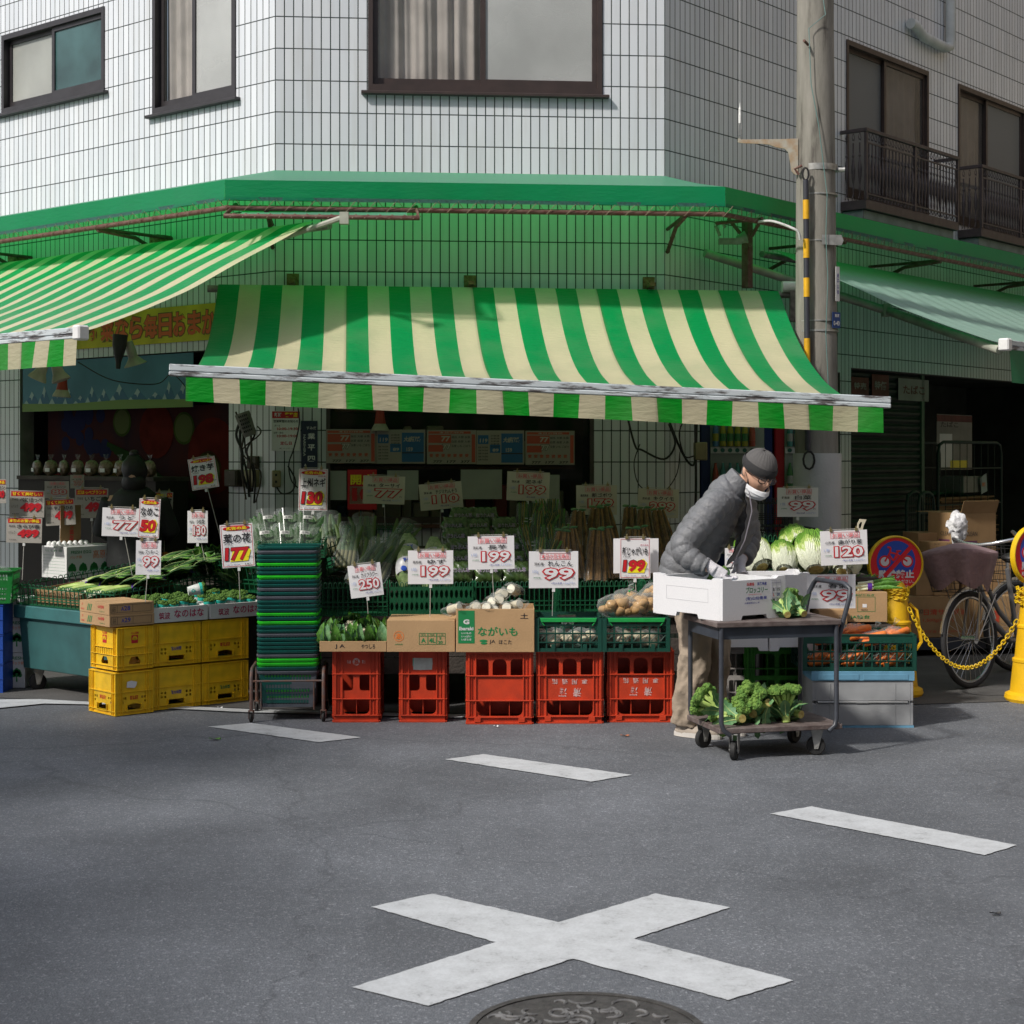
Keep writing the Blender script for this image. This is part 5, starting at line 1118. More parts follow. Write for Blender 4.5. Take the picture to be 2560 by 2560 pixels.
# ---------------------------------------------------------------- central display produce
SPB = mat('spinach_in_bag', (.030, .060, .016), .22, nz=(28, .7), col2=(.075, .13, .035), bump=(50, .6), coat=.6); LBLW = mat('printed_white', (.55, .55, .56), .35, nz=(40, .2)); LBLP = mat('purple_print', (.10, .03, .13), .4); LBLB = mat('blue_print', (.02, .07, .42), .4)
def spinach(M, label):
    t_ = thing('spinach_bag', label, 'bag of spinach', M, 'bags of spinach'); b = MB()
    b.surf(lambda u, v: (.075*(2*u-1)*(1-.08*math.sin(v*9)), -.03*math.sin(math.pi*u)**.5*math.sin(math.pi*v)**.5-.006*math.sin(u*22+v*13), .10*v), 16, 12, SPB); b.surf(lambda u, v: (.075*(1-2*u)*(1-.08*math.sin(v*9)), .03*math.sin(math.pi*u)**.5*math.sin(math.pi*v)**.5, .10*v), 12, 8, SPB)
    b.build('bag', t_, smooth=70); b = MB(); b.text('ほうれん草', 0, .045, .105, .020, LBLP, -.037, .0, outline=.045, om=LBLW); b.build('lettering', t_); return t_
def slope(x, d): return sb(x, d, .73+.25*d)     # display surface
r_ = random.Random(21); spp = None; k_ = 0
cols = ['first', 'second', 'third', 'fourth']; rows = ['front', 'second', 'third', 'fourth', 'fifth', 'top']
for j in range(6):
    for i in range(3 if j < 5 else 2):
        x = 1.0+i*.165+r_.uniform(-.012, .012)+(.06 if j == 5 else 0); d = .08+j*.20; p = slope(x, d)+Vector((0, 0, .01*j)); M = Matrix.Translation(p) @ RZ(SB+r_.uniform(-14, 14)) @ RX(-28+r_.uniform(-8, 8)) @ SX(1.12, 1.1, 1.35)
        lb = 'bag of spinach, %s row, %s from the left in the heap' % (rows[j], cols[i])
        if spp is None: spp = spinach(M, lb)
        else: copy_tree(spp, M, lb)
def wrapped(M, label):
    """pointed white-labelled greens in film"""
    t_ = thing('wrapped_greens', label, 'bagged greens', M, 'greens in blue and white wrappers'); b = MB()
    b.ball((0, 0, .10), (.062, .05, .125), mat('greens_in_film', (.10, .17, .06), .25, nz=(20, .7), col2=(.32, .40, .18), bump=(40, .5), coat=.6), 16, 12, lump=.2, lf=3); b.build('greens', t_, smooth=80); b = MB()
    b.surf(lambda u, v: (.066*math.sin((u-.5)*2.6)*math.sin(1.1+v*.9), -.0535*math.cos((u-.5)*2.6)*math.sin(1.1+v*.9)-.002, .045+.085*v+.02*math.sin(u*3.14)), 12, 6, LBLW); 
    b.build('label', t_, smooth=80); b = MB(); b.text('サラダ', 0, .125, .06, .026, LBLB, -.060, .05, outline=.09, om=LBLW); b.ball((-.022, -.054, .075), (.018, .003, .016), LBLB, 8, 6); b.ball((.02, -.056, .082), (.014, .003, .01), LEAFY, 8, 6); b.build('printing', t_); return t_
wp = None
for (x, d, rz, lb) in ((.66, .10, 8, 'blue and white wrapped greens at the lower left behind the tray rim'), (.70, .36, -10, 'blue and white wrapped greens standing behind the lower left one'), (.84, .28, 4, 'largest blue and white wrapped greens in the middle of the group'), (.92, .12, -16, 'blue and white wrapped greens at the lower right, above the 199 yuzu card'), (.80, .06, 20, 'blue and white wrapped greens half hidden behind the 250 yen card')):
    M = Matrix.Translation(slope(x, d)+Vector((0, 0, -.02))) @ RZ(SB+rz) @ RX(-22) @ RY(rz*.8) @ SX(1.1, 1.1, 1.1)
    if wp is None: wp = wrapped(M, lb)
    else: copy_tree(wp, M, lb)
def negi(M, label, n=5, L=.37, seed=1, grp='bagged leeks on the central stall'):
    t_ = thing('leek_bag', label, 'bag of leeks', M, grp); r_ = random.Random(seed)
    for i in range(n):
        x = (i-(n-1)/2)*.019; b = MB(); b.tube([(x, 0, 0), (x, 0, L*.42)], .009, mat('muddy_white_stalk', (.17, .16, .075), .5, nz=(12, .4)), 7); b.tube([(x, 0, L*.42), (x*1.1, .0, L*.7), (x*1.5+r_.uniform(-.02, .02), -.01, L)], [.010, .013, .006], LEAFD if i % 2 else mat('leek_green', (.06, .11, .02), .5, nz=(12, .4)), 6, flat=.6); b.build('leek', t_, smooth=60)
    b = MB(); b.surf(lambda u, v: ((.058+.01*math.sin(v*8))*math.cos(u*6.283)*(1-.2*v), .024*math.sin(u*6.283)-.004, -.01+(L+.03)*v), 18, 10, FILM); b.build('bag', t_, smooth=70)
    b = MB(); b.text('ネ\nギ', 0, L*.55, .040, .10, BINK, -.032, .0); b.build('lettering', t_); return t_
ng = negi(Matrix.Translation(slope(.28, .35)) @ RZ(SB) @ RX(-48) @ RY(6) @ SX(1.35, 1.3, 1), 'upright bag of leeks, leftmost of the leaning leeks')
for (x, d, ry, lb) in ((.42, .55, -3, 'bag of leeks standing upright at the back, in the middle'), (.52, .50, 30, 'bag of leeks leaning far to the right at the back'), (.36, .06, 24, 'bag of leeks in front leaning to the right'), (.46, .14, 20, 'bag of leeks in front, lower, beside the wrapped greens'), (.22, .6, -8, 'bag of leeks at the back left, beside the dark wall')):
    copy_tree(ng, Matrix.Translation(slope(x, d)) @ RZ(SB) @ RX(-48) @ RY(ry) @ SX(1.35, 1.3, 1), lb)
def bagtop(M, label):
    t_ = thing('greens_bag', label, 'bag of greens', M, 'bags of dark leafy greens behind the basket tower'); b = MB(); r_ = random.Random(3)
    for i in range(9):
        a = r_.uniform(-.5, .5); leaf(b, (a*.04, 0, 0), (a*.24, r_.uniform(-.03, .03), .20+r_.uniform(-.02, .02)), .055, .1, LEAFD, None, Vector((0, -1, .2)), 6, .15, i)
    b.build('leaves', t_, smooth=60); b = MB(); b.surf(lambda u, v: ((.035+.035*v)*math.cos(u*6.283), .03*math.sin(u*6.283), .24*v), 16, 8, FILM); b.build('bag', t_, smooth=70)
    b = MB(); b.surf(lambda u, v: (.026*(2*u-1), -.034-.004*math.cos((u-.5)*3), .14+.028*v), 6, 3, mat('dull_label', (.34, .35, .33), .4)); b.text('上州', 0, .154, .036, .018, BINK, -.041, .01); b.build('label', t_); return t_
gb = None
lbs = ['front left', 'front centre', 'front right', 'back left', 'back centre', 'back right']
for k_ in range(6):
    p = at(665+45*(k_ % 3)+(8 if k_ > 2 else 0), 1385 if k_ < 3 else 1345, 9.98 if k_ < 3 else 10.3); M = Matrix.Translation(p) @ RX(-28) @ RY(-6+6*(k_ % 3)) @ SX(1.15, 1.1, .82)
    if gb is None: gb = bagtop(M, 'bag of dark leafy greens above the basket tower, '+lbs[k_])
    else: copy_tree(gb, M, 'bag of dark leafy greens above the basket tower, '+lbs[k_])
t_ = thing('side_trestle', 'dark trestle behind the tower of shopping baskets holding the leafy greens', 'rack', Matrix.Translation((-1.49, 9.93, 0))); b = MB(); b.box(0, .30, 0, .62, 0, .90, DARK); b.build('body', t_)
mesh_tray('green mesh tray behind the tower of shopping baskets', frame(Vector((-1.53, 9.9, .905)), SB), .40, .5, .10)
# burdock bundles
def burdock(M, label):
    t_ = thing('burdock_bag', label, 'bag of burdock', M, 'bagged burdock roots'); r_ = random.Random(8); b = MB()
    for i in range(13): x = r_.uniform(-.045, .045); y = r_.uniform(-.02, .02); b.tube([(x, y, 0), (x*.9+r_.uniform(-.004, .004), y, .18), (x*.6, y, .36)], [.0085, .008, .006], ROOT, 6)
    b.build('roots', t_, smooth=60); b = MB(); b.surf(lambda u, v: ((.056-.02*v*v)*math.cos(u*6.283)*(1+.05*math.sin(v*11)), (.03-.008*v)*math.sin(u*6.283), -.005+.37*v), 18, 10, FILM); b.build('bag', t_, smooth=70)
    b = MB(); 
    for s_ in (-1, 1): b.ball((s_*.02, -.01, .375), (.02, .008, .010), LEAFB, 8, 5, lump=.5)
    b.build('tape', t_); return t_
bb = None; bx = [(1.60, .15, 8, 'front row, leftmost'), (1.72, .20, -4, 'front row, second'), (1.84, .16, 4, 'front row, third'), (1.96, .20, -6, 'front row, fourth'), (2.08, .18, 3, 'front row, fifth'), (2.20, .22, -8, 'front row, rightmost'), (1.78, .60, 4, 'back row, leftmost'), (1.90, .66, 5, 'back row, under the 179 card'), (2.02, .70, -6, 'back row, middle, with green tape'), (2.14, .68, 3, 'back row, right of the middle'), (2.26, .64, -3, 'back row, last but one'), (2.38, .62, -8, 'back row, rightmost, beside the man')]
for (x, d, ry, lb) in bx:
    M = Matrix.Translation(slope(x, d)+Vector((0, 0, -.03))) @ RZ(SB) @ RX(-24) @ RY(ry) @ SX(1.3, 1.2, .92)
    if bb is None: bb = burdock(M, 'bag of brown burdock roots, '+lb)
    else: copy_tree(bb, M, 'bag of brown burdock roots, '+lb)
def greens(M, label):
    t_ = thing('nira_bundle', label, 'bundle of greens', M, 'yellow green bundles beside the burdock'); r_ = random.Random(6); b = MB()
    for i in range(26): x = r_.uniform(-.05, .05); y = r_.uniform(-.02, .02); b.tube([(x*.7, y, 0), (x, y, .12), (x*1.6+r_.uniform(-.02, .02), y-.01, .27)], [.0045, .004, .003], (LEAFY, mat('yellowing_leaf', (.30, .24, .04), .6, nz=(20, .4)), LEAFD)[i % 3], 5)
    b.build('leaves', t_); b = MB(); b.surf(lambda u, v: ((.055+.02*v)*math.cos(u*6.283), .03*math.sin(u*6.283), .26*v), 16, 8, FILM); b.text('ニラ', 0, .13, .045, .04, LBLW, -.034, .02); b.build('bag', t_, smooth=70); return t_
gg = None
for i, (x, d) in enumerate(((1.50, .12), (1.50, .40), (1.64, .42), (1.55, .70), (1.70, .74), (1.48, .92), (1.66, 1.0))):
    M = Matrix.Translation(slope(x, d)) @ RZ(SB+r_.uniform(-10, 10)) @ RX(-30) @ RY(r_.uniform(-12, 12)) @ SX(1.3, 1.2, 1); lb = 'bagged yellow green leaf bundle left of the burdock, '+['nearest', 'second, left', 'second, right', 'third, left', 'third, right', 'rearmost left', 'rearmost right'][i]
    if gg is None: gg = greens(M, lb)
    else: copy_tree(gg, M, lb)
# ---------------------------------------------------------------- price cards
ROD = mat('card_rod', (.50, .48, .44), .4, metal=.3); CLIP = mat('brass_clip', (.40, .33, .16), .35, metal=.7); CREAMC = mat('aged_card', (.62, .58, .47), .55, nz=(5, .1)); DIMC = mat('shade_toned_card', (.42, .39, .35), .6, nz=(5, .15))  # the dim card colour has the doorway's shade put into it
def price_card(label, x0, y0, x1, y1, Y, name, price, org='茨城産', head='お買い得品', style='out', tilt=0, rod=None, group='price cards on the stalls', old=False, vert=False, tax=None, yaw=0, unit='1個', curl=.0):
    """card drawn at picture box x0..x1, y0..y1 (2560 px), standing at distance Y"""
    W = mw(x1-x0, Y); Hh = mw(y1-y0, Y); c = at((x0+x1)/2, (y0+y1)/2, Y)
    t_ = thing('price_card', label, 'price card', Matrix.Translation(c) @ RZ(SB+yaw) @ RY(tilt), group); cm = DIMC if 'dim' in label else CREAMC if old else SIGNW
    sd_ = hash_(label); b = MB()
    cv = lambda x: .0018*math.sin(x/W*3.1+sd_)+curl*.3*(x/W)**2
    b.surf(lambda u, v: (W*(u-.5), cv(W*(u-.5)), Hh*(v-.5)), 10, 2, cm); b.surf(lambda u, v: (W*(.5-u), cv(W*(.5-u))+.0012, Hh*(v-.5)), 10, 2, cm); b.build('card', t_, smooth=60)
    b = MB()
    def P(s, fx, fz, fw, fh, m, off=0., outline=None, om=None, shear=0.):
        b.text(s, W*fx, Hh*fz, W*fw, Hh*fh, m, -.0048, off, outline=outline, om=om, shear=shear)
    y_p = -.0016
    if style == 'out':
        b.plate(rrect(-W*.28, W*.34, Hh*.27, Hh*.45), [rrect(-W*.272, W*.332, Hh*.278, Hh*.442)], .0006, PINKINK, TR(0, -.0014, 0))
        P(head, .03, .36, .56, .135, PINKINK, .012)
        P(org, -.30, .155, .19, .085, BINK, .01); P(name, .13, .165, .50 if len(name) > 3 else .40, .145, BINK, .012)
        P(price, .10, -.115, .60, .30, cm, .025, .085, RINK)
        P('円', .40, -.235, .05, .055, BINK); P(unit, -.37, -.06, .12, .10, LBLUE); P('(本体価格)', -.34, -.22, .15, .05, GINK)
        P('<税込金額', .06, -.37, .22, .055, BLUEINK); P((tax or str(int(int(price)*1.08)))+'円>', .32, -.37, .24, .07, LBLUE)
    elif style == 'red':
        b.plate(rrect(-W*.47, W*.47, -Hh*.475, Hh*.475), [rrect(-W*.458, W*.458, -Hh*.467, Hh*.467)], .0006, RINK, TR(0, -.0012, 0))
        if head:
            b.plate([(W*.42*math.cos(a*math.pi/12), Hh*.405+Hh*.055*math.sin(a*math.pi/12)) for a in range(24)], [], .0006, RINK, TR(0, -.0024, 0)); P(head, 0, .405, .62, .075, YINK, .025)
        P(org, .30, .325, .26, .045, MAG); P(name, 0, .175, .84, .215, BINK, .022, shear=.04); P('本体価格', -.28, .035, .24, .032, BINK)
        b.plate([(-W*.25, -Hh*.36), (W*.30, -Hh*.36), (W*.40, -Hh*.12), (W*.28, -Hh*.02), (-W*.15, -Hh*.10)], [], .0006, YINK, TR(0, -.0030, 0))
        P(price, -.03, -.19, .72, .30, RINK, .05, .08, BINK if len(price) == 3 else RINK, .10); P('+消費税', .36, -.27, .16, .035, BINK); P(tax or str(int(int(price)*1.08)), .28, -.435, .16, .035, BINK, .02); P('税込価格', -.15, -.438, .4, .022, BLUEINK)
    elif style == 'pack':
        b.plate([(-W*.46, Hh*.28), (W*.46, Hh*.28), (W*.46, Hh*.46), (-W*.46, Hh*.46)], [], .0006, RINK, TR(0, -.0012, 0)); P(head, 0, .37, .84, .13, YINK, .02)
        P(org, -.34, .16, .18, .09, BINK); P(name, .12, .15, .64, .16, BINK, .02); P(unit, -.34, -.10, .18, .13, BINK); P(price, .12, -.13, .60, .33, RINK, .06, .08, MAG, .06); P('本体価格', -.32, -.38, .2, .04, BINK); P('円', .42, -.27, .05, .07, BINK)
    b.v = [Vector((p.x, p.y+cv(p.x), p.z)) for p in b.v]; b.build('lettering', t_)
    if rod is not False:
        b = MB(); b.tube([(-W*.36, -.002, Hh/2+.006), (W*.36, -.002, Hh/2+.006)], .0022, ROD, 5)
        if rod:
            q = at(rod[0], rod[1], Y)-c; q = (Matrix.Rotation(-R(SB+yaw), 4, 'Z') @ q); q = Matrix.Rotation(-R(tilt), 4, 'Y') @ q
            b.tube([(0, .012, Hh*.5), (0, .010, 0), (q.x, .008, q.z)], .0024, ROD, 5); b.box(-.008, .008, -.004, .012, -Hh/2-.022, -Hh/2-.002, WPL)
        b.build('rod', t_); 
        for s_ in (-1, 1):
            b = MB(); b.box(-.008, .008, -.008, .008, -.008, .008, CLIP); b.tube([(0, 0, .008), (-.004, 0, .016), (0, 0, .021), (.004, 0, .016), (0, 0, .008)], .0018, CLIP, 5); b.build('clip', t_, TR(s_*W*.27, 0, Hh/2+.003))
    return t_
def hash_(s): return sum(ord(ch)*(i+1) for i, ch in enumerate(s)) % 628/100
price_card('white card reading ゆず 199 above the nagaimo carton and plain carton', 1020, 1376, 1133, 1460, 9.50, 'ゆず', '199', '高知産', rod=(1075, 1548), unit='1袋')
price_card('white card reading 長芋 199 with a yellow clip, above the nagaimo heap', 1170, 1340, 1286, 1423, 9.52, '長芋', '199', rod=(1235, 1500), tilt=-1, tax='214')
price_card('white card reading れんこん 99 above the pale lotus root container', 1322, 1378, 1446, 1470, 9.46, 'れんこん', '99', head='本日の目玉商品', rod=(1381, 1540), unit='100g', tax='106')
price_card('white card reading カリフラワー 250, tilted, above the cauliflowers', 873, 1410, 955, 1492, 9.42, 'カリフラワー', '250', tilt=-7, rod=(921, 1545), curl=.06)
price_card('blank white card standing behind the red-edged potato card', 1533, 1346, 1647, 1433, 9.62, '', '', '', style='none', rod=False)
price_card('red-edged card reading 新じゃがいも 199 above the potato bags', 1549, 1345, 1626, 1446, 9.56, '新じゃがいも', '199', '鹿児島産', head='', style='red', rod=(1592, 1530), tax='214')
price_card('aged card reading キクイモ 299 beside the man’s shoulder', 1594, 1222, 1697, 1294, 11.2, 'キクイモ', '299', old=True, tilt=2, rod=(1650, 1370), tax='322')
price_card('aged card reading 新ゴボウ 179 above the burdock', 1440, 1213, 1543, 1287, 11.2, '新ゴボウ', '179', '鹿児島産', old=True, rod=(1490, 1380), tax='193')
price_card('aged card reading 泥ネギ 199 in front of the shop window', 1267, 1180, 1374, 1252, 11.2, '泥ネギ', '199', old=True, tilt=2, rod=(1312, 1330), tax='214')
price_card('aged card reading チジミれんそう 110, tilted left', 1049, 1207, 1156, 1273, 11.3, 'チジミれんそう', '110', old=True, tilt=-5, rod=(1100, 1340), tax='118')
price_card('aged card reading ターサイ 77 in front of the red poster', 908, 1190, 1012, 1260, 11.3, 'ターサイ', '77', old=True, tilt=2, rod=(964, 1370), tax='83')
price_card('red-edged card reading 上州ネギ 130 by the street name plate', 747, 1172, 819, 1277, 10.5, '上州ネギ', '130', '群馬産', head='広告の品', style='red', tilt=1, rod=(775, 1330), tax='140')
price_card('red-edged card reading 菜の花 177, tilted, left of the basket tower', 553, 1310, 634, 1418, 9.72, '菜の花', '177', '近県産', head='広告の品', style='red', tilt=-4, rod=(600, 1500), tax='191')
price_card('narrow white card reading 小松菜 130 over the left-hand trays', 469, 1277, 519, 1357, 10.5, '小松菜', '130', '東京産', rod=(520, 1440), tilt=0)
price_card('tilted card reading 焼き芋 198 on a long rod in the shop doorway', 475, 1144, 542, 1222, 11.2, '焼き芋', '198', '1本', head='美味しいよ!', style='red', tilt=-9, rod=(552, 1350), tax='213')
price_card('narrow red-edged card reading なめこ 50', 347, 1247, 399, 1345, 10.15, 'なめこ', '50', '新潟産', head='広告の品', style='red', tilt=3, rod=(380, 1440), tax='54')
price_card('white card reading うど 77 left of the narrow mushroom card', 256, 1270, 352, 1341, 10.3, 'うど', '77', '埼玉産', tilt=2, rod=(330, 1440), tax='83')
price_card('white card reading ズッキーニ 99 above the courgette cartons', 340, 1351, 402, 1437, 9.70, 'ズッキーニ', '99', '宮崎産', tilt=1, rod=(363, 1506), tax='106')
G2 = 'strawberry price cards in the shop doorway'
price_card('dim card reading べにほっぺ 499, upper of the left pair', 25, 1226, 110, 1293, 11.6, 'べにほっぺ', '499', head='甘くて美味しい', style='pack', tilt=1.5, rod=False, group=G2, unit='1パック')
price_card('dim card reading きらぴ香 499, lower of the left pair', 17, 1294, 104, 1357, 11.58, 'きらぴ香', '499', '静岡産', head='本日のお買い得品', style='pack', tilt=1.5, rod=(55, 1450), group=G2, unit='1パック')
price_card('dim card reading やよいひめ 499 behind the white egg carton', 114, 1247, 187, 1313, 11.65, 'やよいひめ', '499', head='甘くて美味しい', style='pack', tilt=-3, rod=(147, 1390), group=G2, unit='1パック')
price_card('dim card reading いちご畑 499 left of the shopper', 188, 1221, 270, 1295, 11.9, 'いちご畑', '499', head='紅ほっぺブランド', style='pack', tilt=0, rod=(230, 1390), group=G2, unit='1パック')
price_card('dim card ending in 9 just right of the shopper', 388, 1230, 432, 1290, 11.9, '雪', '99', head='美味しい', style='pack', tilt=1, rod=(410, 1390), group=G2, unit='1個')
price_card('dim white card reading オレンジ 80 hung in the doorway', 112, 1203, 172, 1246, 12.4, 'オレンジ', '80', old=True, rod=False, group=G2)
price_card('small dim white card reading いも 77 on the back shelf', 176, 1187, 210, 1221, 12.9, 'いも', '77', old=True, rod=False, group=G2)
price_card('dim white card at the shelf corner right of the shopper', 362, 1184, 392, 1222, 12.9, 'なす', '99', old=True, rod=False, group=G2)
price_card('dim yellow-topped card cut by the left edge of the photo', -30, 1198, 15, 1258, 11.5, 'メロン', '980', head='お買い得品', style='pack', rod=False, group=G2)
price_card('white card reading 白菜 99 against the pale pole wrap', 1942, 1219, 2047, 1292, 10.4, '白菜', '99', '群馬産', rod=(1998, 1400), tax='106', unit='1個')
price_card('white card reading 曲がり葱 120 beside the round no-parking sign', 2050, 1326, 2170, 1412, 9.62, '曲がり葱', '120', '山形産', tilt=-2, rod=(2125, 1475), tax='129', unit='1束')
price_card('white card reading 春菊 99 half hidden by the trolley handle', 2016, 1436, 2140, 1521, 9.16, '春菊', '99', '茨城産', rod=False, tax='106')
price_card('partly hidden card behind the man’s jacket hem', 1812, 1370, 1858, 1418, 9.75, '大根', '99', rod=(1840, 1460))
# flyers taped along the shop window
def flyer(label, px0, px1, y0, y1, blue):
    u0, u1 = FB.u(px0), FB.u(px1); za, zb = FB.z(px0, y1), FB.z(px0, y0); W = u1-u0; Hh = zb-za
    t_ = thing('flyer', label, 'flyer', FB.M(u0, .012, za), 'sale flyers taped in a row on the shop window'); b = MB(); b.box(0, W, 0, .0015, 0, Hh, mat('flyer_paper', (.30, .27, .23), .6)); b.build('sheet', t_)
    b = MB(); m1 = mat('flyer_red', (.42, .07, .035), .6); m2 = mat('flyer_blue', (.02, .11, .26), .6); F1 = mat('flyer_cream', (.42, .39, .33), .6); r_ = random.Random(px0)
    def pt(x, w, z, h, m, y=-.0008): b.plate([(W*x, Hh*z), (W*(x+w), Hh*z), (W*(x+w), Hh*(z+h)), (W*x, Hh*(z+h))], [], .0005, m, TR(0, y, 0))
    if not blue:
        pt(.03, .46, .62, .24, m1); pt(.91, .07, .05, .82, m1); b.text('77', W*.38, Hh*.74, W*.18, Hh*.16, F1, -.002, .04, shear=.1); b.text('77', W*.40, Hh*.50, W*.17, Hh*.16, F1, -.002, .04, outline=.09, om=BINK)
        pt(.03, .30, .36, .20, m1); pt(.03, .86, .89, .07, m1); b.text('本日の特売', W*.5, Hh*.925, W*.5, Hh*.05, F1, -.002, .01)
        for i in range(7): b.text('安', W*(.09+.12*i), Hh*.25, W*.075, Hh*.11, m1, -.001, .05)
        for j, s_ in enumerate(('胡瓜 大根 水菜', '白菜 長葱 人参', '玉葱 いも ごぼう')): b.text(s_, W*.69, Hh*(.79-.13*j), W*.38, Hh*.07, BINK, -.001, .01)
        for i, s_ in enumerate(('777', '177', '377')): b.text(s_, W*(.22+.28*i), Hh*.07, W*.18, Hh*.07, BINK, -.001, .03, shear=.2)
    else:
        pt(.03, .22, .60, .26, m2); pt(.52, .45, .05, .86, m2); pt(.28, .22, .34, .24, m2); b.text('119', W*.15, Hh*.70, W*.16, Hh*.12, F1, -.002, .03, shear=.1); b.text('大感謝祭', W*.74, Hh*.72, W*.36, Hh*.16, F1, -.002, .05, shear=.2); b.text('159', W*.68, Hh*.42, W*.13, Hh*.12, F1, -.002, .03)
        b.text('89', W*.40, Hh*.42, W*.13, Hh*.09, F1, -.002, .03); pt(.52, .45, .30, .035, BINK, -.0014)
        for j in range(5): b.text('国産 牛肉 豚肉', W*.14, Hh*(.50-.09*j), W*.20, Hh*.05, BINK, -.001, .01); b.text('お刺身', W*.39, Hh*(.84-.08*j), W*.18, Hh*.05, BINK, -.001, .01)
    b.build('printing', t_)
fx = [(815, 939), (941, 1063), (1067, 1190), (1191, 1310), (1313, 1436)]
for i, (a, c) in enumerate(fx):
    flyer(['red and white sale flyer at the left end of the window row', 'blue sale flyer, second in the window row', 'red and white sale flyer in the middle of the window row', 'blue sale flyer, fourth in the window row', 'red and white sale flyer at the right end of the window row'][i], a, c, 1073+i*1, 1158+i*1, i % 2 == 1)
# shop window of the corner: glass, frame, posters behind
wf = MB(); M = FB.M(.372, 0, 1.02); Wd = 1.988; Hd = 1.40; wf.plate([(0, 0), (Wd, 0), (Wd, Hd), (0, Hd)], [rrect(.03, Wd-.03, .05, Hd-.03)], .05, FRB, TR(0, -.004, 0)); f_ = wf.build('shop_window', bld, M, bevel=.002)
b = MB(); b.quad((.03, .02, .05), (Wd-.03, .02, .05), (Wd-.03, .02, Hd-.03), (.03, .02, Hd-.03), seethru('shop_glass', (.05, .05, .045), .16, .04)); b.build('pane', f_)
b = MB(); b.box(-.02, Wd+.02, -.07, -.005, -.03, -.004, mat('brown_sill', (.10, .03, .018), .6, nz=(10, .4))); b.build('sill', f_)
BST = mat('goods_on_shelf', (.10, .07, .05), .6, nz=(9, .7), col2=(.03, .06, .08))
gs = thing('shop_shelves', 'dim shelves of packed goods behind the corner shop window', 'shelves', FB.M(.42, -.42, 1.0)); b = MB(); b.box(0, 1.85, 0, .3, 0, .02, WOODB); b.box(0, 1.85, 0, .3, .42, .44, WOODB); b.box(0, 1.85, 0, .3, .86, .88, WOODB); b.build('shelf', gs)
r_ = random.Random(4); cols_ = [mat('packet_%s' % n_, c_, .4) for n_, c_ in (('orange', (.35, .10, .03)), ('green', (.03, .14, .05)), ('cream', (.30, .26, .18)), ('navy', (.03, .05, .12)), ('red', (.28, .03, .03)))]
for j in range(3):
    x = .02
    while x < 1.78:
        w_ = r_.uniform(.05, .14); h_ = r_.uniform(.10, .30); b = MB(); b.box(0, w_, .02, .2, 0, h_, r_.choice(cols_)); b.build('packet', gs, TR(x, 0, .021+.44*j), bevel=.01); x += w_+.012
def poster(label, name, F, px0, y0, px1, y1, n, m, texts, cat='poster', group=None, vertical=False):
    u0, u1 = F.u(px0, n), F.u(px1, n); za, zb = F.z(px0, y1, n), F.z(px0, y0, n); W = u1-u0; Hh = zb-za
    t_ = thing(name, label, cat, F.M(u0, n, za), group); b = MB(); b.box(0, W, 0, .003, 0, Hh, m); b.build('sheet', t_); b = MB()
    for (s_, fx_, fz_, fw_, fh_, mm, off) in texts:
        if s_ == '#': b.plate([(W*(fx_-fw_/2), Hh*(fz_-fh_/2)), (W*(fx_+fw_/2), Hh*(fz_-fh_/2)), (W*(fx_+fw_/2), Hh*(fz_+fh_/2)), (W*(fx_-fw_/2), Hh*(fz_+fh_/2))], [], .0005, mm, TR(0, -.0008, 0))
        else: b.text(s_, W*fx_, Hh*fz_, W*fw_, Hh*fh_, mm, -.0022, off)
    if texts: b.build('lettering', t_)
    return t_, W, Hh
poster('white opening hours notice with red times beside the street name plate', 'hours_notice', FB, 679, 1027, 751, 1127, .012, SIGNW, [('#', .5, .90, .96, .17, RINK, 0), ('業平店', .68, .90, .44, .12, YINK, .03), ('新鮮', .22, .90, .24, .11, SIGNW, .02), ('営業時間のお知らせ', .5, .74, .86, .07, BINK, .015), ('月〜土', .2, .63, .2, .045, BINK, .01), ('10:00-19:30', .55, .55, .72, .07, RINK, .02), ('日曜・祝日', .24, .45, .32, .045, BINK, .01), ('10:00-19:00', .55, .37, .72, .07, RINK, .02), ('定休日', .5, .19, .4, .09, RINK, .02), ('スーパー', .5, .06, .5, .035, BINK, 0)], 'notice')
NAVY = mat('navy_plate', (.012, .022, .055), .4); t_, W, Hh = poster('dark blue upright street name plate lettered in white', 'street_name_plate', FB, 753, 1052, 794, 1180, .02, NAVY, [('すみだ', .62, .86, .6, .06, WPL, .01), ('業', .62, .70, .46, .12, WPL, .02), ('平', .62, .48, .44, .12, WPL, .02), ('四', .62, .26, .44, .11, WPL, .02), ('▲', .25, .14, .16, .05, WPL, 0)], 'street sign')
b = MB(); b.text('NARIHIRA', 0, 0, Hh*.42, W*.14, WPL, 0, .005, TR(W*.2, -.003, Hh*.52) @ RY(90)); b.build('lettering', t_)
poster('red and white opening sale poster inside the window', 'poster', FB, 869, 1174, 942, 1274, -.01, SIGNW, [('#', .5, .5, 1, 1, RINK, 0), ('開店', .5, .75, .8, .26, YINK, .03), ('#', .5, .36, .86, .44, CREAMC, 0), ('10', .5, .38, .7, .34, RINK, .06)], 'poster')
for i, (a, y0, c, y1, lb) in enumerate(((820, 1177, 866, 1250, 'blank grey-green sheet in the window left of the red poster'), (968, 1176, 1046, 1250, 'pale green timetable sheet in the window'), (1152, 1174, 1255, 1248, 'blank plastic-covered sheet in the window centre'), (1330, 1187, 1399, 1258, 'blank sheet behind the 199 leek card'))):
    poster(lb, 'window_sheet', FB, a, y0, c, y1, -.012, mat('pale_sheet', (.36, .38, .34), .4, nz=(3, .25)), [], 'sheet', 'blank sheets behind the window glass')
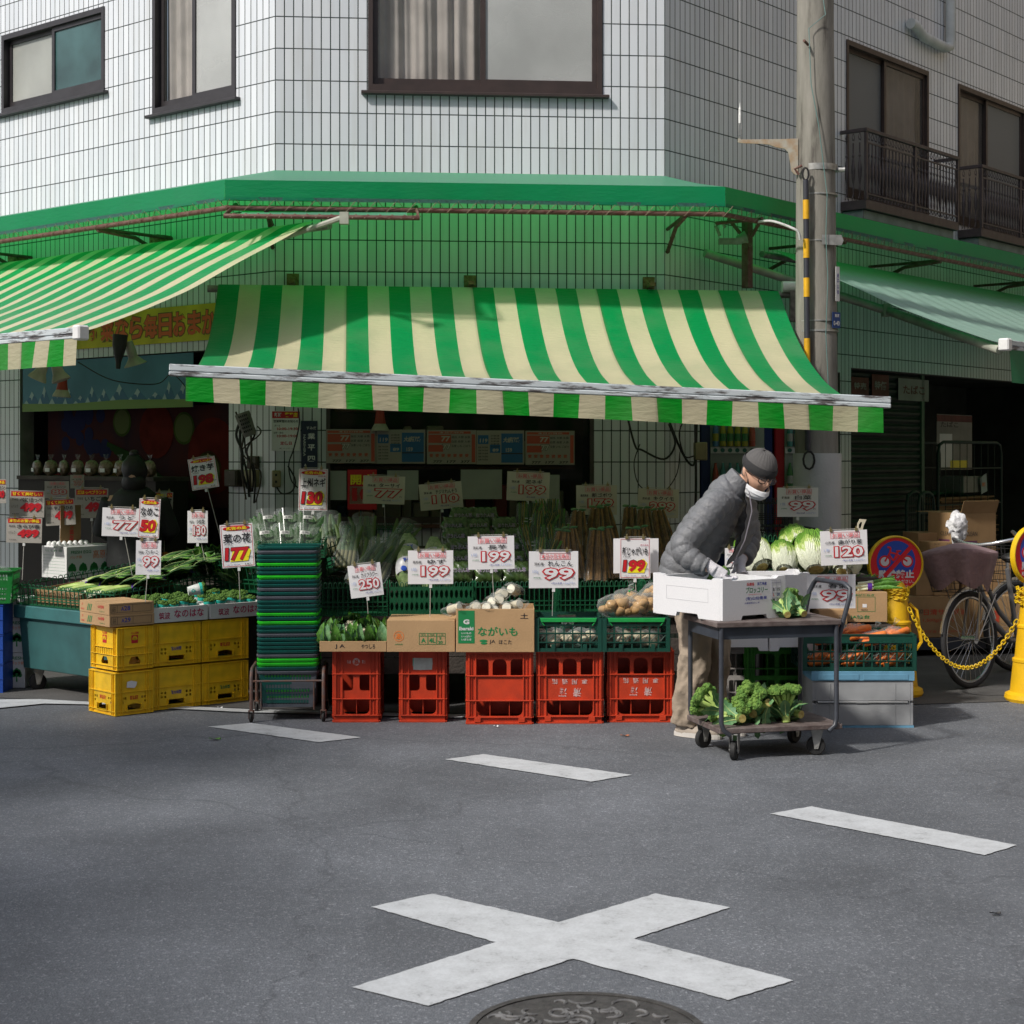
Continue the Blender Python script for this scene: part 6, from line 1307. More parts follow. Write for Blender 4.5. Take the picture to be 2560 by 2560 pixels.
# ---------------------------------------------------------------- cables, boxes and sockets on the corner walls
CBX = mat('yellowed_box', (.34, .28, .15), .5, nz=(9, .3)); CBD = mat('old_brown_box', (.075, .055, .04), .6, nz=(12, .4))
def wallbox(label, F, px0, y0, px1, y1, n, m, dep=.05, name='junction_box', cat='junction box', slots=0):
    u0, u1 = F.u(px0, n), F.u(px1, n); za, zb = F.z(px0, y1, n), F.z(px0, y0, n); W = abs(u1-u0); Hh = zb-za
    t_ = thing(name, label, cat, F.M(min(u0, u1), .003, za)); b = MB(); b.box(0, W, -dep, 0, 0, Hh, m); b.build('cover', t_, bevel=.006); b = MB(); b.box(W*.08, W*.92, -dep-.006, -dep-.0005, Hh*.06, Hh*.94, m)
    for k in range(slots): b.box(W*.36, W*.64, -dep-.009, -dep-.0065, Hh*(.25+.4*k), Hh*(.25+.4*k)+.02, BLK)
    for z_ in (.12, .88): b.cyl((W*.5, -dep-.009, Hh*z_), (W*.5, -dep-.006, Hh*z_), .003, GALV, 8)
    b.build('faceplate', t_, bevel=.002); return t_
wallbox('cream double socket on the tiled wall left of the shop window', FB, 680, 1176, 702, 1218, .01, CBX, .04, 'socket', 'socket', 2)
wallbox('yellowed junction box at the edge of the tiled wall by the vending machines', FB, 1733, 1105, 1765, 1151, .01, CBX, .06).location = at(1733, 1151, 12.45)
wallbox('brown meter box on the corner pillar among the cables', FA, 576, 1174, 608, 1216, .01, CBD, .07); wallbox('yellowed narrow box right of the brown meter box', FA, 616, 1174, 648, 1217, .01, CBX, .05)
wallbox('dark plate above the yellowed box on the corner pillar', FA, 622, 1140, 648, 1172, .01, CBD, .03)
def cable(label, pts, r=.008, m=BLK, grp='loose cables on the corner walls'):
    P = [at(*p) for p in pts]; Q = []
    for i in range(len(P)-1):                      # Catmull-Rom
        a, b_, c, d = P[max(i-1, 0)], P[i], P[i+1], P[min(i+2, len(P)-1)]
        for k in range(6):
            t = k/6; Q.append(.5*((2*b_)+(c-a)*t+(2*a-5*b_+4*c-d)*t*t+(3*b_-a-3*c+d)*t**3))
    Q.append(P[-1]); b = MB(); b.tube(Q, r, m, 6); return tag(b.build('cable', smooth=60), label, 'cable', grp)
YW = 12.2
cable('black cable looping round the right-hand tiled wall', [(1568, 1040, YW), (1588, 1115, YW), (1605, 1125, YW), (1660, 1148, YW), (1688, 1110, YW), (1672, 1060, YW)], .008)
cable('second black cable forming a large low loop on the right tiled wall', [(1600, 1110, YW), (1585, 1160, YW), (1600, 1215, YW), (1650, 1235, YW), (1690, 1190, YW), (1700, 1130, YW)], .004)
cable('thick black cable bundle hanging right of the loop', [(1668, 1040, 12.3), (1700, 1120, 12.35), (1725, 1160, 12.38), (1738, 1150, 12.4), (1742, 1060, 12.4)], .009)
cable('black cable crossing to the yellowed junction box', [(1715, 1040, 12.35), (1698, 1085, 12.33), (1712, 1140, 12.36), (1735, 1140, 12.4)], .006)
cable('black cable dropping down the corner of the right tiled wall', [(1738, 1040, 12.4), (1740, 1200, 12.4), (1738, 1300, 12.4)], .010)
cable('thin cable hanging past the opening hours notice', [(745, 1020, 11.95), (748, 1060, 11.95), (735, 1120, 11.95), (722, 1160, 11.95), (728, 1200, 11.95), (745, 1220, 11.95)], .005)
cable('cable sagging from the socket towards the 130 card', [(692, 1218, 11.95), (705, 1234, 11.95), (730, 1228, 11.95), (738, 1200, 11.95), (720, 1165, 11.95)], .006)
for i in range(7):
    x = 597+i*7; cable('old cable, one of the tangle on the corner pillar', [(x+rr.uniform(-8, 8), 1030+i*6, 11.92), (x+rr.uniform(-14, 14), 1085, 11.88), (608+rr.uniform(-6, 22), 1130, 11.85), (x+rr.uniform(-8, 14), 1180, 11.88), (615+i*4, 1240+rr.uniform(-20, 30), 11.93)], rr.uniform(.005, .011), BLK if i % 3 else CBD)
# white plastic colander-like cover among the cables
t_ = thing('basket_cover', 'small tilted grey plastic basket tied over the cables on the corner pillar', 'cover', Matrix.Translation(at(615, 1060, 11.86)) @ RY(-20)); b = MB(); b.lathe([(.045, -.09), (.05, -.05), (.055, .02), (.056, .08), (.052, .085)], mat('dirty_basket', (.20, .19, .17), .6, nz=(20, .4)), 14, sx=1, sy=.6)
b.build('shell', t_, smooth=50); b = MB()
for i in range(5):
    for j in range(5): b.box(-.03+i*.014, -.022+i*.014, -.037, -.030, -.06+j*.028, -.045+j*.028, BLK)
b.build('holes', t_)

# ---------------------------------------------------------------- vending machines
def vending(label, px0, px1, Y, col, seed, Hh=1.83):
    a = at(px0, 1500, Y); W = mw(px1-px0, Y); t_ = thing('vending_machine', label, 'vending machine', frame(Vector((a.x, Y, .005)), 4), 'drink vending machines'); r_ = random.Random(seed); pm = mat('vending_'+str(seed), col, .35)
    b = MB(); b.box(0, W, 0, .6, 0, Hh, pm); b.build('cabinet', t_, bevel=.01); b = MB(); b.box(.08, W-.07, -.012, -.001, .75, Hh-.08, mat('display_back', (.30, .33, .30), .5)); b.build('display', t_)
    cc = [(.45, .40, .03), (.05, .22, .06), (.10, .25, .45), (.5, .08, .04), (.45, .45, .42), (.35, .12, .05), (.08, .3, .28)]
    for j in range(3):
        z0 = .936+.33*j; n = int((W-.18)/.058); bm_ = MB(); bm_.box(.08, W-.07, -.03, -.013, z0-.06, z0-.012, WPL); bm_.build('price_strip', t_)
        bt = MB()
        for i in range(n): bt.cyl((.115+i*.058, -.036, z0-.036), (.115+i*.058, -.031, z0-.036), .017, mat('button_teal', (.02, .16, .12), .4), 10)
        bt.build('buttons', t_); k_ = r_.randrange(7)
        for i in range(n):
            if r_.random() < .35: k_ = r_.randrange(7)
            c = mat('bottle_%d' % k_, cc[k_], .25); q = MB(); q.lathe([(.022, 0), (.024, .01), (.024, .11), (.020, .14), (.010, .18), (.010, .20), (.0001, .202)], c, 10); q.lathe([(.0245, .04), (.0245, .10)], mat('bottle_label_%d' % ((k_*3) % 5), cc[(k_*3+1) % 7], .4), 10); q.build('bottle', t_, TR(.115+i*.058, -.04, z0-.005), smooth=50)
    b = MB(); b.quad((.08, -.075, .74), (W-.07, -.075, .74), (W-.07, -.075, Hh-.08), (.08, -.075, Hh-.08), seethru('vending_glass', (.1, .12, .12), .10, .05)); b.build('glass', t_)
    b = MB(); b.box(.10, W-.12, -.02, -.002, .18, .34, BLK); b.box(W-.16, W-.10, -.015, -.002, .5, .66, GALV); b.build('slot', t_, bevel=.004); return t_
vending('dark blue drink vending machine behind the man', 1750, 1934, 12.85, (.006, .022, .12), 1)
vending('red drink vending machine partly hidden by the utility pole', 1936, 2090, 12.95, (.42, .012, .015), 2)

# ---------------------------------------------------------------- utility pole
CONP = bpy.data.materials.new('pole_concrete')
def pole_mat():
    m = CONP; m.use_nodes = True; n = m.node_tree.nodes; l = m.node_tree.links; b = n['Principled BSDF']; tc = n.new('ShaderNodeTexCoord')
    mp = n.new('ShaderNodeMapping'); mp.inputs['Scale'].default_value = (9, 9, 1.3); l.new(tc.outputs['Object'], mp.inputs[0]); t = n.new('ShaderNodeTexNoise'); t.inputs['Scale'].default_value = 1; t.inputs['Detail'].default_value = 9; t.inputs['Roughness'].default_value = .65; l.new(mp.outputs[0], t.inputs[0])
    cr = n.new('ShaderNodeValToRGB'); e = cr.color_ramp.elements; e[0].position = .34; e[0].color = (.06, .052, .045, 1); e[1].position = .66; e[1].color = (.27, .255, .225, 1); k = cr.color_ramp.elements.new(.46); k.color = (.19, .18, .155, 1)
    l.new(t.outputs[0], cr.inputs[0]); l.new(cr.outputs[0], b.inputs['Base Color']); b.inputs['Roughness'].default_value = .85
    t2 = n.new('ShaderNodeTexNoise'); t2.inputs['Scale'].default_value = 120; l.new(tc.outputs['Object'], t2.inputs[0]); bp = n.new('ShaderNodeBump'); bp.inputs['Strength'].default_value = .4; bp.inputs['Distance'].default_value = .004; l.new(t2.outputs[0], bp.inputs['Height']); l.new(bp.outputs[0], b.inputs['Normal'])
pole_mat()
PY = 12.0; PX = (2043-1280)/FPX*PY; up = thing('utility_pole', 'weathered concrete utility pole rising past the right end of the central awning', 'pole', Matrix.Translation((PX, PY, 0)))
pr = lambda z: .168-.0075*z
b = MB(); b.tube([(-.012*z/4, 0, z) for z in (0, 1, 2, 3, 4, 6, 9.5)], [pr(z) for z in (0, 1, 2, 3, 4, 6, 9.5)], CONP, 32); b.build('shaft', up, smooth=60)
b = MB(); b.tube([(0, 0, z) for z in (.02, .7, 1.54)], [pr(0)+.006]*3, mat('white_pole_wrap', (.50, .51, .52), .55, nz=(5, .12), bump=(40, .3)), 32); b.build('wrap', up, smooth=60)
b = MB()
for (z_, h_) in ((3.614, .045), (3.418, .010), (3.08, .010), (2.50, .008), (2.428, .014)):
    b.tube([(0, 0, z_-h_/2), (0, 0, z_+h_/2)], pr(z_)+.006, GALV, 32)
b.build('band', up, smooth=60)
b = MB(); b.tube([(-.15, -.09, 3.56), (-.18, -.09, 3.60), (-.13, -.11, 3.62)], .010, RUST, 8); b.tube([(-.09, -.13, 4.49), (-.13, -.19, 4.505)], .010, RUST, 8); b.cyl((.14, -.05, 3.60), (.19, -.06, 3.60), .018, GALV, 8); b.build('bolt', up)
GT = mat('guard_yellow', (.78, .42, .01), .5, nz=(15, .2)); GB = mat('guard_black', (.035, .037, .05), .5, nz=(15, .3))
b = MB(); zz_ = [3.506, 3.363, 3.225, 3.082, 2.945, 2.802, 2.665, 2.367, 2.15, 1.56]
gx = -.115; gy = -.15
for i in range(len(zz_)-1): b.tube([(gx+.018*(3.7-zz_[i])/1.2*.5, gy-.02, zz_[i]), (gx+.018*(3.7-zz_[i+1])/1.2*.5, gy-.02, zz_[i+1])], .0225 if i % 2 else .0205, GT if i % 2 else GB, 12)
b.build('guard_tube', up, smooth=40); b = MB(); b.tube([(gx+.022*math.cos(t*.6), gy-.02, 3.55+.045*math.sin(t*.6)) for t in range(11)], .007, BLK, 6, closed=True); b.tube([(gx+.02+.04*math.cos(t*.6), gy-.04, 1.49+.065*math.sin(t*.6)) for t in range(11)], .008, BLK, 6, closed=True); b.build('ring', up)
b = MB(); b.plate([(0, 0), (.145, -.005), (.16, .03), (.145, .07), (0, .07)], [], .002, GALV, TR(.005, -pr(2.9)-.012, 3.045) @ RZ(6)); b.build('metal_plate', up)
b = MB(); b.plate(rrect(0, .042, 0, .25, .004), [], .003, WPL, TR(.112, -.125, 2.64) @ RZ(40)); b.text('電柱 注意', 0, 0, .15, .018, BLUEINK, -.003, .01, TR(.128, -.113, 2.765) @ RZ(40) @ RY(90)); b.build('tag_plate', up)
b = MB(); b.plate(rrect(0, .085, 0, .115, .004), [], .003, mat('sign_blue', (.01, .05, .20), .4), TR(.085, -.140, 2.445) @ RZ(38)); b.text('0-40', .04, .035, .065, .035, WPL, -.003, .03, TR(.085, -.140, 2.445) @ RZ(38)); b.text('東京', .045, .09, .05, .025, WPL, -.003, .03, TR(.085, -.140, 2.445) @ RZ(38)); b.build('number_plate', up)
# bracket arm with insulator
BRK = mat('painted_bracket', (.40, .38, .32), .6, nz=(16, .4), col2=(.34, .22, .12))
b = MB(); b.plate([(-.585, 3.80), (-.56, 3.795), (-.42, 3.79), (-.36, 3.785), (-.31, 3.765), (-.245, 3.755), (-.22, 3.73), (-.205, 3.66), (-.195, 3.59), (-.17, 3.565), (-.148, 3.565), (-.148, 3.83), (-.25, 3.825), (-.40, 3.823), (-.56, 3.822), (-.585, 3.83)], [], .012, BRK, TR(0, -.05, .0)); b.build('bracket_arm', up, bevel=.002)
ix_ = -.57; b = MB(); b.tube([(ix_, -.043, 3.81), (ix_, -.043, 3.85)], .004, GALV, 6); b.plate(rrect(ix_-.012, ix_+.012, 3.85, 3.94, .006), [rrect(ix_-.006, ix_+.006, 3.857, 3.933, .004)], .01, GALV, TR(0, -.05, 0)); b.lathe([(.010, 3.94), (.011, 4.0), (.009, 4.02), (.010, 4.04), (.005, 4.06), (.002, 4.09)], WPL, 10, TR(ix_, -.043, 0)); b.tube([(ix_, -.043, 4.09), (ix_-.002, -.04, 7.5)], .002, mat('grey_wire', (.4, .41, .42), .5), 5); b.build('insulator', up)
b = MB(); b.tube([(.0, -.165, 4.9), (.03, -.16, 4.7), (-.09, -.16, 4.6), (-.075, -.165, 4.2), (-.02, -.165, 3.9), (.04, -.17, 3.4), (.03, -.172, 3.1), (.045, -.172, 2.8), (.03, -.172, 2.4), (.055, -.17, 1.9)], .0035, mat('teal_wire', (.10, .20, .19), .5), 5); b.build('wire', up, smooth=60)
cable('white coiled cable arching from the bracket to the pole guard tube', [(1893, 555, 12.0), (1930, 553, 11.9), (1975, 568, 11.8), (1995, 580, 11.78), (2000, 600, 11.78)], .010, mat('white_cable', (.45, .45, .44), .6), None)
# rusty steel post and machinery beside the canopy corner
b = MB(); u_ = .62
t_ = thing('steel_bracket', 'rust-red steel post and brace under the canopy band left of the pole', 'bracket', Matrix.Translation((0, 0, 0)))
q0, q1 = at(1868, 720, 12.35), at(1868, 545, 12.35); b.tube([q0, q1], .042, RUST, 4); b.build('post', t_); b = MB(); b.tube([at(1820, 545, 12.3), at(1880, 620, 12.3)], .014, RUST, 6); b.tube([at(1790, 558, 12.0), at(1900, 548, 12.2)], .013, RUST, 6); b.tube([at(1880, 590, 12.2), at(1905, 545, 12.0)], .013, RUST, 6); b.build('brace', t_)
t_ = thing('floodlight', 'old grey-green floodlight fitting under the canopy band', 'lamp', Matrix.Translation(at(1800, 600, 12.1))); b = MB(); gm = mat('grey_green_casting', (.22, .27, .20), .6, nz=(15, .4)); b.tube([(-.0, 0, .03), (-.03, 0, .10), (.01, 0, .14), (.04, .0, .09)], .012, gm, 8); b.box(-.01, .16, -.03, .03, -.03, .01, gm); b.lathe([(.03, 0), (.045, .06), (.05, .065)], gm, 14, TR(.13, 0, 0) @ RY(70)); b.build('body', t_, smooth=40)

# ---------------------------------------------------------------- round no-bicycle-parking signs on yellow stands
SY = mat('sign_yellow', (.78, .50, .01), .4, nz=(12, .15)); SR = mat('sign_red', (.66, .012, .02), .35); SBL = mat('sign_blue2', (.02, .07, .42), .35); SW2 = mat('sign_white', (.62, .62, .64), .4); CONE = mat('cone_yellow', (.80, .47, .008), .5, nz=(8, .18), bump=(50, .15))
def circ(r, n=40, cx=0, cz=0): return [(cx+r*math.cos(2*math.pi*i/n), cz+r*math.sin(2*math.pi*i/n)) for i in range(n)]
def cone_sign(label, M, face_yaw, H=.80, r=.182):
    t_ = thing('cone_sign', label, 'sign stand', M, 'yellow stands with no bicycle parking signs')
    b = MB(); b.lathe([(.165, 0), (.175, .02), (.17, .045), (.140, .06), (.122, .24), (.126, .245), (.126, .262), (.112, .27), (.095, .45), (.10, .455), (.10, .47), (.088, .48), (.072, .66), (.060, .70), (.045, .72)], CONE, 28); b.build('cone', t_, smooth=35)
    b = MB(); b.tube([(.09, 0, .58), (.135, 0, .54), (.165, 0, .34), (.125, 0, .28)], .012, CONE, 6, flat=2); b.build('grip', t_, smooth=40)
    Z = H+r*.92; A = TR(0, 0, Z) @ RZ(face_yaw)
    b = MB(); b.plate(circ(r), [circ(r*.93)], .04, SY, A @ TR(0, -.02, 0), bev=.004); b.plate(circ(r*.93), [], .03, SR, A @ TR(0, -.013, 0)); b.tube([(0, 0, -r*1.2), (0, 0, -r*.9)], .03, SY, 12, M=A); b.build('disc', t_, smooth=35)
    b = MB(); Y0 = -.0145
    def pl(o, h, m, y): b.plate(o, h, .001, m, A @ TR(0, y, 0))
    pl([p for p in circ(r*.70, 48, 0, r*.12) if p[1] > -r*.33] or circ(r*.7), [], SBL, Y0)
    for sx in (-1, 1): pl(circ(r*.215, 24, sx*r*.41, r*.10), [circ(r*.15, 24, sx*r*.41, r*.10)], SR, Y0-.001); pl(circ(r*.155, 20, sx*r*.41, r*.10), [], SW2, Y0-.0012)
    for (a, c) in (((-.41, .10), (-.22, .42)), ((-.22, .42), (.02, .36)), ((.02, .36), (-.10, .12)), ((-.10, .12), (-.26, .34)), ((.02, .36), (.41, .10)), ((-.10, .12), (.10, .32)), ((-.22, .42), (-.20, .58)), ((-.20, .58), (-.32, .60)), ((.02, .36), (.08, .46)), ((.0, .46), (.18, .46))):
        b.tube([(a[0]*r, Y0-.002, a[1]*r), (c[0]*r, Y0-.002, c[1]*r)], r*.032, SR, 4, M=A, flat=.2)
    b.tube([(-.42*r, Y0-.0035, -.40*r), (.55*r, Y0-.0035, .62*r)], r*.075, SR, 4, M=A, flat=.12)
    pl([(-r*.82, -r*.78), (r*.82, -r*.78), (r*.9, -r*.2), (-r*.9, -r*.2)] and [p for p in circ(r*.90, 60) if p[1] < -r*.20], [], SR, Y0-.0003)
    b.text('駐輪禁止', 0, -r*.34, r*1.30, r*.30, SW2, Y0-.003, .055, A); b.text('駐輪ご遠慮ください。', 0, -r*.60, r*1.28, r*.14, SW2, Y0-.003, .02, A); b.text('NO PARKING', 0, -r*.77, r*.85, r*.085, SW2, Y0-.003, .01, A); b.build('lettering', t_)
    return t_
g1 = Vector(((2238-1280)/FPX*10.45, 10.45, 0)); cone_sign('round no bicycle parking sign on a yellow cone stand, left, facing the road', frame(g1), 8, .665, .182)
g2 = gr(2575, 1752); cone_sign('round no bicycle parking sign on a yellow stand cut by the right edge', frame(g2+Vector((.02, 0, 0))), 30, .735, .185)
CH = mat('chain_yellow', (.75, .50, .01), .45, nz=(20, .2))
def link(b, P, Q, k):
    d = (Q-P); L = d.length; d.normalize(); s_ = d.orthogonal().normalized(); s_ = (Matrix.Rotation(R(90*(k % 2)+20), 4, d) @ s_); c = (P+Q)/2; l_ = L*.72; w_ = .011
    b.tube([c+d*x*l_+s_*y*w_ for x, y in ((-.8, -.7), (-.3, -1), (.3, -1), (.8, -.7), (1, 0), (.8, .7), (.3, 1), (-.3, 1), (-.8, .7), (-1, 0))], .0038, CH, 5, closed=True)
ct = thing('plastic_chain', 'yellow plastic chain sagging between the two sign stands', 'chain', Matrix.Translation((0, 0, 0))); b = MB(); E0_ = g1+Vector((.07, -.07, .56)); E1_ = g2+Vector((-.08, 0, .50))
N_ = 52; pts = [E0_.lerp(E1_, i/N_)-Vector((0, 0, .335*(1-(2*i/N_-1)**2))) for i in range(N_+1)]
for i in range(N_): link(b, pts[i], pts[i+1], i)
b.build('links', ct)
for (g_, lb) in ((g1, 'yellow chain wound round the neck of the left sign stand'), (g2, 'yellow chain wound round the neck of the right sign stand')):
    t_ = thing('plastic_chain', lb, 'chain', Matrix.Translation(g_)); b = MB(); n_ = 64
    pts = [Vector(((.078+.006*math.sin(i))*math.cos(i*.36), (.078+.006*math.sin(i))*math.sin(i*.36), .60+.10*i/n_+.008*math.sin(i*1.7))) for i in range(n_)]
    for i in range(n_-1): link(b, pts[i], pts[i+1], i)
    b.build('links', t_)

# ---------------------------------------------------------------- bicycles
TYRE = mat('tyre', (.022, .022, .024), .8); CHR = mat('chrome', (.55, .56, .57), .25, metal=.9); SIL = mat('silver_frame', (.22, .22, .23), .35, metal=.5); SPK = mat('spoke', (.5, .5, .5), .3, metal=.8)
def wheel(parent, M, r=.30, disc=False):
    b = MB(); b.tube([(r*math.cos(a*.1571), 0, r*math.sin(a*.1571)) for a in range(40)], .019, TYRE, 8, closed=True); w_ = b.build('wheel', parent, M, smooth=60)
    b = MB(); b.tube([((r-.024)*math.cos(a*.1571), 0, (r-.024)*math.sin(a*.1571)) for a in range(40)], .010, CHR, 6, closed=True); b.build('rim', w_, smooth=60)
    b = MB()
    for i in range(28): a = i*.2244; c = a+(.5 if i % 2 else -.5); s_ = .02 if i % 4 < 2 else -.02; b.tube([(.02*math.cos(c), s_, .02*math.sin(c)), ((r-.03)*math.cos(a), 0, (r-.03)*math.sin(a))], .0014, SPK, 4)
    b.build('spokes', w_); b = MB(); b.cyl((0, -.05, 0), (0, .05, 0), .026, CHR, 14); b.cyl((0, -.065, 0), (0, .065, 0), .006, CHR, 8); b.build('hub', w_, smooth=40); return w_
def bicycle(label, M, cover=True, col=SIL):
    """front wheel at origin, frame running +X"""
    t_ = thing('bicycle', label, 'bicycle', M, 'bicycles parked by the wall'); r = .30; wheel(t_, TR(0, 0, r+.019)); wheel(t_, TR(1.04, 0, r+.019))
    b = MB(); b.tube([(0, -.05, .32), (.07, -.05, .60), (.10, 0, .66)], .010, col, 8); b.tube([(0, .05, .32), (.07, .05, .60), (.10, 0, .66)], .010, col, 8); b.build('fork', t_)
    b = MB(); b.tube([(.09, 0, .64), (.15, 0, .88)], .018, col, 10); b.tube([(.11, 0, .70), (.28, 0, .42), (.48, 0, .28), (.58, 0, .27)], .020, col, 10); b.tube([(.13, 0, .78), (.36, 0, .48), (.52, 0, .36)], .016, col, 10); b.tube([(.58, 0, .27), (.48, 0, .76)], .017, col, 10)
    for s_ in (-1, 1): b.tube([(.58, 0, .27), (1.04, s_*.055, .32)], .010, col, 8); b.tube([(.50, 0, .66), (1.04, s_*.055, .32)], .009, col, 8)
    b.build('frame', t_, smooth=50)
    b = MB(); b.tube([(r*1.09*math.cos(a), 0, r+.02+r*1.09*math.sin(a)) for a in [R(x) for x in range(20, 175, 10)]], .020, CHR, 6, flat=.3); b.tube([(1.04+r*1.09*math.cos(a), 0, r+.02+r*1.09*math.sin(a)) for a in [R(x) for x in range(0, 160, 10)]], .020, CHR, 6, flat=.3); b.build('mudguard', t_, smooth=50)
    b = MB(); b.tube([(.30, -.27, .93), (.22, -.24, .97), (.14, -.10, .94), (.15, 0, .93), (.14, .10, .94), (.22, .24, .97), (.30, .27, .93)], .014, CHR, 8); b.build('handlebar', t_, smooth=50)
    b = MB(); b.ball((.60, 0, .83), (.13, .09, .04), BLK, 14, 8); b.cyl((.49, 0, .72), (.48, 0, .80), .012, CHR, 8); b.build('saddle', t_, smooth=60)
    b = MB()
    for j in range(5):
        f = 1+.25*j/4; z_ = .64+.06*j; b.tube([(-.20*f, -.14*f, z_), (.06, -.14*f, z_), (.06, .14*f, z_), (-.20*f, .14*f, z_)], .0025, BLK, 4, closed=True)
    for i in range(9):
        x = -.20+i*.0325
        for s_ in (-1, 1): b.tube([(x, s_*.14, .64), (x*1.1 if i < 8 else x, s_*.175, .88)], .002, BLK, 4)
    for i in range(9): y = -.14+i*.035; b.tube([(-.20, y, .64), (-.25, y*1.25, .88)], .002, BLK, 4)
    b.build('basket', t_)
    b = MB(); b.tube([(0, -.07, .33), (.30, -.02, .60), ], .004, SPK, 4); b.tube([(.0, -.07, .32), (-.06, -.12, .64)], .004, SPK, 4); b.tube([(.0, .07, .32), (-.06, .12, .64)], .004, SPK, 4); b.build('stay', t_)
    return t_
PINK = mat('mauve_cover', (.27, .175, .185), .6, nz=(9, .25), bump=(45, .6))
bk1 = bicycle('bicycle with a mauve cloth cover over its front basket, behind the chain', frame(gr(2430, 1722)+Vector((0, .02, 0)), 42) @ RX(-2), True)
b = MB()
def cov(u, v):
    a = u*6.283; q = 1+.04*math.sin(a*7)*v+.03*math.sin(a*3+1); w_ = min(1, v*1.6); sq = (abs(math.cos(a))**4+abs(math.sin(a))**4)**-.25
    x = .205*sq*math.cos(a)*q*(w_ if v < .62 else 1-.32*(v-.62)/.38); y = .225*sq*math.sin(a)*q*(w_ if v < .62 else 1-.28*(v-.62)/.38)
    z_ = .95-.045*w_**2+.02*math.sin(a*2+.6)*w_ if v < .62 else .905+.02*math.sin(a*2+.6)-.23*(v-.62)/.38*(1+.10*math.sin(a*5))
    return (x-.09, y, z_)
b.surf(cov, 72, 26, PINK); b.build('basket_cover', bk1, smooth=80)
b = MB()
b.tube([(.27, .26, .95), (.34, .29, .99)], .018, WPL, 8); b.lathe([(.02, -.11), (.04, -.06), (.06, .0)], mat('white_cloth', (.66, .66, .67), .8, nz=(10, .15), bump=(35, .8)), 16, TR(.34, .29, 1.0) @ RY(12), sx=1, sy=.6, caps=False); b.ball((.36, .29, 1.05), (.078, .055, .085), mat('white_cloth', (.66, .66, .67), .8, nz=(10, .15), bump=(35, .8)), 22, 16, lump=.55, lf=2.8, seed=4); b.build('grip_cover', bk1, smooth=70)
bk2 = bicycle('second bicycle with a bare wire basket behind the first', frame(gr(2500, 1700)+Vector((.25, .45, 0)), 30), False, mat('dark_frame', (.05, .055, .065), .4, metal=.4))
# ---------------------------------------------------------------- left-hand stall under the side awning
P0_ = Vector((-3.226, 10.70, 0)); MA = frame(P0_, TH-45)          # x runs along facade A towards the camera, y into the shop
TEALP = mat('teal_steel', (.030, .105, .105), .5, nz=(5, .3)); TEALL = mat('teal_flange', (.035, .135, .135), .45, nz=(9, .25))
cs = thing('display_case', 'teal steel chilled display case on castors behind the yellow crates', 'display case', MA)
b = MB(); b.add([(.05, .02, .145), (1.02, .02, .145), (1.02, .92, .145), (.05, .92, .145), (.03, .0, .47), (1.05, .0, .47), (1.05, .95, .47), (.03, .95, .47)], [(0, 3, 2, 1), (4, 5, 6, 7), (0, 1, 5, 4), (1, 2, 6, 5), (2, 3, 7, 6), (3, 0, 4, 7)], TEALP); b.build('body', cs, bevel=.004)
b = MB(); b.box(0, 1.07, -.025, .97, .472, .555, TEALL); b.build('flange', cs, bevel=.006)
for x, y in ((.12, .08), (.92, .08), (.12, .82), (.92, .82)): castor(cs, x, y, .055, 70, RUB, GALV, .03, .144)
MT = MA @ TR(0, 0, .558) @ RX(5.5)
mesh_tray('long green mesh tray on the teal display case, holding rooted green bunches', MT, 1.06, .93, .135, step=.045)
b_ = mesh_tray('steeply propped green mesh tray behind the bagged blossom bunches', MA @ TR(1.10, .75, .66) @ RX(14), .62, .75, .20, step=.045)
t_ = carton('carton', 'shallow brown carton lying in the long green tray among the bunches', MT @ TR(.14, .05, .012), .50, .38, .085, CARD2, open_=True)
t_ = carton('carton', 'second shallow brown carton at the back of the long green tray', MT @ TR(.12, .45, .012), .45, .38, .085, CARD2, open_=True)
def rooted(M, label):
    t_ = thing('green_bunch', label, 'bunch of greens', M, 'rooted green bunches with purple ties'); r_ = random.Random(12); b = MB()
    for i in range(7): x = (i-3)*.012; z_ = .014*(i % 2); b.tube([(x, -.10, z_), (x, 0, z_+.004), (x*.8, .12, z_)], [.011, .014, .010], STEM if i % 2 else LEAFY, 7)
    b.build('stalks', t_, smooth=60); b = MB()
    for i in range(16): x = r_.uniform(-.035, .035); b.tube([(x, -.10, .01), (x*1.5+r_.uniform(-.02, .02), -.15, r_.uniform(-.01, .02)), (x*2+r_.uniform(-.04, .04), -.21+r_.uniform(0, .05), r_.uniform(-.02, .01))], [.0025, .0018, .001], WHT, 4)
    b.build('roots', t_); b = MB()
    for i in range(8): a = (i-3.5)*.22; leaf(b, (a*.05, .10, .012), (a*.22, .30+r_.uniform(-.04, .04), .03+r_.uniform(-.02, .05)), .065, .15, LEAFD if i % 3 else LEAFY, RIB_, Vector((0, 0, 1)), 6, .2, i)
    b.build('leaves', t_, smooth=60); b = MB(); b.lathe([(.046, -.012), (.047, .012)], PURP, 14, TR(0, .10, .006) @ RX(90), sx=1, sy=.5); b.build('tie', t_); return t_
rb = None; r_ = random.Random(31)
for i in range(12):
    x = .42+.155*(i % 4)+.02*(i//4); y = .16+.22*(i//4); M = MT @ TR(x, y, .10+.025*(i//4)+.01*(i % 2)) @ RZ(-48+r_.uniform(-12, 12)) @ RX(6)
    lb = 'rooted green bunch with purple tie, %s row, %s from left in its tray' % (['front', 'middle', 'back'][i//4], ['first', 'second', 'third', 'fourth'][i % 4])
    if rb is None: rb = rooted(M, lb)
    else: copy_tree(rb, M, lb)
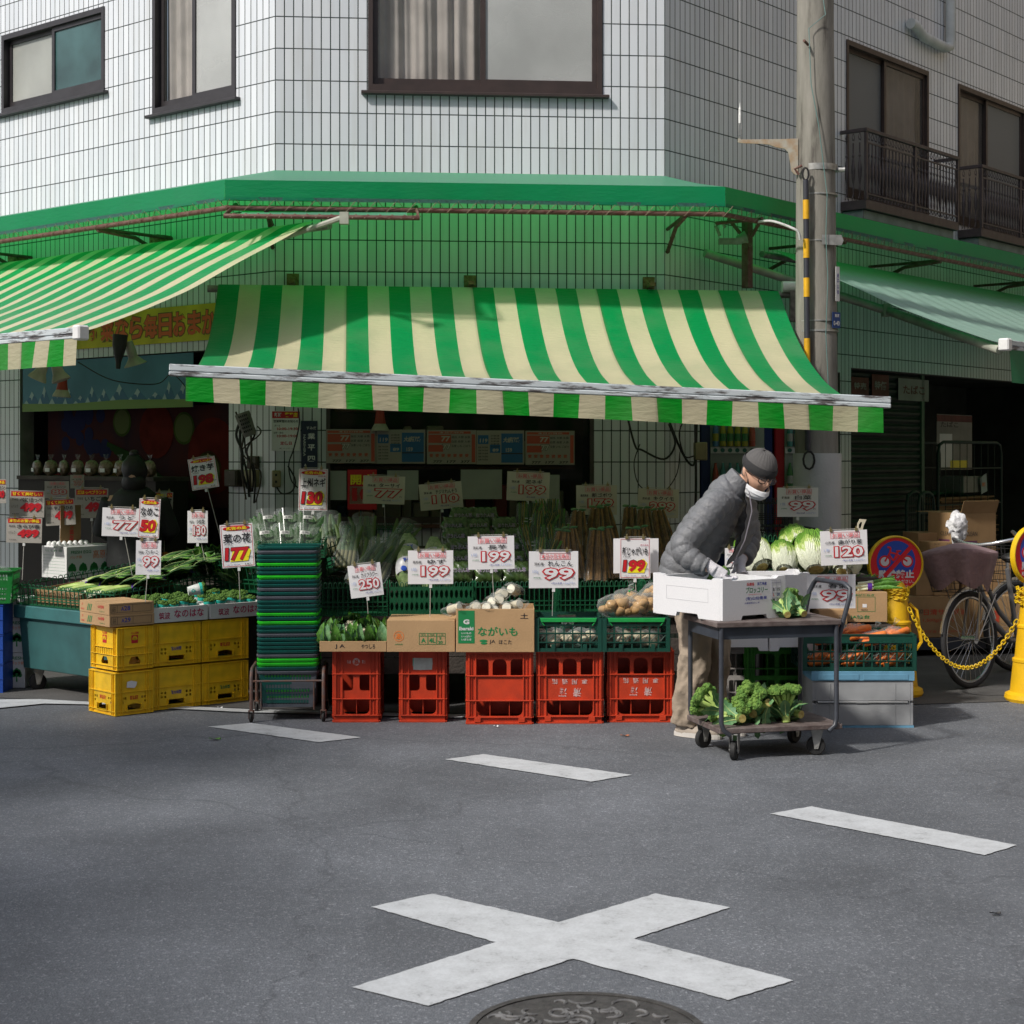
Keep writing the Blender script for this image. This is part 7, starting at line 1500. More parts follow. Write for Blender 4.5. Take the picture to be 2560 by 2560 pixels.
def leafy(M, label, grp, s_=1):
    t_ = thing('leafy_vegetable', label, 'leafy vegetable', M, grp); r_ = random.Random(77); b = MB()
    for i in range(14): a = i*2.39; q = .25+.75*(i/14); leaf(b, (0, 0, 0), (.15*q*math.cos(a), .15*q*math.sin(a), .13*(1.3-q*.5)), .085, .15, LEAFD if i % 3 else LEAFY, RIB_, Vector((0, 0, 1)), 6, .2, i)
    b.build('leaves', t_, smooth=60); b = MB(); b.lathe([(.02, 0), (.024, .02), (.015, .05)], WHT, 10); b.build('stalk', t_); return t_
lp = None
for i, (px_, y_, Y_) in enumerate(((520, 1420, 10.7), (560, 1430, 10.6), (590, 1410, 10.8), (500, 1400, 11.0), (545, 1395, 11.1), (600, 1440, 10.4), (470, 1425, 10.8), (440, 1435, 10.7), (610, 1400, 11.0))):
    M = Matrix.Translation(at(px_, y_+18, Y_)) @ RZ(i*50) @ RX(20); lb = 'dark leafy green, number %s of the loose heap left of the basket tower' % ['one', 'two', 'three', 'four', 'five', 'six', 'seven', 'eight', 'nine'][i]
    lb = ['dark leafy head right of the long tray', 'dark leafy head below the 177 card', 'dark leafy head behind the 177 card rod', 'dark leafy head under the 130 card rod', 'dark leafy head at the back under the 130 card', 'dark leafy head nearest the basket tower', 'dark leafy head at the long tray’s right end', 'dark leafy head beside the purple ties', 'dark leafy head at the back beside the basket tower'][i]
    if lp is None: lp = leafy(M, lb, 'loose dark leafy heads')
    else: copy_tree(lp, M, lb)
# stands further in
DWD = mat('dark_stand', (.022, .018, .015), .8)
t_ = thing('display_stand', 'dark stand for the egg carton and fruit behind the teal case', 'stand', MA); b = MB(); b.box(-.9, 1.5, 1.02, 1.9, 0, .62, DWD); b.build('body', t_); b = MB(); b.box(-.92, 1.52, 1.0, 1.92, .622, .65, WOOD); b.build('top', t_)
eg = frame(Vector((-3.13, 11.55, .655)), TH+45); L1, L2, HE = .46, .30, .225
t_ = thing('egg_carton', 'white egg carton lettered FRESH EGG with green trees, lid flap standing up', 'carton', eg); b = MB(); b.box(0, L1, 0, L2, 0, HE, WCARD); b.build('box', t_, bevel=.002)
TREE_ = mat('tree_green_ink', (.02, .22, .05), .6)
def treemark(b, x, z, s_, A=None):
    for dx, dz, q in ((0, .5, .30), (-.28, .38, .2), (.28, .38, .2), (-.15, .68, .2), (.17, .7, .2), (0, .85, .16), (-.3, .55, .14), (.3, .55, .14)): b.plate([(x+dx*s_+q*s_*math.cos(k*.7854), z+dz*s_+q*s_*math.sin(k*.7854)) for k in range(8)], [], .0005, TREE_, (A or TR(0, 0, 0)) @ TR(0, -.0012, 0))
    b.plate([(x-.07*s_, z-.2*s_), (x+.07*s_, z-.2*s_), (x+.04*s_, z+.4*s_), (x-.04*s_, z+.4*s_)], [], .0005, TREE_, (A or TR(0, 0, 0)) @ TR(0, -.0009, 0))
b = MB(); b.text('FRESH EGG', .12, .185, .17, .022, GINK, -.0015, .02); b.text('パック卵', .075, .15, .10, .022, ORNINK, -.0015, .01); b.text('高原の詩', .33, .165, .22, .06, ORNINK, -.0015, .0)
for i in range(5): treemark(b, .045+.092*i, .035, .075)
A = TR(0, L2, 0) @ RZ(-90)
for j in range(7): b.box(.02, L2-.02, -.001, -.0002, .03+.022*j, .0312+.022*j, GINK, A)
b.text('LL L M 卵', L2/2, .195, .2, .018, GINK, -.0015, 0, A); b.build('printing', t_)
b = MB(); b.box(.02, .19, .10, .104, HE+.002, HE+.29, CARD2); b.build('flap', t_); b = MB(); b.text('取扱い注意', 0, 0, .20, .035, RINK, 0, .01, TR(.11, .098, HE+.14) @ RY(-90)); b.build('lettering', t_)
b = MB()
for i in range(7):
    for j in range(2): b.ball((.04+.045*i-.08, -.03+.05*j+.1, HE+.02), (.02, .02, .026), WPL, 8, 6)
t2 = thing('egg_tray', 'pack of white eggs on the corner of the egg carton', 'eggs', eg @ TR(-.02, .0, -.005)); b.build('eggs', t2, smooth=60); b = MB(); b.box(-.06, .27, .04, .15, HE+.0045, HE+.014, WPL); b.build('tray', t2)
for j, (z_, lb) in enumerate(((.006, 'lower white FRESH carton with a green tree at the far left'), (.236, 'middle white FRESH carton with a green tree at the far left'), (.466, 'upper white carton at the far left, under the green basket'))):
    t_ = thing('egg_carton', lb, 'carton', frame(gr(15, 1722)+Vector((-.12, .0, z_)), 0), 'white egg cartons stacked at the far left'); b = MB(); b.box(0, .245, 0, .3, 0, .227 if j < 2 else .12, WCARD); b.build('box', t_, bevel=.002); b = MB()
    if j < 2: b.text('FRESH', .19, .195, .09, .020, GINK, -.0015, .02); b.text('パック卵', .195, .162, .085, .022, ORNINK, -.0015, .01); treemark(b, .19, .055, .075)
    b.build('printing', t_)
BLUC = plastic('blue_plastic', (.008, .06, .34))
for j in range(3):
    t_ = thing('blue_crate', ['lowest', 'middle', 'topmost'][j]+' blue crate of the stack cut by the left edge', 'crate', frame(gr(-110, 1732)+Vector((.0, -.03, .19*j)), 0), 'blue crates at the left edge'); b = MB(); b.plate([(0, 0), (.31, 0), (.31, .186), (0, .186)], [rrect(.1, .2, .11, .14, .01)], .006, BLUC); b.box(0, .006, .0062, .25, 0, .186, BLUC); b.box(.304, .31, .0062, .25, 0, .186, BLUC)
    for z_ in (0, .09, .18): b.box(-.003, .313, -.004, -.0002, z_, z_+.006, BLUC)
    b.build('walls', t_); b = MB(); b.box(.007, .303, .007, .25, .003, .01, BLUC); b.build('bottom', t_)
t_, rg = basket('lime green shopping basket on the blue crates at the left edge', frame(gr(-110, 1732)+Vector((.19, .10, .575)), 8), plastic('grass_green_basket', (.008, .20, .03)), 0); slot_body(plastic('grass_green_basket', (.008, .20, .03))).build('body', t_); t_['group'] = 'single baskets'; 
b = MB(); b.ball((0, 0, .17), (.13, .11, .07), FILM, 12, 8, lump=.3); b.ball((-.03, 0, .15), (.06, .05, .04), CARR, 10, 6); b.build('goods', t_)
# citrus and trays behind
ORG = mat('orange_peel', (.52, .17, .02), .5, nz=(60, .2), bump=(150, .4)); oc = None; r_ = random.Random(5)
t_ = mesh_tray('green mesh tray of fruit at the dim left of the doorway', MA @ TR(-.75, 1.1, .655), .75, .55, .10, step=.04)
t_ = mesh_tray('green mesh tray of oranges behind the egg carton', MA @ TR(.45, 1.35, .72), .8, .5, .10, step=.04)
for i in range(34):
    x = -.70+.078*(i % 9); y = 1.15+.08*(i//9); M = MA @ TR(x+r_.uniform(-.01, .01), y, .70+.03*(i//9)+r_.uniform(0, .012))
    if oc is None: b = MB(); b.ball((0, 0, 0), .036, ORG, 12, 8); oc = tag(b.build('orange', None, M, smooth=80), 'orange in the dim tray at the left of the doorway', 'orange', 'loose oranges in the doorway tray')
    else: c = oc.copy(); COL.objects.link(c); c.matrix_local = M
t_ = thing('goods_shelf', 'dark shelf of bagged dried goods behind the shopper', 'shelf', MA @ TR(-2.45, 1.60, 0)); b = MB(); b.box(0, 1.8, .0, .34, 1.33, 1.36, WOOD); b.build('board', t_); b = MB(); b.box(0, 1.8, .02, .33, 0, 1.329, DWD); b.build('body', t_)
NUT = mat('dried_goods', (.24, .17, .10), .5, nz=(60, .6), col2=(.10, .06, .03), bump=(120, .8), coat=.5); nb = None
for i in range(9):
    M = MA @ TR(-2.33+.185*i, 1.72, 1.362) @ RZ(r_.uniform(-20, 20))
    lb = 'bag of dried goods, %s from the left on the dark shelf' % ['first', 'second', 'third', 'fourth', 'fifth', 'sixth', 'seventh', 'eighth', 'ninth'][i]
    if nb is None:
        nb = thing('goods_bag', lb, 'bag of goods', M, 'bags of dried goods on the shelf'); b = MB(); b.ball((0, 0, .06), (.065, .04, .065), NUT, 12, 8, lump=.25); b.build('bag', nb, smooth=60); b = MB(); b.box(-.025, .02, -.046, -.042, .03, .06, SIGNW); b.lathe([(.03, .11), (.008, .13), (.03, .17)], FILM, 8, sy=.5); b.build('label', nb)
    else: copy_tree(nb, M, lb)
# banners and fruit picture
YBN = mat('yellow_banner', (.66, .52, .015), .6, nz=(4, .3)); SKYB = mat('sky_blue_banner', (.06, .20, .29), .6, nz=(2, .3)); MTN = mat('mountain_white', (.30, .40, .42), .6); MTN2 = mat('mountain_blue', (.02, .11, .20), .6); MEAD = mat('meadow_green', (.13, .22, .03), .6)
ua, uc = FA.u(120, .015), FA.u(585, .015); za, zb = 2.405, 2.685
t_ = thing('banner', 'yellow banner with large red lettering on the wall above the doorway', 'banner', FA.M(ua, .015, za)); W = uc-ua; Hh = zb-za; b = MB(); b.box(0, W, 0, .004, 0, Hh, YBN); b.build('cloth', t_); b = MB()
TXR = mat('banner_red', (.66, .10, .012), .55); TXO = mat('banner_outline', (.16, .10, .01), .6)
s_ = '野菜なら毎日おまかせ'
for i, ch in enumerate(s_):
    px_ = 232+i*36.3; u = FA.u(px_, .015)-ua; w_ = FA.u(px_+16.5, .015)-FA.u(px_-16.5, .015); b.text(ch, u, Hh*.50, w_, Hh*.66, TXR, -.003, .035, outline=.075, om=TXO)
b.build('lettering', t_)
ua, uc = FA.u(52, .01), FA.u(478, .01); za, zb = 1.90, 2.32
t_ = thing('banner', 'pale blue banner with painted snowy mountains over a green meadow, under the yellow one', 'banner', FA.M(ua, -.01, za)); W = uc-ua; Hh = zb-za; b = MB(); b.box(0, W, 0, .004, 0, Hh, SKYB); b.build('cloth', t_); b = MB(); r_ = random.Random(17)
x = 0
while x < W-.1:
    h_ = r_.uniform(.07, .17); w_ = r_.uniform(.16, .30); w_ = min(w_, W-x)
    b.plate([(x, .05), (x+w_, .05), (x+w_*.62, .05+h_*.75), (x+w_*.5, .05+h_), (x+w_*.36, .05+h_*.6)], [], .0006, MTN2, TR(0, -.001, 0)); b.plate([(x+w_*.36, .05+h_*.6), (x+w_*.46, .05+h_*.55), (x+w_*.5, .05+h_*.35), (x+w_*.56, .05+h_*.6), (x+w_*.62, .05+h_*.75), (x+w_*.5, .05+h_)], [], .0006, MTN, TR(0, -.002, 0)); b.plate([(x, .05), (x+w_*.4, .05), (x+w_*.22, .05+h_*.4)], [], .0006, MTN, TR(0, -.0025, 0)); x += w_*.8
b.plate([(0, 0), (W, 0), (W, .06), (W*.6, .075), (W*.3, .055), (0, .07)], [], .0006, MEAD, TR(0, -.004, 0)); b.build('picture', t_)
t_ = thing('fruit_picture', 'dim printed picture of fruit and vegetables filling the window below the blue banner', 'picture', FA.M(-3.1, -.16, 1.12)); W, Hh = 2.5, .80
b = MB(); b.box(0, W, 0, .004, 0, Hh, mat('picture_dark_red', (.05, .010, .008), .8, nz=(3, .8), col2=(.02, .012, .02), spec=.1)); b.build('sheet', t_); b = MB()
def disc(x, z, r, m, y=-.001): b.plate([(x+r*math.cos(k*.2618), z+r*math.sin(k*.2618)) for k in range(24)], [], .0005, m, TR(0, y, 0))
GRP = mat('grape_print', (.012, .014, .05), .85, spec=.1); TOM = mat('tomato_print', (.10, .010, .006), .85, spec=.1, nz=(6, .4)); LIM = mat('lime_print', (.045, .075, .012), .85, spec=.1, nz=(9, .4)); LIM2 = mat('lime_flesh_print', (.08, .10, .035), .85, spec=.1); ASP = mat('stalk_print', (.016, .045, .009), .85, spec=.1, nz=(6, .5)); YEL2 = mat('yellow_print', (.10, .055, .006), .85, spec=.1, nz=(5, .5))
for i in range(26): disc(.25+.62*r_.random(), .35+.42*r_.random(), .06, GRP, -.001-.00008*i)
for (x, z, r, m) in ((.55, .20, .15, TOM), (.95, .22, .14, YEL2), (1.15, .12, .12, TOM), (.15, .05, .2, TOM), (1.5, .6, .22, TOM), (2.2, .4, .3, TOM), (1.05, .68, .12, LIM), (1.85, .62, .13, LIM), (2.15, .28, .16, LIM)): disc(x, z, r, m, -.004)
for (x, z, r) in ((1.05, .68, .10), (1.85, .62, .11), (2.15, .28, .135)): disc(x, z, r, LIM2, -.0052)
for i in range(6): b.tube([(.85+.05*i, -.007, .50-.03*i), (1.3, -.008, .36-.02*i), (1.75+.05*i, -.007, .12-.01*i)], [.02, .03, .022], ASP, 6, flat=.12)
b.build('picture', t_)
# lamps
LMPW = mat('old_white_lamp', (.42, .40, .32), .5, nz=(12, .3)); REDL = mat('red_lamp', (.36, .03, .015), .45, nz=(9, .3))
def lamp(label, p, prof_, m, m2, rot=(0, 0), arm=None, seed=0):
    t_ = thing('shade_lamp', label, 'lamp', Matrix.Translation(p) @ RX(rot[0]) @ RY(rot[1]), 'spot lamps under the awnings'); b = MB(); b.lathe(prof_[0], m, 18); b.build('housing', t_, smooth=35); b = MB(); b.lathe(prof_[1], m2, 20); b.build('shade', t_, smooth=35)
    if arm: b = MB(); Mi = t_.matrix_local.inverted(); b.tube([Mi @ q for q in arm[0]], arm[1], arm[2], 8); b.build('arm', t_, smooth=40)
    return t_
pr1 = ([(.028, .12), (.034, .05), (.042, 0)], [(.042, 0), (.062, -.035), (.066, -.05), (.062, -.052)])
lamp('red lamp with a cream rim on a long red pipe under the yellow banner', at(155, 975, 11.9), pr1, REDL, LMPW, (0, 4), ([at(165, 948, 11.9), at(330, 915, 12.1), at(520, 878, 12.3)], .014, REDL))
lamp('white bell lamp on a white arm in front of the yellow banner', at(333, 893, 12.1), ([(.03, .12), (.036, .05), (.036, .0)], [(.036, 0), (.06, -.03), (.085, -.055), (.083, -.06)]), LMPW, LMPW, (10, -15), ([at(340, 852, 12.1), at(420, 862, 12.3), at(520, 872, 12.4)], .012, LMPW))
lamp('black cylindrical lamp left of the white bell lamp', at(296, 905, 12.0), ([(.02, .0), (.035, .05), (.052, .12), (.054, .20), (.050, .20)], [(.02, 0), (.016, -.05)]), BLK, BLK, (0, 4))
lamp('beige bell lamp under the left awning, further left', at(100, 932, 11.2), pr1, LMPW, LMPW, (0, 25)); lamp('beige bell lamp under the left awning, nearer the red lamp', at(147, 934, 11.3), pr1, LMPW, LMPW, (0, -20))
lamp('red lamp with a cream rim behind the shop window glass top', FB.pt(FB.u(950), .06, FB.z(950, 1060)), pr1, REDL, LMPW, (0, 0))
cable('thin cable sagging below the red lamp pipe', [(195, 905, 12.0), (280, 950, 12.0), (390, 960, 12.1), (430, 935, 12.2), (470, 975, 12.2)], .004, BLK, None)
# shopper seen from behind
SKIN = mat('skin', (.60, .35, .24), .5, nz=(30, .15)); HAIRM = mat('black_hair', (.010, .009, .009), .5, nz=(60, .4)); JKD = mat('dark_padded_coat', (.012, .014, .014), .7, nz=(7, .4), bump=(25, .3))
def person_body(parts, name, voxel=.007):
    b = MB()
    for p in parts:
        if p[0] == 't': b.tube(p[1], p[2], SKIN, 12, flat=p[3] if len(p) > 3 else 1)
        else: b.ball(p[1], p[2], SKIN, 20, 14)
    return b
S_ = Vector((-2.72, 11.85, 0))
sp = person_body([('t', [(0, 0, .88), (0, 0, 1.10), (0, .01, 1.22)], [.12, .13, .08]), ('t', [(0, .0, 1.2), (0, -.01, 1.34)], [.055, .05]), ('b', (0, -.02, 1.40), (.075, .09, .11)), ('t', [(-.08, 0, .88), (-.09, 0, .45), (-.09, .02, .05)], [.09, .06, .045]), ('t', [(.08, 0, .88), (.09, 0, .45), (.09, .02, .05)], [.09, .06, .045]), ('t', [(-.18, 0, 1.2), (-.24, .05, .98), (-.16, .22, .92)], [.05, .042, .032]), ('t', [(.18, 0, 1.2), (.24, .05, .98), (.16, .22, .92)], [.05, .042, .032]), ('t', [(-.18, 0, 1.19), (.18, 0, 1.19)], [.05, .05])], 'p')
pm = remeshed(sp, 'person', .012, SKIN, 3); per2 = tag(link_mesh(pm, 'person', None, Matrix.Translation(S_)), 'person in a dark coat with black hair seen from behind in the shop doorway', 'person')
b = MB(); b.tube([(0, 0, .72), (0, 0, .95), (0, 0, 1.12), (0, .01, 1.25), (0, .0, 1.30)], [.20, .195, .20, .15, .08], JKD, 20)
for s_ in (-1, 1): b.tube([(s_*.17, 0, 1.20), (s_*.25, .04, .98), (s_*.17, .21, .91)], [.075, .07, .055], JKD, 14)
link_mesh(remeshed(b, 'coat', .012, JKD, 4), 'coat', per2); b = MB(); b.ball((0, -.01, 1.42), (.092, .105, .115), HAIRM, 16, 12, lump=.1, lf=5); b.ball((0, -.035, 1.33), (.088, .075, .09), HAIRM, 14, 10, lump=.1); b.ball((0, -.02, 1.535), (.035, .035, .03), HAIRM, 10, 6, lump=.2); b.build('hair', per2, smooth=60)
b = MB()
for s_ in (-1, 1): b.tube([(s_*.08, 0, .86), (s_*.09, 0, .45), (s_*.09, .02, .07)], [.11, .085, .07], JKD, 12); b.ball((s_*.09, .06, .045), (.05, .12, .042), JKD, 12, 8)
b.build('trousers', per2, smooth=60)
# ---------------------------------------------------------------- right-hand store room
SHUT = mat('dark_shutter', (.008, .022, .014), .6, metal=0., nz=(5, .3))
t_ = thing('roller_shutter', 'dark green corrugated roller shutter panel right of the tiled pillar', 'shutter', FC.M(2.872, -.13, .006)); Ls = 1.58; b = MB(); n_ = 34
prof_ = []
for i in range(n_): z_ = i*2.29/n_; h_ = 2.29/n_; prof_ += [(0, z_), (-.016, z_+h_*.3), (-.018, z_+h_*.6), (0, z_+h_*.95)]
b.add([(x, y, z) for x in (0, Ls) for (y, z) in prof_], [(i, len(prof_)+i, len(prof_)+i+1, i+1) for i in range(len(prof_)-1)], SHUT); b.build('slats', t_)
b = MB(); b.box(Ls+.002, Ls+.06, -.03, .03, 0, 2.29, mat('green_lit_post', (.04, .13, .07), .5, nz=(9, .3))); b.build('side_rail', t_)  # green light falling on the post is put into its colour
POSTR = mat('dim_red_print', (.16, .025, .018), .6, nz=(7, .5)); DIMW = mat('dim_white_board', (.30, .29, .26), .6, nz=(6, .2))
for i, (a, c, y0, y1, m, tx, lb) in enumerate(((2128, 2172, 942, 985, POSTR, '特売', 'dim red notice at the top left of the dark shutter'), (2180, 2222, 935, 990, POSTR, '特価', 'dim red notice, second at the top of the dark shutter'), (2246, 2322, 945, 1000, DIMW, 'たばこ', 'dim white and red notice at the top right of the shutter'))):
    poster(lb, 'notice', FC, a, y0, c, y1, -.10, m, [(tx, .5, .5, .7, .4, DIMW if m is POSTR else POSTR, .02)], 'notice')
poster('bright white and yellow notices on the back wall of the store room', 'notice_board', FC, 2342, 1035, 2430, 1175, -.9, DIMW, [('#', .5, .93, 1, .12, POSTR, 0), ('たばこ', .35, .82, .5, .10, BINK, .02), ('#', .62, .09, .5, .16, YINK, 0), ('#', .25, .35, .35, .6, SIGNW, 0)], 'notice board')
CAGE = mat('green_cage_bar', (.012, .040, .030), .5)
def cage(label, M, W, D, Hh):
    t_ = thing('roll_cage', label, 'roll cage', M, 'roll cages in the store room'); b = MB()
    for y in (0, D): b.tube([(0, y, .1), (0, y, Hh-.12), (.03, y, Hh-.03), (.12, y, Hh), (W-.12, y, Hh), (W-.03, y, Hh-.03), (W, y, Hh-.12), (W, y, .1)], .016, CAGE, 8)
    b.build('frame', t_, smooth=40); b = MB()
    for y in (0, D):
        for i in range(1, 9): b.tube([(W*i/9, y, .15), (W*i/9, y, Hh)], .004, CAGE, 5)
        for z_ in (Hh*.35, Hh*.62, Hh*.84): b.tube([(0, y, z_), (W, y, z_)], .007, CAGE, 6)
    b.build('bars', t_); b = MB(); b.box(0, W, 0, D, .11, .14, CAGE); b.build('base', t_)
    for x in (.06, W-.06):
        for y in (.06, D-.06): castor(t_, x, y, .045, 20, RUB, CAGE, .025, .109)
    return t_
def fcp(px_, n, z): return FC.pt(FC.u(px_, n), n, z)
cage('taller roll cage of flattened cartons in the store room opening', FC.M(FC.u(2345, -.2), -.2, 0), 1.5, .7, 1.66)
cage('narrow low roll cage in front of the dark shutter', FC.M(FC.u(2296, .15), .15, .0), .32, .12, 1.18)
fcd = thing('cardboard_stack', 'dark stack of flattened cardboard inside the taller roll cage', 'cardboard', FC.M(FC.u(2350, -.25), -.25, .15)); b = MB(); r_ = random.Random(8); z_ = 0
while z_ < .95:
    h_ = r_.uniform(.006, .022); b.box(r_.uniform(0, .06), 1.38+r_.uniform(-.08, .04), r_.uniform(.0, .05), .6, z_, z_+h_-.002, (CARD2, CARD2, mat('dark_board', (.10, .06, .035), .85))[r_.randrange(3)], RZ(r_.uniform(-2, 2))); z_ += h_
b.build('sheets', fcd); b = MB(); b.surf(lambda u, v: (1.0*u, .02+.5*v, z_+.02+.03*math.sin(u*5+v*3)), 16, 8, mat('green_tarp', (.015, .16, .07), .5, nz=(6, .3))); b.build('tarp', fcd, smooth=60)
t_ = thing('foam_box', 'white box with a tilted price sheet on top of the cardboard stack', 'box', FC.M(FC.u(2455, -.1), -.30, 1.14)); b = MB(); b.box(0, .42, 0, .3, 0, .17, DIMW); b.build('box', t_, bevel=.004); b = MB(); b.plate([(0, 0), (.15, .03), (.13, .22), (-.03, .17)], [], .002, mat('pale_blue_sheet', (.38, .46, .46), .6), TR(.36, -.03, -.02)); b.text('特価', .42, .08, .09, .05, ORNINK, -.033, .02); b.build('price_sheet', t_)
# cartons
def bx(label, px_, y_, Y_, W, D, Hh, texts=(), ang=8, m=mat('dull_cardboard', (.30, .185, .085), .85, nz=(6, .2)), flaps=False, grp='cartons stacked by the bicycles', zf=None):  # default carton colour is a darker brown than the stall cartons
    p = at(px_, y_, Y_); 
    if zf is not None: p.z = zf
    t_ = carton('carton', label, frame(p, ang), W, D, Hh, m, grp, flaps=flaps); b = MB()
    for (s_, fx_, fz_, fw_, fh_, mm, off) in texts:
        if s_ == '#': b.plate(rrect(W*(fx_-fw_/2), W*(fx_+fw_/2), Hh*(fz_-fh_/2), Hh*(fz_+fh_/2)), [], .0006, mm, TR(0, -.0012, 0))
        elif s_ == '|': b.box(W*fx_-.001, W*fx_+.001, -.001, -.0002, Hh*(fz_-fh_/2), Hh*(fz_+fh_/2), mm)
        else: b.text(s_, W*fx_, Hh*fz_, W*fw_, Hh*fh_, mm, -.0018, off)
    if texts: b.build('printing', t_)
    return t_
OILR = mat('oil_red', (.40, .05, .02), .6); PLUM = mat('plum_print', (.12, .03, .08), .6)
pf = thing('platform', 'low dark platform under the cartons behind the bicycles', 'platform', frame(at(2262, 1605, 12.4), 12)); pf.location.z = 0; b = MB(); b.box(0, 1.7, 0, .7, .05, .14, mat('dark_platform', (.03, .035, .05), .6)); b.build('deck', pf, bevel=.004)
for x in (.08, 1.55): castor(pf, x, .06, .02, 0, RUB, CAGE, .02, .049); castor(pf, x, .62, .02, 0, RUB, CAGE, .02, .049)
bx('long bottom carton lettered in red 日清サラダ油 1,500g behind the bicycle wheel', 2262, 1575, 12.42, .56, .35, .31, (('日清サラダ油', .58, .62, .62, .15, OILR, .02), ('1,500g(40本)', .48, .42, .44, .11, OILR, .01), ('サラダ油 1500g(40本)', .50, .14, .6, .08, OILR, .0), ('OILLIO', .18, .64, .16, .10, BINK, .01)), 10, zf=.145)
bx('bottom carton right of the salad oil carton, behind the bicycle frame', 2440, 1570, 12.45, .42, .35, .31, (('#', .3, .5, .3, .3, OILR, 0), ('油', .3, .5, .12, .2, SIGNW, .02)), 10, zf=.145)
bx('carton with printed columns, middle layer left', 2290, 1458, 12.5, .16, .3, .20, (('|', .4, .5, .8, BINK, BINK, 0),) if False else (), 10, zf=.458)
t_ = bx('small carton with printed columns, middle layer behind the basket cover', 2336, 1460, 12.5, .20, .3, .20, (('品名', .2, .85, .2, .1, BINK, 0), ('数量', .7, .85, .2, .1, BINK, 0)), 10, zf=.458)
t_ = bx('upright carton with four printed columns left of the big open carton', 2326, 1400, 12.55, .205, .3, .20, (('コード', .25, .92, .22, .07, BINK, .01), ('コード', .75, .92, .22, .07, BINK, .01), ('#', .25, .5, .008, .7, BINK, 0), ('#', .5, .5, .008, .7, BINK, 0), ('#', .75, .5, .008, .7, BINK, 0), ('製造', .25, .06, .2, .06, BINK, .01)), 10, zf=.662)
bx('plain carton behind the four-column carton', 2296, 1400, 12.75, .25, .3, .26, (('#', .62, .45, .1, .3, BINK, 0),), 10, CARD2, zf=.662)
bx('carton under the big open carton', 2405, 1470, 12.6, .42, .36, .26, (), 14, zf=.458)
t_ = bx('big open carton with plum coloured labels, highest by the handlebars', 2402, 1385, 12.55, .36, .36, .36, (('CLEAN', .30, .56, .32, .09, BINK, 0), ('#', .30, .36, .32, .10, PLUM, 0)), 28, flaps=True, zf=.722)
A = TR(0, .36, 0) @ RZ(-90); b = MB(); b.text('CLEAN', .20, .20, .12, .03, BINK, -.0015, 0, A); b.plate(rrect(.12, .24, .12, .155), [], .0006, PLUM, A @ TR(0, -.0012, 0)); b.build('printing', t_)
cone = None
# hook-like white umbrella handle clipped by the 120 card
t_ = thing('cream_hook', 'cream plastic handle sticking up behind the 120 yen card', 'handle', Matrix.Translation(at(2150, 1335, 9.75)) @ RY(8)); b = MB(); b.plate([(-.012, 0), (.012, 0), (.014, .05), (.026, .09), (-.012, .088), (-.022, .06), (-.022, .03), (-.014, .024)], [[(-.012, .034), (.002, .034), (.004, .07), (-.006, .072), (-.014, .055)]], .012, mat('cream_plastic', (.55, .50, .38), .5)); b.build('grip', t_, bevel=.002); b = MB(); b.tube([(0, .006, 0), (0, .006, -.35)], .006, ROD, 6); b.build('rod', t_)
# scraps of leaf on the road
sc_ = 0
for (px_, y_, s_, m_, lb) in ((537, 1846, .03, LEAFY, 'green leaf scrap on the road below the basket stand'), (1562, 1838, .022, mat('dry_leaf', (.35, .12, .05), .7), 'small dry orange leaf on the road in front of the crates'), (1240, 1815, .012, SIGNW, 'tiny white scrap between the orange crates'), (550, 1768, .014, SIGNW, 'tiny white scrap beside the yellow crates'), (2488, 2282, .018, BLK, 'small dark scrap on the road right of the long dash')):
    p = gr(px_, y_, .009); b = MB(); b.surf(lambda u, v: ((u-.5)*s_*2.2, (v-.5)*s_*(1-(2*u-1)**2)*1.1, .004*math.sin(u*5+v*3)), 6, 4, m_); tag(b.build('leaf_scrap', None, Matrix.Translation(p)), lb, 'scrap')
# buildings across the narrow streets and an added shade block, outside the frame: they shade the road and show in the window glass
def neighbour(label, x0, x1, y0, y1, h, c, face):
    nbm = mat('render_'+face, c, .8, nz=(.6, .25)); t_ = thing('neighbour_building', label, 'building', Matrix.Translation((x0, y0, 0))); b = MB(); W, D = x1-x0, y1-y0; b.box(0, W, 0, D, 0, h, nbm); b.build('wall', t_)
    n = int((D if face in 'EW' else W)/3.4)
    for j in range(int(h/3.3)):
        for i in range(n):
            a = 1.0+3.4*i; z_ = 1.1+3.3*j; b = MB()
            if face == 'E': b.box(W+.002, W+.03, a, a+1.7, z_, z_+1.5, FRD)
            elif face == 'W': b.box(-.03, -.002, a, a+1.7, z_, z_+1.5, FRD)
            else: b.box(a, a+1.7, D+.002, D+.03, z_, z_+1.5, FRD)
            b.build('window', t_)
neighbour('rendered beige four-storey building across the left street, outside the frame', -24.9, -14.9, -21, -4.6, 16.5, (.36, .33, .29), 'E')
neighbour('narrow cream stair tower across the left street, outside the frame', -23, -13, -1.6, -.2, 14.6, (.38, .36, .31), 'E')  # invented slab, shaped to cast a soft shade band before the crates
neighbour('grey building behind the camera, outside the frame', -9, 14, -20, -9, 12, (.26, .27, .28), 'N')
neighbour('tan building across the right street, outside the frame', 13, 22, -14, 34, 13, (.34, .27, .18), 'W')
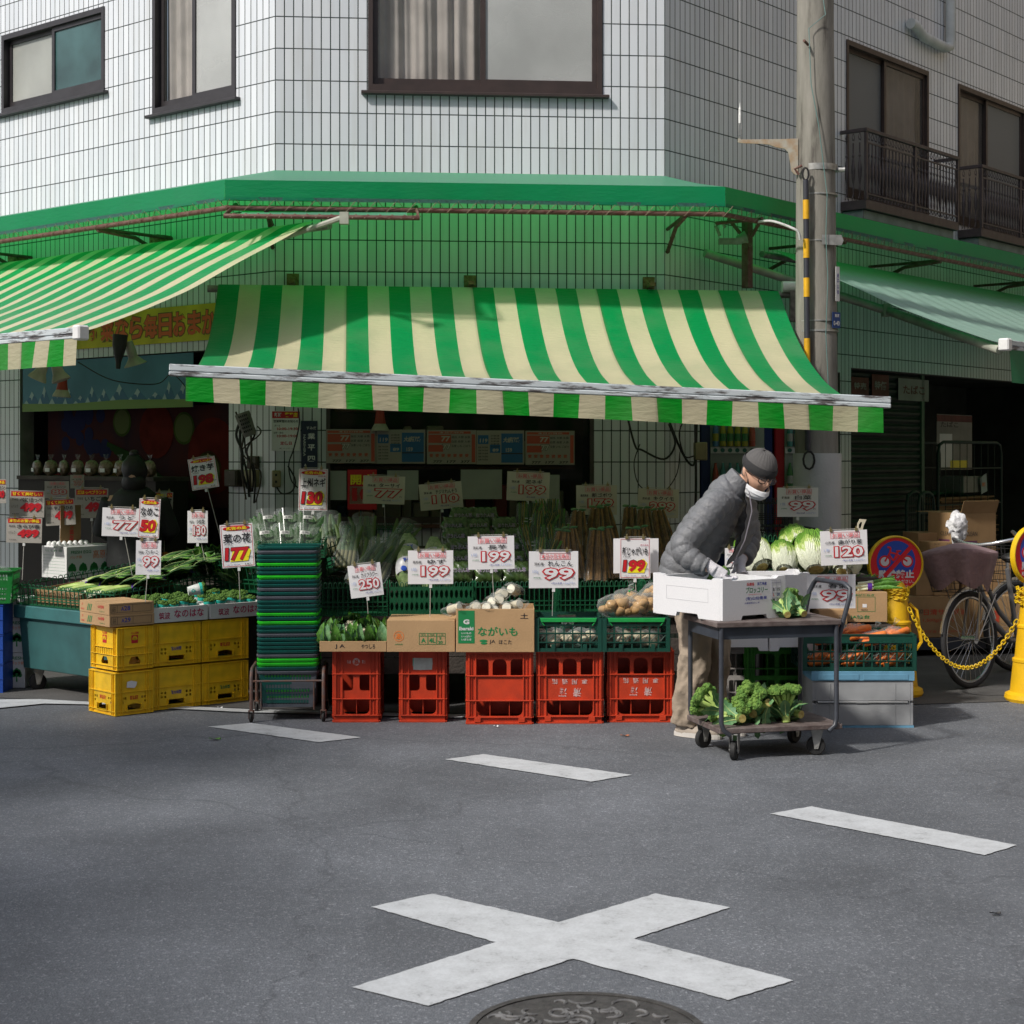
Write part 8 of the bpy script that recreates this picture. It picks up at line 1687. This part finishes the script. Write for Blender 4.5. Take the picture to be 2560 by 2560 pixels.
# ---------------------------------------------------------------- the greengrocer bending over the trolley
RT = Vector((1.00, 8.93, 0))
def L_(x, y, z): return Vector((x, y, z))-RT
fw = Vector((.85, -.50, 0)).normalized(); rt = Vector((fw.y, -fw.x, 0))
rt = Vector((-.50, -.86, 0)).normalized()
def spline(P, n=14):
    Q = []; m_ = len(P)
    for i in range(m_-1):
        a, b_, c, d = P[max(i-1, 0)], P[i], P[i+1], P[min(i+2, m_-1)]
        for k in range(n):
            t = k/n; Q.append([.5*((2*b_[j])+(c[j]-a[j])*t+(2*a[j]-5*b_[j]+4*c[j]-d[j])*t*t+(3*b_[j]-a[j]-3*c[j]+d[j])*t**3) for j in range(len(P[0]))])
    Q.append(list(P[-1])); return Q
def limb(b, pts, m, lat=None, puff=0., period=.06, seg=28, wr=0., seed=0, n=14):
    """pts: (x, y, z, r_side, r_depth); swept ellipse with quilting puffs or wrinkles"""
    Q = spline(pts, n); V = []; F = []; s_ = 0; prev = None
    for i, q in enumerate(Q):
        p = Vector(q[:3]); t = (Vector(Q[min(i+1, len(Q)-1)][:3])-Vector(Q[max(i-1, 0)][:3])).normalized()
        if prev is not None: s_ += (p-prev).length
        prev = p; la = (lat or Vector((0, 1, 0))); x = (la-t*la.dot(t)).normalized(); y = t.cross(x)
        pf_ = puff*(abs(math.sin(math.pi*s_/period))**.42-.7) if puff else 0
        for k in range(seg):
            a = 2*math.pi*k/seg; w_ = wr*(noise.noise(Vector((math.cos(a)*2.2+seed, math.sin(a)*2.2, s_*8)))+.5*noise.noise(Vector((math.cos(a)*5+seed, math.sin(a)*5, s_*26)))) if wr else 0
            if puff: w_ += puff*.16*noise.noise(Vector((math.cos(a)*6, math.sin(a)*6+seed, s_*30)))
            V.append(p+x*math.cos(a)*(q[3]+pf_+w_)+y*math.sin(a)*(q[4]+pf_+w_))
    N = len(Q)
    for i in range(N-1):
        for k in range(seg): F.append((i*seg+k, i*seg+(k+1) % seg, (i+1)*seg+(k+1) % seg, (i+1)*seg+k))
    F.append(tuple(reversed(range(seg)))); F.append(tuple(range((N-1)*seg, N*seg))); b.add(V, F, m)
def P5(x, y, z, a, c=None): v = L_(x, y, z); return (v.x, v.y, v.z, a, c if c else a)
# head frame
hf = Vector((.40, -.83, -.40)).normalized(); hu = Vector((.24, -.22, .94)); hu = (hu-hf*hu.dot(hf)).normalized(); hx = hf.cross(hu)   # hx: his right-hand side as seen... local +x
HC = L_(1.318, 8.82, 1.425)
HM = Matrix(((-hx.x*-1, -hf.x, hu.x, HC.x), (-hx.y*-1, -hf.y, hu.y, HC.y), (-hx.z*-1, -hf.z, hu.z, HC.z), (0, 0, 0, 1)))
def headpt(d):
    """unit direction -> head surface, face looks to -Y"""
    x, y, z = d; r = Vector((x*.076, y*.094, z*.116))
    if y < 0:
        g = lambda cx, cz, sx, sz: math.exp(-((x-cx)/sx)**2-((z-cz)/sz)**2)
        r.y -= .026*g(0, -.18, .11, .20)+.008*g(0, .0, .10, .2)                 # nose
        r.y -= .008*g(0, .22, .5, .12)                                          # brow
        r.y += .014*(g(-.34, .06, .18, .12)+g(.34, .06, .18, .12))              # eye sockets
        r.y -= .006*(g(-.42, -.2, .2, .2)+g(.42, -.2, .2, .2))                  # cheeks
        r.y -= .007*g(0, -.50, .25, .05)+.006*g(0, -.62, .22, .05); r.y += .004*g(0, -.56, .25, .03)   # lips
        r.y -= .012*g(0, -.85, .3, .18)
    if z < -.3: r.x *= 1-.28*min(1, (-z-.3)/.6); 
    return r
body = MB(); V = []; F = []; sg, rg_ = 48, 36
for i in range(rg_+1):
    for k in range(sg): t = math.pi*i/rg_; a = 2*math.pi*k/sg; V.append(HM @ headpt((math.sin(t)*math.cos(a), math.sin(t)*math.sin(a), math.cos(t))))
for i in range(rg_):
    for k in range(sg): F.append(((i+1)*sg+k, (i+1)*sg+(k+1) % sg, i*sg+(k+1) % sg, i*sg+k))
body.add(V, F, SKIN)
for s_ in (-1, 1):
    body.ball(tuple(HM @ Vector((s_*.078, .010, .0))), (.014, .014, .030), SKIN, 12, 8)
limb(body, [P5(1.16, 8.87, 1.30, .06), P5(1.225, 8.86, 1.36, .055), (*(HM @ Vector((0, .02, -.06))), .052, .052)], SKIN, rt)
limb(body, [P5(.965, 8.94, .82, .13, .10), P5(1.01, 8.92, 1.02, .13, .10), P5(1.10, 8.88, 1.20, .15, .10), P5(1.16, 8.87, 1.30, .10, .08)], SKIN, rt)
for (hp, kn, an) in (((.955, 8.87, .84), (.985, 8.84, .46), (.945, 8.92, .08)), ((1.03, 9.01, .84), (1.10, 9.0, .46), (1.09, 9.03, .08))): limb(body, [P5(*hp, .075), P5(*kn, .055), P5(*an, .04)], SKIN, rt)
shR, elR, wrR = (1.085, 8.73, 1.285), (.905, 8.665, 1.035), (1.035, 8.585, .935); shL, elL, wrL = (1.235, 9.02, 1.28), (1.30, 9.04, 1.06), (1.235, 8.88, .95)
for (a, c, d) in ((shR, elR, wrR), (shL, elL, wrL)): limb(body, [P5(*a, .045), P5(*c, .038), P5(*d, .028)], SKIN, rt)
limb(body, [P5(1.085, 8.73, 1.27, .05), P5(1.235, 9.02, 1.27, .05)], SKIN, Vector((0, 0, 1)))
man = tag(link_mesh(remeshed(body, 'person', .0055, SKIN, 2), 'person', None, Matrix.Translation(RT)), 'man in a grey quilted jacket and dark knitted cap bending over the styrofoam box', 'person')
# jacket
JK = mat('grey_quilted_nylon', (.165, .170, .180), .52, nz=(16, .22), bump=(45, .7), spec=.4)
j = MB()
limb(j, [P5(.935, 8.945, .845, .162, .138), P5(.955, 8.935, .93, .165, .142), P5(1.01, 8.915, 1.05, .170, .134), P5(1.075, 8.89, 1.16, .180, .125), P5(1.13, 8.875, 1.25, .160, .105), P5(1.175, 8.868, 1.33, .12, .10), P5(1.20, 8.862, 1.355, .085, .078)], JK, rt, .010, .056, 48, n=30)
limb(j, [P5(1.12, 8.79, 1.28, .070, .080), P5(1.07, 8.72, 1.25, .078, .080), P5(.985, 8.685, 1.15, .072, .074), P5(.905, 8.66, 1.04, .068, .068), P5(.945, 8.62, .975, .060, .062), P5(1.02, 8.592, .938, .046, .050)], JK, Vector((0, 0, 1)), .0095, .048, 36, n=24)
limb(j, [P5(1.20, 8.95, 1.29, .07, .08), P5(1.25, 9.03, 1.26, .08, .082), P5(1.30, 9.05, 1.07, .07, .07), P5(1.25, 8.92, .96, .055, .055)], JK, Vector((0, 0, 1)), .013, .055, 28)
limb(j, [P5(1.195, 8.862, 1.345, .082, .078), P5(1.222, 8.856, 1.385, .078, .078), P5(1.24, 8.852, 1.405, .076, .076)], JK, rt, 0, .06, 28)
# open front flap hanging forward
def flap_(u, v):
    top_ = L_(1.245, 8.80, 1.345).lerp(L_(1.305, 8.90, 1.33), u); bot_ = L_(1.14, 8.775, .93).lerp(L_(1.25, 8.86, 1.00), u); p = top_.lerp(bot_, v); return p+Vector((.045*math.sin(math.pi*v)+.004*math.sin(v*40), -.035*math.sin(math.pi*v), 0))
f2 = MB()
for k in range(1): pass
link_mesh(remeshed(j, 'jacket', .0045, JK, 1), 'jacket', man)
DKL = mat('dark_lining', (.018, .016, .022), .7, bump=(30, .4)); b = MB(); b.surf(flap_, 8, 30, JK); b.surf(lambda u, v: flap_(1-u, v)-Vector((.006, 0, 0)), 8, 30, DKL); b.build('jacket_front', man, smooth=50)
b = MB(); c0 = L_(1.232, 8.852, 1.385)
b.surf(lambda u, v: c0+rt*(.088*math.cos(u*4.6-2.3+1.57+1.57))+fw*(.082*math.sin(u*4.6-2.3+1.57+1.57))*-1+Vector((.03, -.012, .07))*(v-.4)+(-rt*0), 24, 4, JK); b.build('collar', man, smooth=60)
b = MB(); q0, q1 = L_(1.262, 8.775, 1.36), L_(1.165, 8.765, .915); b.tube([q0, q0.lerp(q1, .3)+Vector((.045, -.02, 0)), q0.lerp(q1, .65)+Vector((.04, -.02, 0)), q1], .0035, mat('zip_grey', (.30, .28, .32), .4, metal=.4), 6); b.build('zip', man)
# trousers, shoes
KH = mat('khaki_cotton', (.36, .29, .22), .85, nz=(9, .15), bump=(30, .5)); b = MB()
limb(b, [P5(.955, 8.94, .90, .150, .125), P5(.965, 8.94, .80, .150, .125), P5(.975, 8.94, .74, .130, .11)], KH, rt)
limb(b, [P5(.955, 8.87, .82, .095, .10), P5(.975, 8.85, .64, .092, .092), P5(.985, 8.835, .46, .085, .086), P5(.965, 8.87, .28, .080, .082), P5(.95, 8.91, .13, .078, .082), P5(.945, 8.92, .065, .074, .078)], KH, rt, wr=.024, seed=3)
limb(b, [P5(1.03, 9.00, .82, .095, .10), P5(1.08, 8.99, .64, .090, .092), P5(1.105, 8.98, .46, .082, .084), P5(1.10, 9.0, .28, .078, .080), P5(1.09, 9.03, .065, .072, .076)], KH, rt, wr=.024, seed=9)
link_mesh(remeshed(b, 'trousers', .007, KH, 2), 'trousers', man)
SHU = mat('beige_shoe', (.40, .34, .28), .7, nz=(20, .2)); SOLE = mat('white_sole', (.55, .52, .48), .7)
for (x, y) in ((.955, 8.905), (1.10, 9.01)):
    A = Matrix.Translation(L_(x, y, 0)) @ RZ(math.degrees(math.atan2(fw.y, fw.x))); b = MB()
    b.surf(lambda u, v: ((.14*math.cos(u*6.283)+.055)*(1 if v < .99 else .98), .046*math.sin(u*6.283)*(1+.12*math.cos(u*6.283)), .002+.026*v), 28, 2, SOLE, M=A); b.add([tuple((.14*math.cos(k*.2244)+.055, .046*math.sin(k*.2244), .003)) for k in range(28)], [tuple(range(27, -1, -1))], SOLE, A); b.build('sole', man)
    b = MB(); b.ball((.05, 0, .028), (.132, .044, .042), SHU, 20, 12, M=A); b.ball((-.015, 0, .06), (.06, .04, .05), SHU, 14, 8, M=A); b.build('shoe', man, smooth=60)
# knitted cap
CAPM = bpy.data.materials.new('ribbed_knit')
def capm():
    m = CAPM; m.use_nodes = True; n = m.node_tree.nodes; l = m.node_tree.links; b_ = n['Principled BSDF']; uv = n.new('ShaderNodeUVMap'); w_ = n.new('ShaderNodeTexWave'); w_.inputs['Scale'].default_value = 9; w_.inputs['Distortion'].default_value = .6; l.new(uv.outputs[0], w_.inputs[0])
    cr = n.new('ShaderNodeValToRGB'); cr.color_ramp.elements[0].color = (.035, .033, .035, 1); cr.color_ramp.elements[1].color = (.15, .145, .14, 1); l.new(w_.outputs[0], cr.inputs[0]); l.new(cr.outputs[0], b_.inputs['Base Color']); b_.inputs['Roughness'].default_value = .95
capm(); CUFF = mat('black_knit_cuff', (.030, .030, .031), .95, bump=(300, .5))
b = MB(); b.surf(lambda u, v: HM @ Vector((.088*math.sin(v*1.50)*math.cos(u*6.283), .004+.104*math.sin(v*1.50)*math.sin(u*6.283), .045+.092*math.cos(v*1.50)+.0015*math.sin(u*6.283*26))), 104, 14, CAPM, lambda u, v: (u*3, v)); b.build('cap', man, smooth=70)
b = MB(); b.surf(lambda u, v: HM @ Vector(((.089+.006*math.sin(math.pi*v))*math.cos(u*6.283), .004+(.105+.006*math.sin(math.pi*v))*math.sin(u*6.283), .020+.050*v+.012*math.sin(u*6.283))), 40, 6, CUFF); b.build('cap_cuff', man, smooth=70)
b = MB(); b.surf(lambda u, v: HM @ Vector((.0785*math.cos(u*3.6-.25)*(1-.05*v), .006+.0965*abs(math.sin(u*3.6-.25))*(1-.05*v)+.0*v, .035-.065*v)), 24, 4, mat('grey_hair', (.10, .095, .09), .8, nz=(90, .5))); b.build('hair', man, smooth=60)
# glasses
GLM = mat('glasses_frame', (.03, .022, .02), .3, metal=.4); b = MB()
for s_ in (-1, 1):
    cx = s_*.033; b.tube([HM @ Vector((cx+.0255*math.cos(a*.449), -.103+.004*abs(math.cos(a*.449)), .001+.019*math.sin(a*.449))) for a in range(14)], .0026, GLM, 5, closed=True)
    b.tube([HM @ Vector((s_*.059, -.097, .006)), HM @ Vector((s_*.078, -.055, .008)), HM @ Vector((s_*.082, .0, .010))], .0018, GLM, 5)
b.tube([HM @ Vector((-.008, -.108, .004)), HM @ Vector((.008, -.108, .004))], .0018, GLM, 5); b.build('glasses', man)
b = MB(); 
for s_ in (-1, 1): b.add([HM @ Vector((s_*.033+.0245*math.cos(a*.449), -.1025, .001+.018*math.sin(a*.449))) for a in range(14)], [tuple(range(14))], seethru('lens', (.5, .5, .5), .06, .03))
b.build('lens', man)
EYE = mat('eye_white', (.55, .50, .46), .3); b = MB()
for s_ in (-1, 1):
    b.ball(tuple(HM @ Vector((s_*.030, -.073, .006))), .0125, EYE, 12, 8); b.ball(tuple(HM @ Vector((s_*.030, -.0835, .002))), .0045, BLK, 8, 6)
b.build('eye', man, smooth=60)
b = MB()
for s_ in (-1, 1): b.tube([HM @ Vector((s_*.045, -.088, .024)), HM @ Vector((s_*.030, -.093, .029)), HM @ Vector((s_*.016, -.094, .025))], [.0015, .0028, .0018], HAIRM, 5)
b.build('eyebrow', man)
# mask pulled down to the chin
MSK = mat('white_mask', (.74, .75, .77), .85, nz=(12, .06), bump=(40, .4)); b = MB()
def mk(u, v):
    a = (u-.5)*2.5; y = -math.cos(a); x = math.sin(a); z = -.048-.070*v; z -= .014*math.cos(a)*(1-v)
    pr_ = 1.10-.35*max(0, v-.35); return HM @ Vector((x*.070*pr_, y*(.099+.012*math.sin(math.pi*v)*(1-abs(u-.5)*1.2))*pr_, z+.004*math.sin(v*16)))
b.surf(mk, 24, 12, MSK); b.surf(lambda u, v: mk(1-u, v)+Vector((0, 0, .002)), 24, 12, MSK); b.build('face_mask', man, smooth=70); b = MB()
for s_ in (-1, 1): b.tube([HM @ Vector((s_*.072, -.040, -.045)), HM @ Vector((s_*.080, -.015, -.01)), HM @ Vector((s_*.086, .012, .012))], .0014, BLK, 4)
b.build('mask_strap', man)
# gloved hands
GLV = mat('white_cotton_glove', (.66, .64, .68), .9, nz=(40, .12), bump=(180, .6))
def hand(wr_, d, up_, side, parent, fa=(0, 0, -1)):
    """d: direction of the fingers, side: towards the thumb"""
    b = MB(); w_ = Vector(wr_); d = Vector(d).normalized(); s_ = Vector(side); s_ = (s_-d*s_.dot(d)).normalized(); n_ = d.cross(s_)
    fa = Vector(fa).normalized(); b.tube([w_-fa*.05, w_-fa*.015, w_+(d+fa)*.012], [.034, .031, .032], GLV, 16); b.tube([w_, w_+d*.035, w_+d*.078], [.031, .036, .036], GLV, 16, flat=.7)
    for i, (o, L) in enumerate(((.027, .070), (.009, .078), (-.009, .073), (-.026, .058))):
        k = w_+d*.070+s_*o; b.tube([k-d*.01, k+d*L*.42+n_*.006, k+d*L*.72+n_*.020, k+d*L*.85+n_*.036], [.0095, .009, .0082, .007], GLV, 10)
    k = w_+d*.022+s_*.026; b.tube([k, k+d*.028+s_*.022+n_*.006, k+d*.055+s_*.026+n_*.018], [.011, .0098, .008], GLV, 10)
    me = remeshed(b, 'glove', .0035, GLV, 3); link_mesh(me, 'glove', parent)
hand(L_(1.045, 8.58, .935), (.80, -.15, -.58), None, (.3, .9, .1), man, Vector(wrR)-Vector(elR)); hand(L_(1.228, 8.868, .94), (.1, -.6, -.8), None, (-.6, .3, .2), man, Vector(wrL)-Vector(elL))
